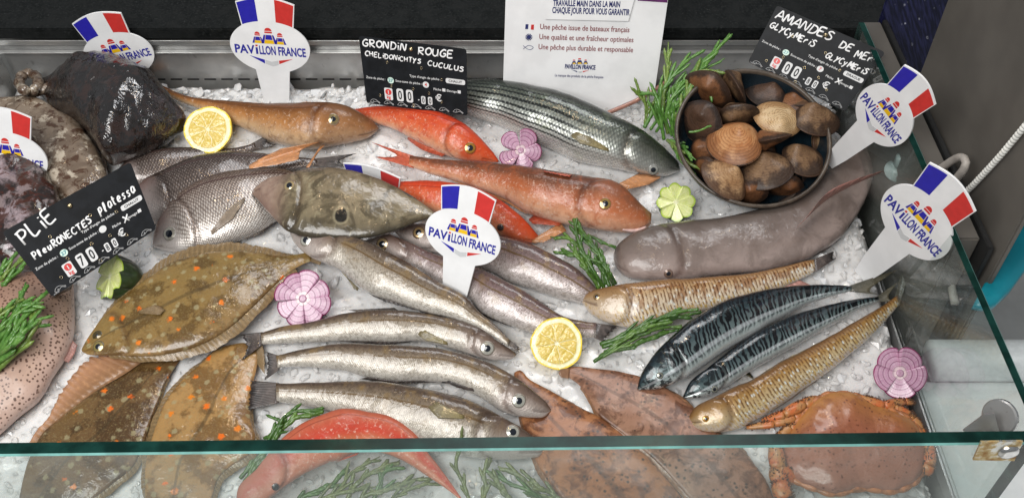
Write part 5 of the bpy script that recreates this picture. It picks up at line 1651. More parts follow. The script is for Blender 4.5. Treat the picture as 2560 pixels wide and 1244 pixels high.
def price_card(label, anchor, quad, hand, zone, sub, gear, price, cross, pinx, seed, normal=None):
    """quad: reference corners tl, tr, br, bl"""
    tl, tr, br, bl = quad
    n = normal or fit_plane(anchor, tl, tr, bl, 1.52)
    c = [onplane(*q, anchor, n) for q in quad]
    root = thing('price_card', (c[2] + c[3]) / 2, label, 'price card', 'black price cards')

    def F(x, y):                                  # card units -> world, on the front face
        a, b = x / CARD_W, y / CARD_H
        return (c[3] * (1 - a) + c[2] * a) * (1 - b) + (c[0] * (1 - a) + c[1] * a) * b + n * 0.0006
    o = c[3]
    frm = (F(0, 0) - n * 0.0006, (c[2] - c[3]) / CARD_W, (c[0] - c[3]) / CARD_H, n)

    def B(mb, poly, z0, z1, mi=0):
        k = len(poly)
        vs = [F(x, y) + n * z0 for x, y in poly] + [F(x, y) + n * z1 for x, y in poly]
        fs = [tuple(range(k - 1, -1, -1)), tuple(range(k, 2 * k))]
        for i in range(k):
            j = (i + 1) % k
            fs.append((i, j, k + j, k + i))
        mb.add(vs, fs, mi)

    def rr(x0, y0, x1, y1, r):
        out = []
        for cx, cy, a in ((x1 - r, y1 - r, 0), (x0 + r, y1 - r, pi / 2), (x0 + r, y0 + r, pi), (x1 - r, y0 + r, 1.5 * pi)):
            out += [(cx + r * cos(a + pi / 2 * i / 5), cy + r * sin(a + pi / 2 * i / 5)) for i in range(6)]
        return out
    mb = MB(); B(mb, rr(0, 0, CARD_W, CARD_H, 4), -0.0014, 0.0); mb.build('board', [M_CARD], root, False)
    mb = MB()
    for i, (s, x, y, x1, y1, h, wd) in enumerate(hand):
        handwrite(mb, s, lambda a, b: F(a, b) + n * 0.0003, x, y, x1, y1, h, wd * 0.76 * (c[1] - c[0]).length / CARD_W, seed + i, n)
    if cross: handwrite(mb, 'X', lambda a, b: F(a, b) + n * 0.0006, 117, 31, 126, 31, 9, 1.7 * (c[1] - c[0]).length / CARD_W, seed + 9, n)
    mb.build('handwriting', [M_CHALK], root)

    def T(mb, s, x, y, w_, h, mi=0, bold=0.01, align='l', z=0.0004):
        vs, fs, wd = text2d(s, bold)
        sy = h / 0.7; sx = w_ / wd if w_ else sy
        x0 = x - (wd * sx / 2 if align == 'c' else 0)
        mb.add([F(x0 + a * sx, y + b * sy) + n * z for a, b in vs], fs, mi)
    mb = MB()
    T(mb, 'Zone de pêche :', 4, 38.5, 28, 3.4); T(mb, 'Sous-zone de pêche :', 47, 38.5, 38, 3.4)
    T(mb, "Type d'engin de pêche :", 68, 48.5, 45, 3.4); T(mb, 'Pêche', 102, 33, 11, 3.4); T(mb, 'Elevage', 121, 33, 14.5, 3.4)
    T(mb, ',', 78, 15, 2.5, 4, bold=0.03); T(mb, '€', 104, 17, 9, 10, bold=0.02)
    B(mb, rr(136.5, 32.5, 141, 37, 0.3), 0.0001, 0.0004)
    if not cross: B(mb, rr(114.5, 32.5, 119, 37, 0.3), 0.0001, 0.0004)
    B(mb, rr(120, 46, 147.5, 53.5, 2.5), 0.0001, 0.0004)
    T(mb, gear, 133.7, 48.2, 19, 3.4, 3, 0.02, 'c', 0.0007)
    for cx, tx, m2 in ((40, zone, 1), (91, sub, 4)):
        B(mb, [(cx + 4.6 * cos(2 * pi * i / 24), 39.5 + 4.6 * sin(2 * pi * i / 24)) for i in range(24)], 0.0001, 0.0004, m2 if cx < 60 else 0)
        if tx: T(mb, tx, cx, 37.4, 0, 4.6, 5 if cx < 60 else 2, 0.02, 'c', 0.0007)
    B(mb, rr(29, 9.5, 41, 27.5, 2), 0.0001, 0.0004)
    B(mb, [(35 + 4.6 * cos(2 * pi * i / 24), 21.5 + 4.6 * sin(2 * pi * i / 24)) for i in range(24)], 0.0005, 0.0007, 2)
    T(mb, '1', 35, 18.8, 0, 5, 0, 0.03, 'c', 0.0009); T(mb, 'kg', 35, 11.5, 0, 4.6, 2, 0.03, 'c', 0.0007)
    for cx, hgt, d in ((52, 19, price[0]), (66, 19, price[1]), (86, 12, price[2]), (96, 12, price[3])):
        wd_ = hgt * 0.52
        if d == '': continue
        B(mb, rr(cx - wd_ / 2, 9.5, cx + wd_ / 2, 9.5 + hgt, wd_ * 0.3), 0.0001, 0.0004)
        T(mb, d, cx, 9.5 + hgt * 0.17, wd_ * 0.56, hgt * 0.68, 3, 0.015, 'c', 0.0007)
    T(mb, 'www', 3, 1.2, 8, 1.2)
    mb.build('lettering', [M_PRINT, M_PALEG, M_SRED, M_CARD, M_SWHITE, M_TEAL], root, False)
    mb = MB()
    for k in range(7):
        ox = 6 + k * 20.5
        for st in ([(0, 2.5), (3, 6), (8, 6.6), (13, 3.4), (15, 2.6)], [(0, 2.5), (4, 1.6), (8, 3.4), (11, 3.6), (14, 0.6)], [(4, 3), (5.5, 4.2), (5, 2.6)], [(13, 3.4), (14.8, 1.4)]):
            mb.tube([F(ox + q.x, 1.0 + q.y) + n * 0.0002 for q in spline(st, 10)], 0.00022, 5, 0, 0.6, n)
    mb.build('fish_motifs', [M_PRINT], root)
    mb = MB()
    sc = (c[1] - c[0]).length / CARD_W
    for x, y in ((37, 72 if False else 66), (86, 64), (40, 31), (72, 31), (95, 27), (113, 16), (71, 6), (22, 15), (114, 50)):
        q = F(x, y)
        for a in range(12):
            pass
        mb.tube([q + ((c[2] - c[3]).normalized() * cos(2 * pi * a / 14) + (c[0] - c[3]).normalized() * sin(2 * pi * a / 14)) * 1.5 * sc + n * 0.0003 for a in range(15)], 0.00028, 6, 0)
    mb.build('eyelets', [M_BRASS], root)
    mb = MB()
    mb.lathe([(0.0034, 0), (0.0033, 0.0015), (0.002, 0.003), (0, 0.0034)], F(*pinx), n, 18)
    mb.build('pin', [M_BRASS], root)
    return root, F, n


price_card('black price card GRONDIN ROUGE standing upright at the back behind the bright red gurnard', bed(1168, 289, 0.050), ((897, 90), (1166, 123), (1169, 289), (917, 258)),
           [('GRONDiN', 4, 86, 67, 86, 10.5, 2.6), ('ROUGE', 82, 84, 133, 84, 11, 2.6), ('CHELiDONiCHTYS', 6, 72, 87, 70, 7, 2.0), ('CUCULUS', 95, 69, 147, 66, 7, 2.0)],
           '27', '4', 'CHALUT', ('0', '0', '0', '0'), False, (73, 90), 3,
           Vector((-0.20, -0.88, 0.42)).normalized())
price_card('black price card PLIE leaning askew over the spotted dogfish', bed(240, 676, 0.075), ((5, 580), (326, 405), (391, 572), (131, 743)),
           [('PLiE', 10, 72, 56, 82, 19, 3.0), ('PleuRO', 10, 51, 46, 51.5, 9, 2.2), ('NECTES', 46, 51.5, 86, 55, 9, 2.2), ('platessa', 96, 58, 145, 60, 12, 2.2)],
           '27', '', 'CHALUT', ('7', '0', '8', '0'), True, (72, 88), 21)
price_card('black price card AMANDES tilted clockwise behind the clam bowl', onaxis(1990, 217, 1, 0.225), ((1943, 14), (2213, 131), (2112, 279), (1870, 155)),
           [('AMANDES', 5, 80, 86, 83, 14, 2.8), ('DE', 96, 80, 114, 80, 11, 2.6), ('MEr', 120, 76, 145, 80, 11, 2.6), ('GLYCyMEriS', 4, 64, 70, 64, 10, 2.4), ('GLYCyMEriS', 88, 58, 147, 60, 9, 2.4)],
           '27', '7', 'DRAGUE', ('0', '0', '8', '0'), True, (74, 88), 40)

# white poster
n = Vector((0.02, -cos(radians(18)), sin(radians(18)))).normalized()
pa_ = bed(1440, 282, 0.0)
c_ = [onplane(*q, pa_, n) for q in ((1268, 0), (1670, 0), (1637, 226), (1259, 206))]
ux = (c_[1] - c_[0]).normalized()
uy = n.cross(ux).normalized()
WPX = (c_[1] - c_[0]).length / 402.0
root = thing('poster', c_[3], 'white printed poster standing at the back between the gurnard card and the clam bowl', 'poster')
frm = (c_[0], ux, uy, n)


def Q(px, py, dz=0.0):
    p = onplane(px, py, pa_, n) - c_[0]
    return (p.dot(ux), p.dot(uy))


up_ = 0.09
p0, p1, p2, p3, p4, p5 = Q(1268, 0), Q(1670, 0), Q(1637, 226), Q(1528, 273), Q(1420, 285), Q(1256, 268)
mb = MB()
mb.prism([p5, p4, p3, p2, (p1[0], p1[1]), (p1[0] + 0.006, up_), (p0[0], up_)], frm, -0.0025, 0.0, 0)
mb.build('board', [M_SWHITE], root, False)
a0, a1 = Q(1362, -20), Q(1362, 47); b1 = Q(1570, 52); b0 = Q(1590, -20)
mb = MB(); mb.prism([a1, b1, b0, a0], frm, 0.003, 0.0036, 0); mb.build('raised_panel', [M_SWHITE], root, False)
mb = MB(); q0, q1 = Q(1594, 2), Q(1668, 7)
mb.prism([q0, q1, (q1[0], up_ * 0.9), (q0[0], up_ * 0.9)], frm, 0.0001, 0.0006, 0); mb.build('purple_block', [M_PURP], root, False)
mb = MB()


def TL(s, x0, y0, x1, y1, hpx, mi, bold=0.0, z=0.0006):
    """text from one reference point to another"""
    a, b = Vector((*Q(x0, y0), 0)), Vector((*Q(x1, y1), 0))
    d = (b - a).normalized(); nn = Vector((-d.y, d.x, 0))
    vs, fs, wd = text2d(s, bold)
    k = (b - a).length / wd
    hh = hpx * WPX * 1.25 / 0.7
    mb.add([frm[0] + ux * (a + d * vx * k + nn * vy * hh).x + uy * (a + d * vx * k + nn * vy * hh).y + n * z for vx, vy in vs], fs, mi)


TL('TRAVAILLE MAIN DANS LA MAIN', 1382, 13, 1549, 17, 11.5, 0, 0.03, 0.0040)
TL('CHAQUE JOUR POUR VOUS GARANTIR', 1380, 31, 1573, 37, 12, 0, 0.03, 0.0040)
TL('Une pêche issue de bateaux français', 1350, 73, 1573, 81, 11, 1, 0.008)
TL('Une qualité et une fraîcheur optimales', 1348, 98, 1583, 106, 11, 1, 0.008)
TL('Une pêche plus durable et responsable', 1346, 123, 1582, 131, 11, 1, 0.008)
TL('PAVILLON FRANCE', 1412, 171, 1488, 174, 9, 0, 0.04)
TL('La marque des produits de la pêche française', 1387, 191, 1508, 196, 5.5, 0, 0.01)
mb.build('lettering', [M_NAVY, M_TRED], root, False)
mb = MB()


def PQ(pts, z, mi): mb.prism([Q(*p) for p in pts][::-1], frm, 0.0001, z, mi)


PQ([(1314, 61), (1321, 61), (1320, 73), (1313, 73)], 0.0006, 0)
PQ([(1328, 62), (1335, 62), (1334, 75), (1327, 74)], 0.0006, 1)
cx, cy = Q(1322, 93)
for k in range(6):
    a = pi * k / 6 * 1.0
    d = ux * cos(a * 1.0) + uy * sin(a)
    mb.tube([frm[0] + ux * cx + uy * cy + d * 9 * WPX + n * 0.0005, frm[0] + ux * cx + uy * cy - d * 9 * WPX + n * 0.0005], 1.1 * WPX, 6, 0)
for st in ([(1308, 114), (1313, 118), (1320, 114), (1328, 115), (1333, 119), (1327, 124), (1319, 123), (1313, 119), (1308, 123)],):
    mb.tube([frm[0] + ux * q.x + uy * q.y + n * 0.0005 for q in spline([Q(*p) for p in st], 30)], 0.6 * WPX, 6, 0)
for ex, k in ((1435, 0.75), (1449, 1), (1464, 0.75)):
    ey = 160
    PQ([(ex - 8 * k, ey), (ex - 4 * k, ey - 9 * k), (ex + 4 * k, ey - 9 * k), (ex + 8 * k, ey)], 0.0005, 0)
    PQ([(ex - 5 * k, ey), (ex - 4 * k, ey - 4 * k), (ex + 4 * k, ey - 4 * k), (ex + 5 * k, ey)], 0.0008, 2)
    PQ([(ex - 4 * k, ey - 11 * k), (ex - 3 * k, ey - 14 * k), (ex + 3 * k, ey - 14 * k), (ex + 4 * k, ey - 11 * k)], 0.0005, 1)
PQ([(1428, 174), (1443, 178), (1443, 181)], 0.0005, 0)
PQ([(1445, 178), (1455, 178), (1455, 181), (1450, 183), (1445, 181)], 0.0005, 3)
PQ([(1457, 178), (1472, 176), (1457, 181)], 0.0005, 1)
mb.build('icons', [M_NAVY, M_SRED, M_SYEL, M_SGREY], root, False)
# ------------------------------------------------------------------ bowl of clams
M_BOWL = None
t = NT('blue_glaze')
nz = t.noise(t.obj(), 26, 4)
u, v, _ = t.sep(t.uv('UVMap'))
bc_ = t.mix(t.step(nz, 0.35, 0.65), (0.010, 0.030, 0.042), (0.016, 0.060, 0.082))
t.bsdf(bc_, 0.22, 0, 0.5, 0.08)
M_BOWL = t.m
M_RIM = plain('brown_rim_glaze', (0.075, 0.058, 0.044), 0.3, var=0.3, scale=60)
BN = Vector((0.02, -sin(radians(21)), cos(radians(21)))).normalized()
bowl_c = onplane(1883, 341, bed(1883, 341, 0.078), BN)
RB = 197 * (bowl_c - CAM).dot(FWD) / FPX
root = thing('bowl', bowl_c - BN * 0.068, 'dark blue glazed bowl with brown rim holding clams', 'bowl')
mb = MB()
mb.lathe([(0, -0.064), (RB * 0.58, -0.064), (RB * 0.66, -0.060), (RB * 0.86, -0.036), (RB * 0.965, -0.012), (RB * 0.985, -0.0015)], bowl_c, BN, 72)
mb.lathe([(RB * 0.95, -0.0015), (RB * 0.93, -0.012), (RB * 0.82, -0.034), (RB * 0.62, -0.055), (0, -0.058)], bowl_c, BN, 72, [1] * 4)
mb.build('bowl_body', [M_BOWL, plain('dark_inner_glaze', (0.006, 0.015, 0.022), 0.2, var=0.3, scale=30, coat=0.5)], root)
mb = MB()
mb.lathe([(RB * 0.9855, -0.003), (RB * 0.999, -0.001), (RB * 0.995, 0.0018), (RB * 0.97, 0.0026), (RB * 0.952, 0.0015), (RB * 0.947, -0.003)], bowl_c, BN, 72)
mb.build('rim', [M_RIM], root)


def clam_mat(name, a, b, c, ring=0.5, zig=False):
    t = NT(name)
    u, v, _ = t.sep(t.uv('UVMap'))
    n1 = t.noise(t.obj(), 45, 5, 0.65); n2 = t.noise(t.obj(), 180, 4, 0.7)
    col = t.mix(t.step(n1, 0.35, 0.65), a, b)
    col = t.mix(t.ma('MULTIPLY', t.step(t.ma('ADD', u, t.ma('MULTIPLY', t.ma('SUBTRACT', n1, 0.5), 0.9)), 0.56, 0.86), 0.92), col, c)
    w_ = t.ma('SINE', t.ma('ADD', t.ma('MULTIPLY', u, 78), t.ma('MULTIPLY', n2, 6)))
    w2 = t.ma('SINE', t.ma('MULTIPLY', v, 6.283 * 46))
    col = t.mix(t.ma('MULTIPLY', t.step(w_, 0.2, 0.9), ring * 0.5), col, t.mix(1, col, (0.45, 0.35, 0.28), 'MULTIPLY'))
    col = t.mix(t.step(n2, 0.56, 0.7, 0, 0.6), col, c)
    if zig:
        z = t.ma('SINE', t.ma('ADD', t.ma('MULTIPLY', u, 62), t.ma('MULTIPLY', t.ma('SINE', t.ma('MULTIPLY', v, 6.283 * 20)), 1.3)))
        col = t.mix(t.ma('MULTIPLY', t.step(z, 0.72, 0.9), t.step(n1, 0.38, 0.5)), col, (0.20, 0.10, 0.04))
    nr = t.bump(w_, 0.22, 0.0005)
    nr = t.bump(n2, 0.6, 0.0012, nr)
    nr = t.bump(n1, 0.5, 0.004, nr)
    nr = t.bump(w2, 0.06, 0.0005, nr)
    t.bsdf(col, t.step(n2, 0.3, 0.7, 0.4, 0.65), 0, 0.2, 0.2, nr, spec=0.25)
    return t.m


CM = {
    'brown': clam_mat('brown_clam_shell', (0.20, 0.085, 0.036), (0.13, 0.055, 0.025), (0.028, 0.016, 0.011)),
    'dark': clam_mat('dark_clam_shell', (0.062, 0.034, 0.021), (0.10, 0.052, 0.032), (0.018, 0.012, 0.010)),
    'grey': clam_mat('grey_brown_clam_shell', (0.21, 0.125, 0.066), (0.12, 0.066, 0.036), (0.032, 0.018, 0.012)),
    'tan': clam_mat('tan_clam_shell', (0.40, 0.25, 0.13), (0.27, 0.145, 0.065), (0.07, 0.035, 0.02)),
    'orange': clam_mat('ribbed_orange_clam_shell', (0.48, 0.25, 0.11), (0.36, 0.14, 0.045), (0.22, 0.09, 0.035), 1.0),
    'cream': clam_mat('cream_clam_shell', (0.60, 0.44, 0.26), (0.54, 0.37, 0.19), (0.38, 0.22, 0.10), 0.2, True),
}
_valve = None


def valve_mesh(sgn):
    NR, NP = 18, 48
    V, uv, F = [], [], []
    for i in range(NR + 1):
        t_ = i / NR
        for j in range(NP):
            q = 2 * pi * j / NP
            s_ = sin(q)
            rx = 1.04 * (1 - 0.24 * max(0, s_) ** 1.6)
            O = Vector((cos(q) * rx, s_ * (0.98 if s_ > 0 else 0.84), 0))
            U = Vector((0, 0.50, 0))
            P = U + (O - U) * t_
            h = 0.37 * (1 - t_ ** 1.7) ** 0.85 + 0.11 * exp(-((P - U).length / 0.25) ** 2)
            h += 0.002 * sin(t_ * 60)
            V.append(Vector((P.x, P.y, sgn * (h + 0.012)))); uv.append((t_, j / NP))
    for i in range(NR):
        for j in range(NP):
            k = (j + 1) % NP
            f = (i * NP + j, (i + 1) * NP + j, (i + 1) * NP + k, i * NP + k)
            F.append(f if sgn > 0 else f[::-1])
    return V, F, uv


def clam(label, px, py, rpx, kind, face, tilt, spin, dz=0.0):
    """face = picture direction (deg) the shell's front tilts away to, tilt = how far, spin = turn of the umbo"""
    c = onplane(px, py, bowl_c + BN * (dz - 0.006), BN)
    R = 1.17 * rpx * (c - CAM).dot(FWD) / FPX
    f, tl = radians(face), radians(tilt * 1.15 + 14)
    view = (CAM - c).normalized()
    n = (view * cos(tl) + (RGT * cos(f) + UPV * sin(f)) * sin(tl)).normalized()
    s = radians(spin)
    yv = (RGT * cos(s) + UPV * sin(s)); yv = (yv - n * yv.dot(n)).normalized()
    xv = yv.cross(n)
    c = c - view * R * 0.25
    root = thing('clam', c, label, 'clam', 'clams in the bowl')
    for sg in (1, -1):
        V, F, uv = valve_mesh(sg)
        mesh('shell_valve', [c + xv * p.x * R + yv * p.y * R + n * p.z * R for p in V], F, CM[kind], root, uv=uv)
    V = [(0, 0)]
    mb = MB()
    rim = [c + xv * cos(2 * pi * j / 40) * R * 1.0 * (1 - 0.24 * max(0, sin(2 * pi * j / 40)) ** 1.6) + yv * (sin(2 * pi * j / 40) * R * (0.94 if j < 20 else 0.81)) for j in range(41)]
    mb.tube(rim, R * 0.04, 6)
    mb.build('shell_seam', [CM['dark']], root)


clam('brown clam deep at the back right of the bowl under the cream one', 1998, 300, 46, 'brown', 0, 30, 60, -0.03)
clam('brown clam deep between the grey brown and orange ribbed ones', 1870, 420, 44, 'brown', 0, 20, 140, -0.034)
clam('dark clam low at the right wall of the bowl', 2030, 440, 36, 'dark', 0, 30, 100, -0.03)
clam('dark clam low between the black one and the small grey brown one', 1800, 270, 44, 'dark', 0, 20, 20, -0.026)
clam('brown clam at the back right of the bowl against the wall under the card', 1990, 262, 44, 'brown', 80, 30, 90, -0.004)
clam('brown clam at the front left of the bowl against the rim', 1768, 424, 34, 'brown', 220, 35, 60, -0.008)
clam('small brown clam at the bowl left, under the tan one', 1762, 386, 40, 'brown', 200, 25, 120, -0.022)
clam('orange brown clam peeking out behind the cream one', 1990, 256, 40, 'tan', 90, 50, 60, -0.012)
clam('small tan clam at the right wall of the bowl', 2044, 362, 32, 'tan', 0, 40, 80, -0.022)
clam('small dark clam wedged in the gap at the bowl centre', 1905, 388, 40, 'dark', 0, 20, 30, -0.034)
clam('rust brown clam at the front, between the big tan and the grey brown ones', 1880, 483, 34, 'brown', 270, 20, 100, -0.010)
clam('brown clam at the front right, pressed under the grey brown one', 1960, 468, 44, 'brown', 270, 35, 70, -0.016)
clam('dark brown clam at the back of the bowl against the blue wall', 1914, 236, 45, 'dark', 80, 25, 45, -0.010)
clam('reddish brown clam under the samphire at the back left of the bowl', 1770, 224, 54, 'brown', 235, 38, 60, 0.006)
clam('brown clam standing on edge with a pale worn band, second from left at the back', 1841, 222, 48, 'grey', 30, 58, 85, 0.002)
clam('black brown glossy clam at the left wall with a samphire bit on it', 1752, 308, 53, 'dark', 200, 18, 50, 0.0)
clam('small grey brown clam in the middle of the bowl above the orange ribbed one', 1847, 290, 46, 'grey', 270, 42, 120, 0.002)
clam('cream clam with wavy brown lines', 1946, 296, 54, 'cream', 60, 20, 265, 0.008)
clam('big grey brown clam at the right beside the sign stem', 2042, 302, 52, 'grey', 60, 25, 100, 0.008)
clam('dark clam with a tan middle at the lower right of the bowl', 2012, 402, 54, 'grey', 60, 30, 130, 0.006)
clam('tan clam with a dark side at the front left of the bowl', 1809, 450, 56, 'tan', 50, 25, 40, 0.010)
clam('broad grey brown clam at the front of the bowl', 1916, 430, 57, 'grey', 100, 20, 100, 0.008)
clam('orange clam with fine ribs in the middle of the bowl', 1834, 362, 60, 'orange', 100, 15, 60, 0.016)
clam('small reddish brown clam lying edge up on the middle of the pile', 1934, 346, 46, 'brown', 100, 62, 160, 0.020)

# ------------------------------------------------------------------ crab
M_CRAB = NT('crab_shell')
t = M_CRAB
n1 = t.noise(t.obj(), 22, 5, 0.6); n2 = t.noise(t.obj(), 150, 4, 0.7)
U_, V_, _ = t.sep(t.uv('UVMap'))
col = t.ramp(t.ma('ADD', V_, t.ma('MULTIPLY', t.ma('SUBTRACT', n1, 0.5), 0.3)), [(0.05, (0.44, 0.20, 0.055)), (0.25, (0.34, 0.13, 0.042)), (0.45, (0.30, 0.10, 0.05)), (0.9, (0.34, 0.15, 0.10))])
col = t.mix(t.ma('MULTIPLY', t.step(t.ma('ADD', t.vor(t.obj(), 150), t.ma('MULTIPLY', n2, 0.3)), 0.28, 0.42, 1, 0), t.step(n1, 0.40, 0.52)), col, (0.13, 0.035, 0.014))
col = t.mix(t.step(t.noise(t.obj(), 60, 5, 0.7), 0.5, 0.68, 0, 0.6), col, (0.20, 0.065, 0.028))
t.bsdf(col, 0.34, 0, 0.5, 0.14, t.bump(n2, 0.45, 0.0012, t.bump(n1, 0.8, 0.006)))
M_CRABL = NT('crab_leg')
t = M_CRABL
n1 = t.noise(t.obj(), 60, 5, 0.65); n2 = t.noise(t.obj(), 260, 4, 0.7)
col = t.mix(t.step(n1, 0.38, 0.62), (0.52, 0.13, 0.035), (0.42, 0.20, 0.07))
col = t.mix(t.step(n2, 0.55, 0.66, 0, 0.85), col, (0.13, 0.04, 0.02))
t.bsdf(col, 0.4, 0, 0.3, 0.2, t.bump(n2, 0.5, 0.0012))
M_TIP = plain('dark_claw_tip', (0.02, 0.014, 0.012), 0.35)
M_BRISTLE = plain('crab_bristle', (0.10, 0.05, 0.028), 0.7)
root = mk('crab', 'orange brown edible crab in the lower right corner, half behind the front glass', (2130, 1100), None, 'crab')
cf = Fish(root, [(1948, 1150), (1950, 1120), (1977, 1074), (2004, 1038), (2038, 1002), (2065, 986), (2122, 984), (2149, 992), (2190, 1014), (2240, 1028), (2271, 1046), (2300, 1078), (2316, 1116), (2318, 1150)],
          [(1950, 1156), (1962, 1182), (1995, 1205), (2040, 1222), (2080, 1234), (2110, 1230), (2140, 1222), (2180, 1222), (2215, 1228), (2250, 1224), (2280, 1210), (2300, 1190), (2312, 1170), (2318, 1156)],
          0.012, 0.27, N=90, M=56, roll=0.15, mat=M_CRAB.m, lump=(0.0040, 26), name='carapace', sq=0.85)


rim_p = [cf.Dw[i] for i in range(2, cf.N - 2)] + [cf.Vw[i] for i in range(cf.N - 3, 1, -1)]
rim_p = spline([(p.x, p.y, p.z) for p in rim_p[::4]] + [tuple(rim_p[0])], 230)
mb = MB()
mb.tube(rim_p, [0.0030 + 0.0014 * abs(sin(k * pi / 9)) for k in range(230)], 8)
mb.build('shell_rim', [plain('crab_rim', (0.36, 0.135, 0.05), 0.4, var=0.35, scale=120, coat=0.3)], root)


def leg(pts, rad, name='leg', bend=True):
    mb = MB()
    P = [bed(x, y, h) for x, y, h in pts]
    rad = [x * (0.95 if name.startswith('claw') else 0.72) for x in rad]
    for i in range(len(P) - 1):
        a, b = P[i], P[i + 1]
        seg = [a.lerp(b, k / 7) for k in range(8)]
        ra, rb = rad[i], rad[i + 1]
        rr_ = [(ra + (rb - ra) * k / 7) * (0.74 + 0.34 * sin(pi * (0.12 + 0.8 * k / 7))) for k in range(8)]
        mb.tube(seg, [x * (0.86 if i else 0.9) for x in rr_], 10, 2 if (name == 'claw' and i == len(P) - 2) else 0, 0.72)
        for k in range(70):
            f = random.random(); q = random.uniform(0, 2 * pi)
            c0 = a.lerp(b, f); d = Vector((cos(q), sin(q) * 0.6, 0.5 * sin(q) + 0.3)).normalized()
            r0 = (ra + (rb - ra) * f) * 0.85
            mb.tube([c0 + d * r0 * 0.9, c0 + d * (r0 + 0.0016)], [0.0008, 0.0003], 4, 1)
    return mb.build(name, [M_CRABL.m, M_BRISTLE, M_TIP], root)


leg([(2052, 1000, 0.022), (2010, 1008, 0.030), (1960, 1034, 0.030), (1905, 1052, 0.014)], [0.012, 0.013, 0.011, 0.006])
leg([(2030, 1022, 0.018), (1985, 1042, 0.026), (1935, 1058, 0.022), (1866, 1068, 0.012)], [0.011, 0.011, 0.010, 0.005])
leg([(2010, 1060, 0.018), (1975, 1068, 0.024), (1952, 1084, 0.022), (1935, 1100, 0.012)], [0.010, 0.010, 0.009, 0.005])
leg([(2110, 990, 0.022), (2150, 996, 0.032), (2210, 1012, 0.032), (2262, 1002, 0.020), (2284, 1006, 0.016)], [0.011, 0.011, 0.011, 0.009, 0.004])
leg([(2200, 1014, 0.020), (2236, 1018, 0.028), (2275, 1034, 0.024), (2296, 1060, 0.014)], [0.010, 0.010, 0.009, 0.004])
leg([(2262, 1040, 0.018), (2284, 1046, 0.026), (2302, 1072, 0.022), (2318, 1108, 0.012)], [0.010, 0.010, 0.009, 0.005])
leg([(1985, 1196, 0.014), (1945, 1170, 0.026), (1938, 1110, 0.026), (1942, 1094, 0.02)], [0.012, 0.013, 0.011, 0.008], 'claw_arm')
leg([(1945, 1168, 0.022), (1948, 1205, 0.026), (1962, 1246, 0.024), (1990, 1280, 0.02)], [0.012, 0.014, 0.015, 0.007], 'claw')
leg([(2310, 1180, 0.014), (2322, 1160, 0.024), (2326, 1125, 0.022), (2316, 1100, 0.016)], [0.010, 0.010, 0.009, 0.006], 'claw_arm')

# ------------------------------------------------------------------ cut lemons, limes and onions


def face_frame(px, py, h, k, roll=0.0, side=0.0):
    """disc on the ice; k = how far it is propped towards the viewer"""
    c = bed(px, py, h)
    n = (NB * (1 - k) + (-FWD) * k + RGT * side).normalized()
    r = (RGT - n * RGT.dot(n)).normalized()
    u = n.cross(r)
    r2 = r * cos(roll) + u * sin(roll)
    return c, r2, n.cross(r2), n


t = NT('lemon_flesh')
u, v, _ = t.sep(t.uv('UVMap'))
n1 = t.noise(t.obj(), 120, 4, 0.6); n2 = t.noise(t.obj(), 600, 3)
seg = t.ma('ABSOLUTE', t.ma('SUBTRACT', t.ma('FRACT', t.ma('ADD', t.ma('MULTIPLY', v, 8), t.ma('MULTIPLY', t.ma('SUBTRACT', t.noise(t.obj(), 70, 2), 0.5), 0.9))), 0.5))       # 0.5 at membranes
mem = t.step(t.ma('MULTIPLY', t.ma('SUBTRACT', 0.5, seg), t.ma('MULTIPLY', u, 1.6)), 0.012, 0.05, 1, 0)
fib = t.noise(t.comb(t.ma('MULTIPLY', u, 6), t.ma('MULTIPLY', v, 90), 0), 1, 3, 0.6)
col = t.mix(t.step(fib, 0.35, 0.65), (0.60, 0.42, 0.05), (0.72, 0.57, 0.17))
col = t.mix(t.ma('MULTIPLY', mem, 0.85), col, (0.86, 0.80, 0.52))
col = t.mix(t.step(u, 0.04, 0.11, 1, 0), col, (0.86, 0.80, 0.55))
col = t.mix(t.step(t.ma('ADD', u, t.ma('MULTIPLY', n1, 0.05)), 0.795, 0.83), col, (0.86, 0.80, 0.50))
col = t.mix(t.step(u, 0.92, 0.96), col, (0.82, 0.60, 0.02))
hh = t.ma('SUBTRACT', t.ma('MULTIPLY', fib, 0.8), t.ma('MULTIPLY', mem, -0.3))
t.bsdf(col, t.step(n1, 0.3, 0.7, 0.15, 0.4), 0, 0.6, 0.1, t.bump(hh, 0.45, 0.002), sss=0.25, sssr=(0.006, 0.004, 0.001))
M_LEM = t.m
t = NT('lemon_rind')
n1 = t.noise(t.obj(), 420, 2)
t.bsdf((0.80, 0.55, 0.015), 0.35, 0, 0.2, 0.2, t.bump(n1, 0.4, 0.0008))
M_LEMR = t.m


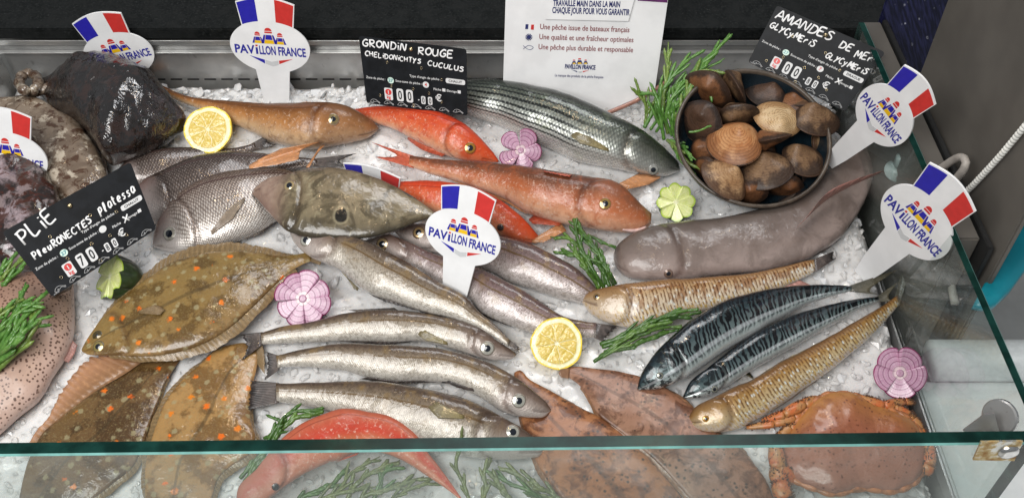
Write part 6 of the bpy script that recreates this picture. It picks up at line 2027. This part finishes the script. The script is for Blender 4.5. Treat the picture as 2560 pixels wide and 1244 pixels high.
def lemon(label, px, py, rpx, h, k, roll, side=0.0):
    c, r, u, n = face_frame(px, py, h, k, roll, side)
    R = rpx * (c - CAM).dot(FWD) / FPX
    root = thing('lemon_half', c - n * R * 0.8, label, 'lemon', 'cut lemons')
    V, uv, F = [], [], []
    NR, NP = 26, 96
    for i in range(NR + 1):
        t_ = i / NR
        for j in range(NP):
            q = 2 * pi * j / NP
            rr_ = R * t_ * (1 + 0.02 * sin(3 * q + roll) + 0.012 * sin(7 * q))
            sg = abs((j / NP * 8) % 1 - 0.5)
            z = 0.0012 * (1 - (2 * sg) ** 6) * (1 if 0.1 < t_ < 0.8 else 0) + 0.0006 * noise.noise(Vector((rr_ * cos(q), rr_ * sin(q), px)) * 300)
            V.append(c + r * rr_ * cos(q) + u * rr_ * sin(q) + n * z); uv.append((t_, j / NP))
    for i in range(NR):
        for j in range(NP):
            k2 = (j + 1) % NP
            F.append((i * NP + j, (i + 1) * NP + j, (i + 1) * NP + k2, i * NP + k2))
    mesh('cut_face', V, F, M_LEM, root, uv=uv)
    V, F = [], []
    for i in range(13):
        a = i / 12 * pi / 2
        for j in range(NP):
            q = 2 * pi * j / NP
            rr_ = R * cos(a) * (1 + 0.02 * sin(3 * q + roll) + 0.012 * sin(7 * q)) * (1.0 if i else 1.0) + (0.0004 if i else 0)
            V.append(c + r * rr_ * cos(q) + u * rr_ * sin(q) - n * (R * 0.95 * sin(a)))
    for i in range(12):
        for j in range(NP):
            k2 = (j + 1) % NP
            F.append((i * NP + j, i * NP + k2, (i + 1) * NP + k2, (i + 1) * NP + j))
    mesh('rind', V, F, M_LEMR, root)


lemon('upper yellow lemon half, below the orange brown gurnard', 520, 324, 60, 0.030, 0.75, 0.4)
lemon('lower yellow lemon half, between the whiting and the brown soles', 1392, 858, 65, 0.026, 0.85, 1.0)

t = NT('lime_flesh')
u, v, _ = t.sep(t.uv('UVMap'))
n1 = t.noise(t.obj(), 90, 4); fib = t.noise(t.comb(t.ma('MULTIPLY', u, 5), t.ma('MULTIPLY', v, 70), 0), 1, 3)
col = t.mix(t.step(fib, 0.35, 0.7), (0.56, 0.62, 0.22), (0.70, 0.72, 0.36))
col = t.mix(t.step(u, 0.05, 0.22, 1, 0), col, (0.72, 0.73, 0.48))
col = t.mix(t.step(u, 0.86, 0.97), col, (0.36, 0.50, 0.05))
t.bsdf(col, 0.28, 0, 0.5, 0.12, t.bump(fib, 0.3, 0.0012), sss=0.25, sssr=(0.004, 0.005, 0.001))
M_LIME = t.m
M_LIMER = plain('lime_skin', (0.040, 0.085, 0.018), 0.32, var=0.35, scale=90, coat=0.3)
M_LIMER2 = plain('dark_lime_skin', (0.022, 0.040, 0.014), 0.34, var=0.35, scale=90, coat=0.3)


def lime(label, px, py, rpx, h, k, roll, teeth, skin, side=0.0, depth=0.9, up=0.0):
    c, r, u, n = face_frame(px, py, h, k, roll, side)
    n = (n + UPV * up).normalized()
    u = n.cross(r).normalized(); r = u.cross(n)
    R = rpx * (c - CAM).dot(FWD) / FPX
    root = thing('lime_half', c - n * R * 0.8, label, 'lime', 'zigzag cut limes')
    V, uv, F = [], [], []
    NR, NP = 18, teeth * 14
    prof = []
    for j in range(NP):
        f = (j / 14) % 1.0
        saw = f if f < 0.86 else (1 - f) / 0.14 * 0.86
        prof.append((R * (0.90 + 0.13 * sin(pi * min(1, f / 0.86)) - (0.05 if f > 0.9 else 0)), saw))
    for i in range(NR + 1):
        t_ = i / NR
        for j in range(NP):
            q = 2 * pi * j / NP
            rr_, saw = prof[j]
            V.append(c + (r * cos(q) + u * sin(q)) * rr_ * t_ + n * (R * 0.24 * (saw - 0.45) * t_ ** 0.8)); uv.append((t_, j / NP))
    for i in range(NR):
        for j in range(NP):
            k2 = (j + 1) % NP
            F.append((i * NP + j, (i + 1) * NP + j, (i + 1) * NP + k2, i * NP + k2))
    mesh('cut_face', V, F, M_LIME, root, uv=uv, smooth=True)
    V, F = [], []
    for i in range(11):
        a = i / 10 * pi / 2
        for j in range(NP):
            q = 2 * pi * j / NP
            rr_, saw = prof[j]
            rr_ = rr_ * 1.005 * (1 - i / 10) + R * 1.0 * (i / 10) if i < 3 else R * 1.0
            rad = rr_ * cos(a) ** 0.8
            z = -R * depth * sin(a) + R * 0.24 * (saw - 0.45) * max(0, 1 - i / 4)
            V.append(c + (r * cos(q) + u * sin(q)) * rad + n * z)
    for i in range(10):
        for j in range(NP):
            k2 = (j + 1) % NP
            F.append((i * NP + j, i * NP + k2, (i + 1) * NP + k2, (i + 1) * NP + j))
    mesh('skin', V, F, skin, root)


lime('pale green lime half cut zigzag, beside the clam bowl', 1690, 505, 48, 0.026, 0.85, 0.5, 8, M_LIMER)
lime('green lime half cut zigzag with dark skin showing, under the plaice price card', 274, 692, 58, 0.034, 0.55, 0.2, 7, M_LIMER2, side=-0.75, depth=1.5)

t = NT('onion_flesh')
u, v, _ = t.sep(t.uv('UVMap'))
n1 = t.noise(t.obj(), 60, 4, 0.6); n2 = t.noise(t.comb(t.ma('MULTIPLY', u, 2), t.ma('MULTIPLY', v, 150), 0), 1, 3)
k = t.ma('FRACT', t.ma('ADD', t.ma('MULTIPLY', u, 5.2), t.ma('MULTIPLY', n1, 0.3)))
ln = t.step(t.ma('ABSOLUTE', t.ma('SUBTRACT', k, 0.5)), 0.05, 0.15, 1, 0)
col = t.mix(t.step(n2, 0.3, 0.7), (0.43, 0.23, 0.33), (0.57, 0.39, 0.48))
col = t.mix(t.step(k, 0.5, 1.0, 0, 0.45), col, (0.42, 0.17, 0.31))
col = t.mix(t.ma('MULTIPLY', ln, t.step(u, 0.12, 0.3, 0, 0.72)), col, (0.17, 0.028, 0.10))
col = t.mix(t.step(u, 0.1, 0.34, 1, 0), col, (0.72, 0.60, 0.58))
col = t.mix(t.step(u, 0.93, 0.98), col, (0.22, 0.02, 0.10))
t.bsdf(col, 0.25, 0, 0.5, 0.12, t.bump(n2, 0.2, 0.001), sss=0.2, sssr=(0.005, 0.003, 0.004))
M_ONI = t.m
M_ONIS = plain('onion_skin', (0.24, 0.02, 0.11), 0.28, var=0.3, scale=50, coat=0.4)


def onion(label, px, py, rpx, h, k, roll, petals, gap, side=0.0, open_=0.25):
    c, r, u, n = face_frame(px, py, h, k, roll, side)
    R = rpx * (c - CAM).dot(FWD) / FPX
    root = thing('red_onion_half', c - n * R * 0.6, label, 'onion', 'flower cut red onions')
    rr0 = random.Random(int(px))
    for p in range(petals):
        sc = rr0.uniform(0.92, 1.04); tw = rr0.uniform(-0.06, 0.06); lift = rr0.uniform(-0.06, 0.10); sl = rr0.uniform(0.18, 0.34)
        V, uv, F = [], [], []
        NR, NP = 16, 14
        for i in range(NR + 1):
            t_ = i / NR
            for j in range(NP + 1):
                f = j / NP
                q = (p + f * (1 - gap * t_) + gap * 0.5 * t_) / petals * 2 * pi + tw
                bul = (1 - abs(2 * f - 1) ** 2.6 * (0.20 if gap > 0.1 else 0.09))
                rad = R * t_ * sc * bul
                z = R * (open_ * t_ ** 1.5 * (sl * 2 * (f - 0.5) + lift))
                V.append(c + (r * cos(q) + u * sin(q)) * rad + n * z); uv.append((t_, (p + f) / petals))
        for i in range(NR):
            for j in range(NP):
                a = i * (NP + 1) + j
                F.append((a, a + NP + 1, a + NP + 2, a + 1))
        k0 = len(V)
        nf = len(F)
        for i in range(NR + 1):
            t_ = i / NR
            for j in range(NP + 1):
                P = V[i * (NP + 1) + j]
                V.append(P - n * (R * 0.62 * sqrt(max(0.0, 1 - (t_ * 0.985) ** 2)) + 0.0006) + (c - P) * (0.02 * t_)); uv.append((t_, 0))
        for i in range(NR):
            for j in range(NP):
                a = k0 + i * (NP + 1) + j
                F.append((a, a + 1, a + NP + 2, a + NP + 1))
        mi = [0] * nf + [1] * nf
        bd = [i * (NP + 1) for i in range(NR + 1)] + [NR * (NP + 1) + j for j in range(1, NP + 1)] + [i * (NP + 1) + NP for i in range(NR - 1, -1, -1)]
        for a in range(len(bd) - 1):
            F.append((bd[a], k0 + bd[a], k0 + bd[a + 1], bd[a + 1])); mi.append(1 if NR < a + 1 <= NR + NP else 0)
        mesh('petal', V, F, [M_ONI, M_ONIS], root, uv=uv, mi=mi)
    mb = MB()
    mb.lathe([(R * 0.15, -R * 0.1), (R * 0.14, 0.0008), (R * 0.09, R * 0.03), (0, R * 0.035)], c, n, 16)
    mb.build('core', [M_ONI], root)


onion('small red onion flower with five wide open petals, by the bright red gurnard snout', 1302, 376, 57, 0.026, 0.8, 0.5, 5, 0.14, open_=0.7)
onion('big round red onion half, tightly cut, beside the top plaice', 757, 746, 72, 0.030, 0.8, 0.1, 8, 0.012, open_=0.25)
onion('red onion flower above the crab at the right glass', 2250, 932, 70, 0.032, 0.8, 0.3, 5, 0.02, side=-0.05, open_=0.55)

# ------------------------------------------------------------------ samphire
def samph_mat(name, a, b):
    t = NT(name)
    n1 = t.noise(t.obj(), 80, 4); n2 = t.noise(t.obj(), 700, 2)
    col = t.mix(t.step(n1, 0.35, 0.65), a, b)
    col = t.mix(t.step(n2, 0.55, 0.7, 0, 0.5), col, tuple(min(1, x * 2.2) for x in b))
    t.bsdf(col, 0.38, 0, 0.4, 0.15, t.bump(n2, 0.3, 0.0006), sss=0.0)
    return t.m


M_SAM = samph_mat('samphire_green', (0.055, 0.155, 0.022), (0.11, 0.24, 0.045))
M_SAMD = samph_mat('dark_samphire_green', (0.030, 0.082, 0.012), (0.062, 0.14, 0.022))
M_SAMO = samph_mat('olive_samphire_green', (0.085, 0.11, 0.035), (0.14, 0.17, 0.055))

SAM_ALT = {M_SAM.name: samph_mat('yellowish_samphire', (0.10, 0.17, 0.025), (0.17, 0.25, 0.05)), M_SAMD.name: samph_mat('mid_samphire', (0.055, 0.12, 0.018), (0.10, 0.19, 0.032)), M_SAMO.name: M_SAMD}


def sprig(label, group, pts, mat, rad=0.0021, branches=7, blen=0.045, seed=1, spread=0.55):
    """pts: (px, py, height) stem from root to tip"""
    r = random.Random(seed)
    P = [bed(*p) for p in pts]
    st = spline(P, 40)
    root = thing('samphire_sprig', P[0], label, 'samphire', group)
    mb = MB()

    def bead(path, r0):
        k = len(path)
        L = 0; rr_ = []
        for i in range(k):
            if i: L += (path[i] - path[i - 1]).length
            f = i / (k - 1)
            rr_.append(r0 * (0.86 + 0.22 * abs(sin(L / 0.0085 * pi))) * (1.0 if f < 0.85 else max(0.35, (1 - f) / 0.15)))
        mb.tube(path, rr_, 7)
    bead(st, rad)
    tot = sum((st[i + 1] - st[i]).length for i in range(39))
    for b in range(branches):
        i = int(6 + 30 * b / max(1, branches - 1) * r.uniform(0.85, 1.0))
        i = min(36, i)
        t_ = (st[i + 2] - st[i - 1]).normalized()
        side = (1 if b % 2 else -1)
        sd = t_.cross(NB).normalized() * side
        L = blen * r.uniform(0.55, 1.1) * (1 - 0.35 * i / 39)
        up = NB * r.uniform(-0.05, 0.35)
        path, p = [], st[i].copy()
        d = (t_ * r.uniform(0.7, 1.0) + sd * r.uniform(0.35, 1.0) * spread + up * 0.5).normalized()
        n_ = 14
        for k in range(n_):
            path.append(p.copy())
            d = (d + t_ * 0.045 + NB * r.uniform(-0.03, 0.02)).normalized()
            p = p + d * L / n_
        bead(path, rad * r.uniform(0.75, 0.95))
    mb.build('stem', [mat], root)
    return root


def bunch(label, group, stems, mat, rad=0.0021, branches=6, blen=0.04, seed=1, spread=0.55, jit=0):
    for i, p in enumerate(stems):
        sprig(label, group, p, (mat, mat, SAM_ALT[mat.name], mat)[(i * 7 + seed) % 4], rad * (0.85, 1.0, 1.12)[(i + seed) % 3], branches, blen, seed * 100 + i, spread)


bunch('green samphire sprig in the big tuft between the poster and the clam bowl', 'samphire tuft by the bowl',
      [[(1700, 345, 0.02), (1690, 300, 0.05), (1730, 210, 0.09), (1824, 84, 0.13)], [(1690, 350, 0.02), (1680, 300, 0.05), (1700, 220, 0.08), (1790, 120, 0.12)],
       [(1680, 340, 0.02), (1665, 290, 0.05), (1690, 230, 0.08), (1765, 150, 0.11)], [(1670, 335, 0.02), (1655, 270, 0.05), (1668, 190, 0.08), (1671, 106, 0.10)],
       [(1610, 320, 0.02), (1640, 270, 0.04), (1690, 215, 0.07), (1765, 185, 0.10)], [(1625, 325, 0.02), (1665, 270, 0.04), (1720, 200, 0.08), (1812, 146, 0.11)],
       [(1660, 350, 0.02), (1650, 290, 0.05), (1640, 240, 0.07), (1598, 232, 0.05)], [(1690, 360, 0.02), (1700, 300, 0.06), (1740, 190, 0.10), (1800, 175, 0.11)],
       [(1640, 330, 0.02), (1668, 290, 0.05), (1710, 240, 0.08), (1740, 205, 0.10)], [(1655, 325, 0.02), (1640, 260, 0.05), (1690, 180, 0.09), (1745, 130, 0.11)],
       [(1700, 330, 0.03), (1705, 270, 0.06), (1760, 200, 0.10), (1785, 240, 0.09)], [(1612, 310, 0.02), (1618, 270, 0.04), (1605, 245, 0.05), (1594, 225, 0.06)]],
      M_SAM, 0.0029, 8, 0.045, 1, 0.42)
bunch('green samphire sprig drooping between the mullet head and the bowl', 'samphire by the mullet head',
      [[(1668, 350, 0.03), (1690, 370, 0.055), (1725, 410, 0.05), (1762, 424, 0.05)], [(1672, 352, 0.03), (1690, 380, 0.05), (1705, 405, 0.045), (1735, 430, 0.04)],
       [(1676, 350, 0.04), (1705, 365, 0.055), (1720, 385, 0.06), (1740, 400, 0.06)]], M_SAM, 0.0025, 6, 0.026, 2, 0.5)
sprig('small green samphire bit lying on a dark clam', None, [(1722, 330, 0.105), (1740, 329, 0.107), (1760, 322, 0.108), (1776, 312, 0.108)], M_SAM, 0.0015, 2, 0.012, 77, 0.9)
bunch('green samphire sprig in the clump between the large gurnard and the conger head', 'samphire by the conger head',
      [[(1510, 715, 0.015), (1495, 640, 0.03), (1450, 580, 0.035), (1410, 500, 0.03)], [(1500, 718, 0.015), (1470, 650, 0.03), (1430, 600, 0.03), (1376, 592, 0.02)],
       [(1525, 718, 0.015), (1500, 665, 0.03), (1450, 640, 0.03), (1383, 628, 0.015)], [(1515, 712, 0.015), (1500, 640, 0.04), (1470, 590, 0.04), (1540, 622, 0.03)],
       [(1540, 710, 0.015), (1510, 660, 0.035), (1480, 610, 0.04), (1424, 540, 0.035)], [(1498, 722, 0.012), (1480, 690, 0.025), (1455, 655, 0.03), (1425, 610, 0.03)],
       [(1535, 716, 0.015), (1525, 690, 0.035), (1510, 660, 0.04), (1495, 655, 0.04)], [(1512, 722, 0.012), (1480, 670, 0.035), (1445, 600, 0.04), (1432, 520, 0.035)]],
      M_SAMD, 0.0027, 7, 0.03, 3, 0.5)
bunch('green samphire sprig in the clump under the spotted weever', 'samphire under the spotted weever',
      [[(1484, 904, 0.012), (1560, 850, 0.025), (1640, 810, 0.035), (1752, 776, 0.04)], [(1500, 860, 0.012), (1560, 840, 0.025), (1640, 800, 0.04), (1730, 786, 0.04)],
       [(1490, 900, 0.012), (1560, 862, 0.025), (1630, 825, 0.035), (1705, 812, 0.035)], [(1505, 868, 0.012), (1590, 835, 0.03), (1660, 790, 0.045), (1745, 770, 0.05)],
       [(1510, 880, 0.012), (1570, 868, 0.02), (1625, 845, 0.025), (1690, 822, 0.03)], [(1530, 855, 0.015), (1600, 815, 0.035), (1650, 795, 0.045), (1700, 780, 0.045)],
       [(1498, 892, 0.012), (1545, 858, 0.025), (1600, 825, 0.04), (1660, 805, 0.045)]],
      M_SAMD, 0.0027, 6, 0.032, 4, 0.35)
bunch('green samphire sprig in the heap on the dogfish at the left edge', 'samphire on the dogfish',
      [[(-20, 900, 0.05), (20, 850, 0.07), (60, 790, 0.075), (105, 735, 0.07)], [(-20, 920, 0.05), (30, 860, 0.07), (70, 810, 0.075), (120, 790, 0.07)],
       [(-20, 880, 0.05), (10, 830, 0.075), (40, 780, 0.08), (65, 705, 0.075)], [(-10, 930, 0.05), (40, 880, 0.065), (75, 840, 0.07), (92, 760, 0.07)],
       [(-30, 860, 0.05), (0, 820, 0.075), (30, 790, 0.08), (80, 770, 0.08)], [(-20, 910, 0.05), (15, 870, 0.075), (55, 830, 0.08), (100, 810, 0.07)],
       [(-30, 940, 0.045), (10, 890, 0.065), (45, 850, 0.08), (85, 800, 0.08)], [(-40, 840, 0.05), (-10, 800, 0.08), (20, 770, 0.085), (60, 745, 0.08)],
       [(-40, 820, 0.05), (0, 790, 0.08), (50, 765, 0.08), (110, 755, 0.075)]],
      M_SAM, 0.0030, 6, 0.04, 5, 0.4)
bunch('green samphire sprig beside the plaice price card at the left edge', 'samphire left of the plaice card',
      [[(-20, 730, 0.04), (10, 690, 0.06), (35, 665, 0.06), (56, 644, 0.06)], [(-30, 710, 0.04), (0, 680, 0.06), (20, 655, 0.065), (40, 640, 0.06)], [(-20, 745, 0.04), (15, 705, 0.06), (40, 680, 0.06), (60, 665, 0.06)]],
      M_SAM, 0.0030, 5, 0.03, 6, 0.4)
bunch('green samphire sprig above the coral red fish', 'samphire by the coral fish',
      [[(665, 1110, 0.02), (690, 1070, 0.03), (730, 1030, 0.035), (810, 1026, 0.03)], [(680, 1110, 0.02), (715, 1060, 0.03), (750, 1040, 0.035), (800, 1036, 0.03)],
       [(660, 1095, 0.02), (690, 1080, 0.03), (700, 1055, 0.035), (686, 1040, 0.035)], [(600, 1195, 0.015), (630, 1160, 0.02), (660, 1125, 0.025), (700, 1085, 0.03)],
       [(610, 1205, 0.015), (640, 1165, 0.02), (670, 1120, 0.025), (690, 1090, 0.03)]], M_SAMD, 0.0027, 5, 0.03, 7, 0.5)
bunch('olive samphire sprig behind the front glass under the coral red arc', 'samphire under the coral fish',
      [[(860, 1260, 0.012), (890, 1210, 0.02), (930, 1180, 0.02), (1000, 1150, 0.015)], [(800, 1262, 0.012), (850, 1220, 0.02), (880, 1180, 0.02), (950, 1140, 0.015)],
       [(920, 1265, 0.012), (950, 1220, 0.02), (960, 1180, 0.02), (1010, 1165, 0.015)], [(880, 1265, 0.012), (920, 1235, 0.02), (980, 1220, 0.02), (1060, 1190, 0.015)],
       [(960, 1265, 0.012), (990, 1240, 0.02), (1040, 1215, 0.02), (1090, 1205, 0.015)], [(770, 1265, 0.012), (820, 1240, 0.02), (880, 1225, 0.02), (940, 1215, 0.015)],
       [(720, 1265, 0.012), (770, 1235, 0.02), (830, 1210, 0.02), (870, 1160, 0.015)]],
      M_SAMO, 0.0026, 6, 0.03, 8, 0.6)
bunch('olive samphire sprig behind the front glass between the silver whiting jaw and the orange sole', 'samphire under the whiting jaw',
      [[(1180, 1270, 0.010), (1160, 1210, 0.02), (1140, 1160, 0.03), (1158, 1086, 0.05)], [(1200, 1270, 0.01), (1215, 1220, 0.015), (1210, 1180, 0.02), (1230, 1150, 0.02)],
       [(1380, 1262, 0.01), (1340, 1230, 0.015), (1300, 1190, 0.02), (1245, 1165, 0.02)], [(1375, 1255, 0.01), (1320, 1225, 0.02), (1270, 1205, 0.02), (1228, 1178, 0.02)],
       [(1420, 1262, 0.01), (1375, 1230, 0.015), (1345, 1215, 0.02), (1318, 1186, 0.02)], [(1290, 1262, 0.01), (1262, 1230, 0.015), (1240, 1200, 0.02), (1232, 1185, 0.02)]],
      M_SAMO, 0.0028, 5, 0.03, 9, 0.45)
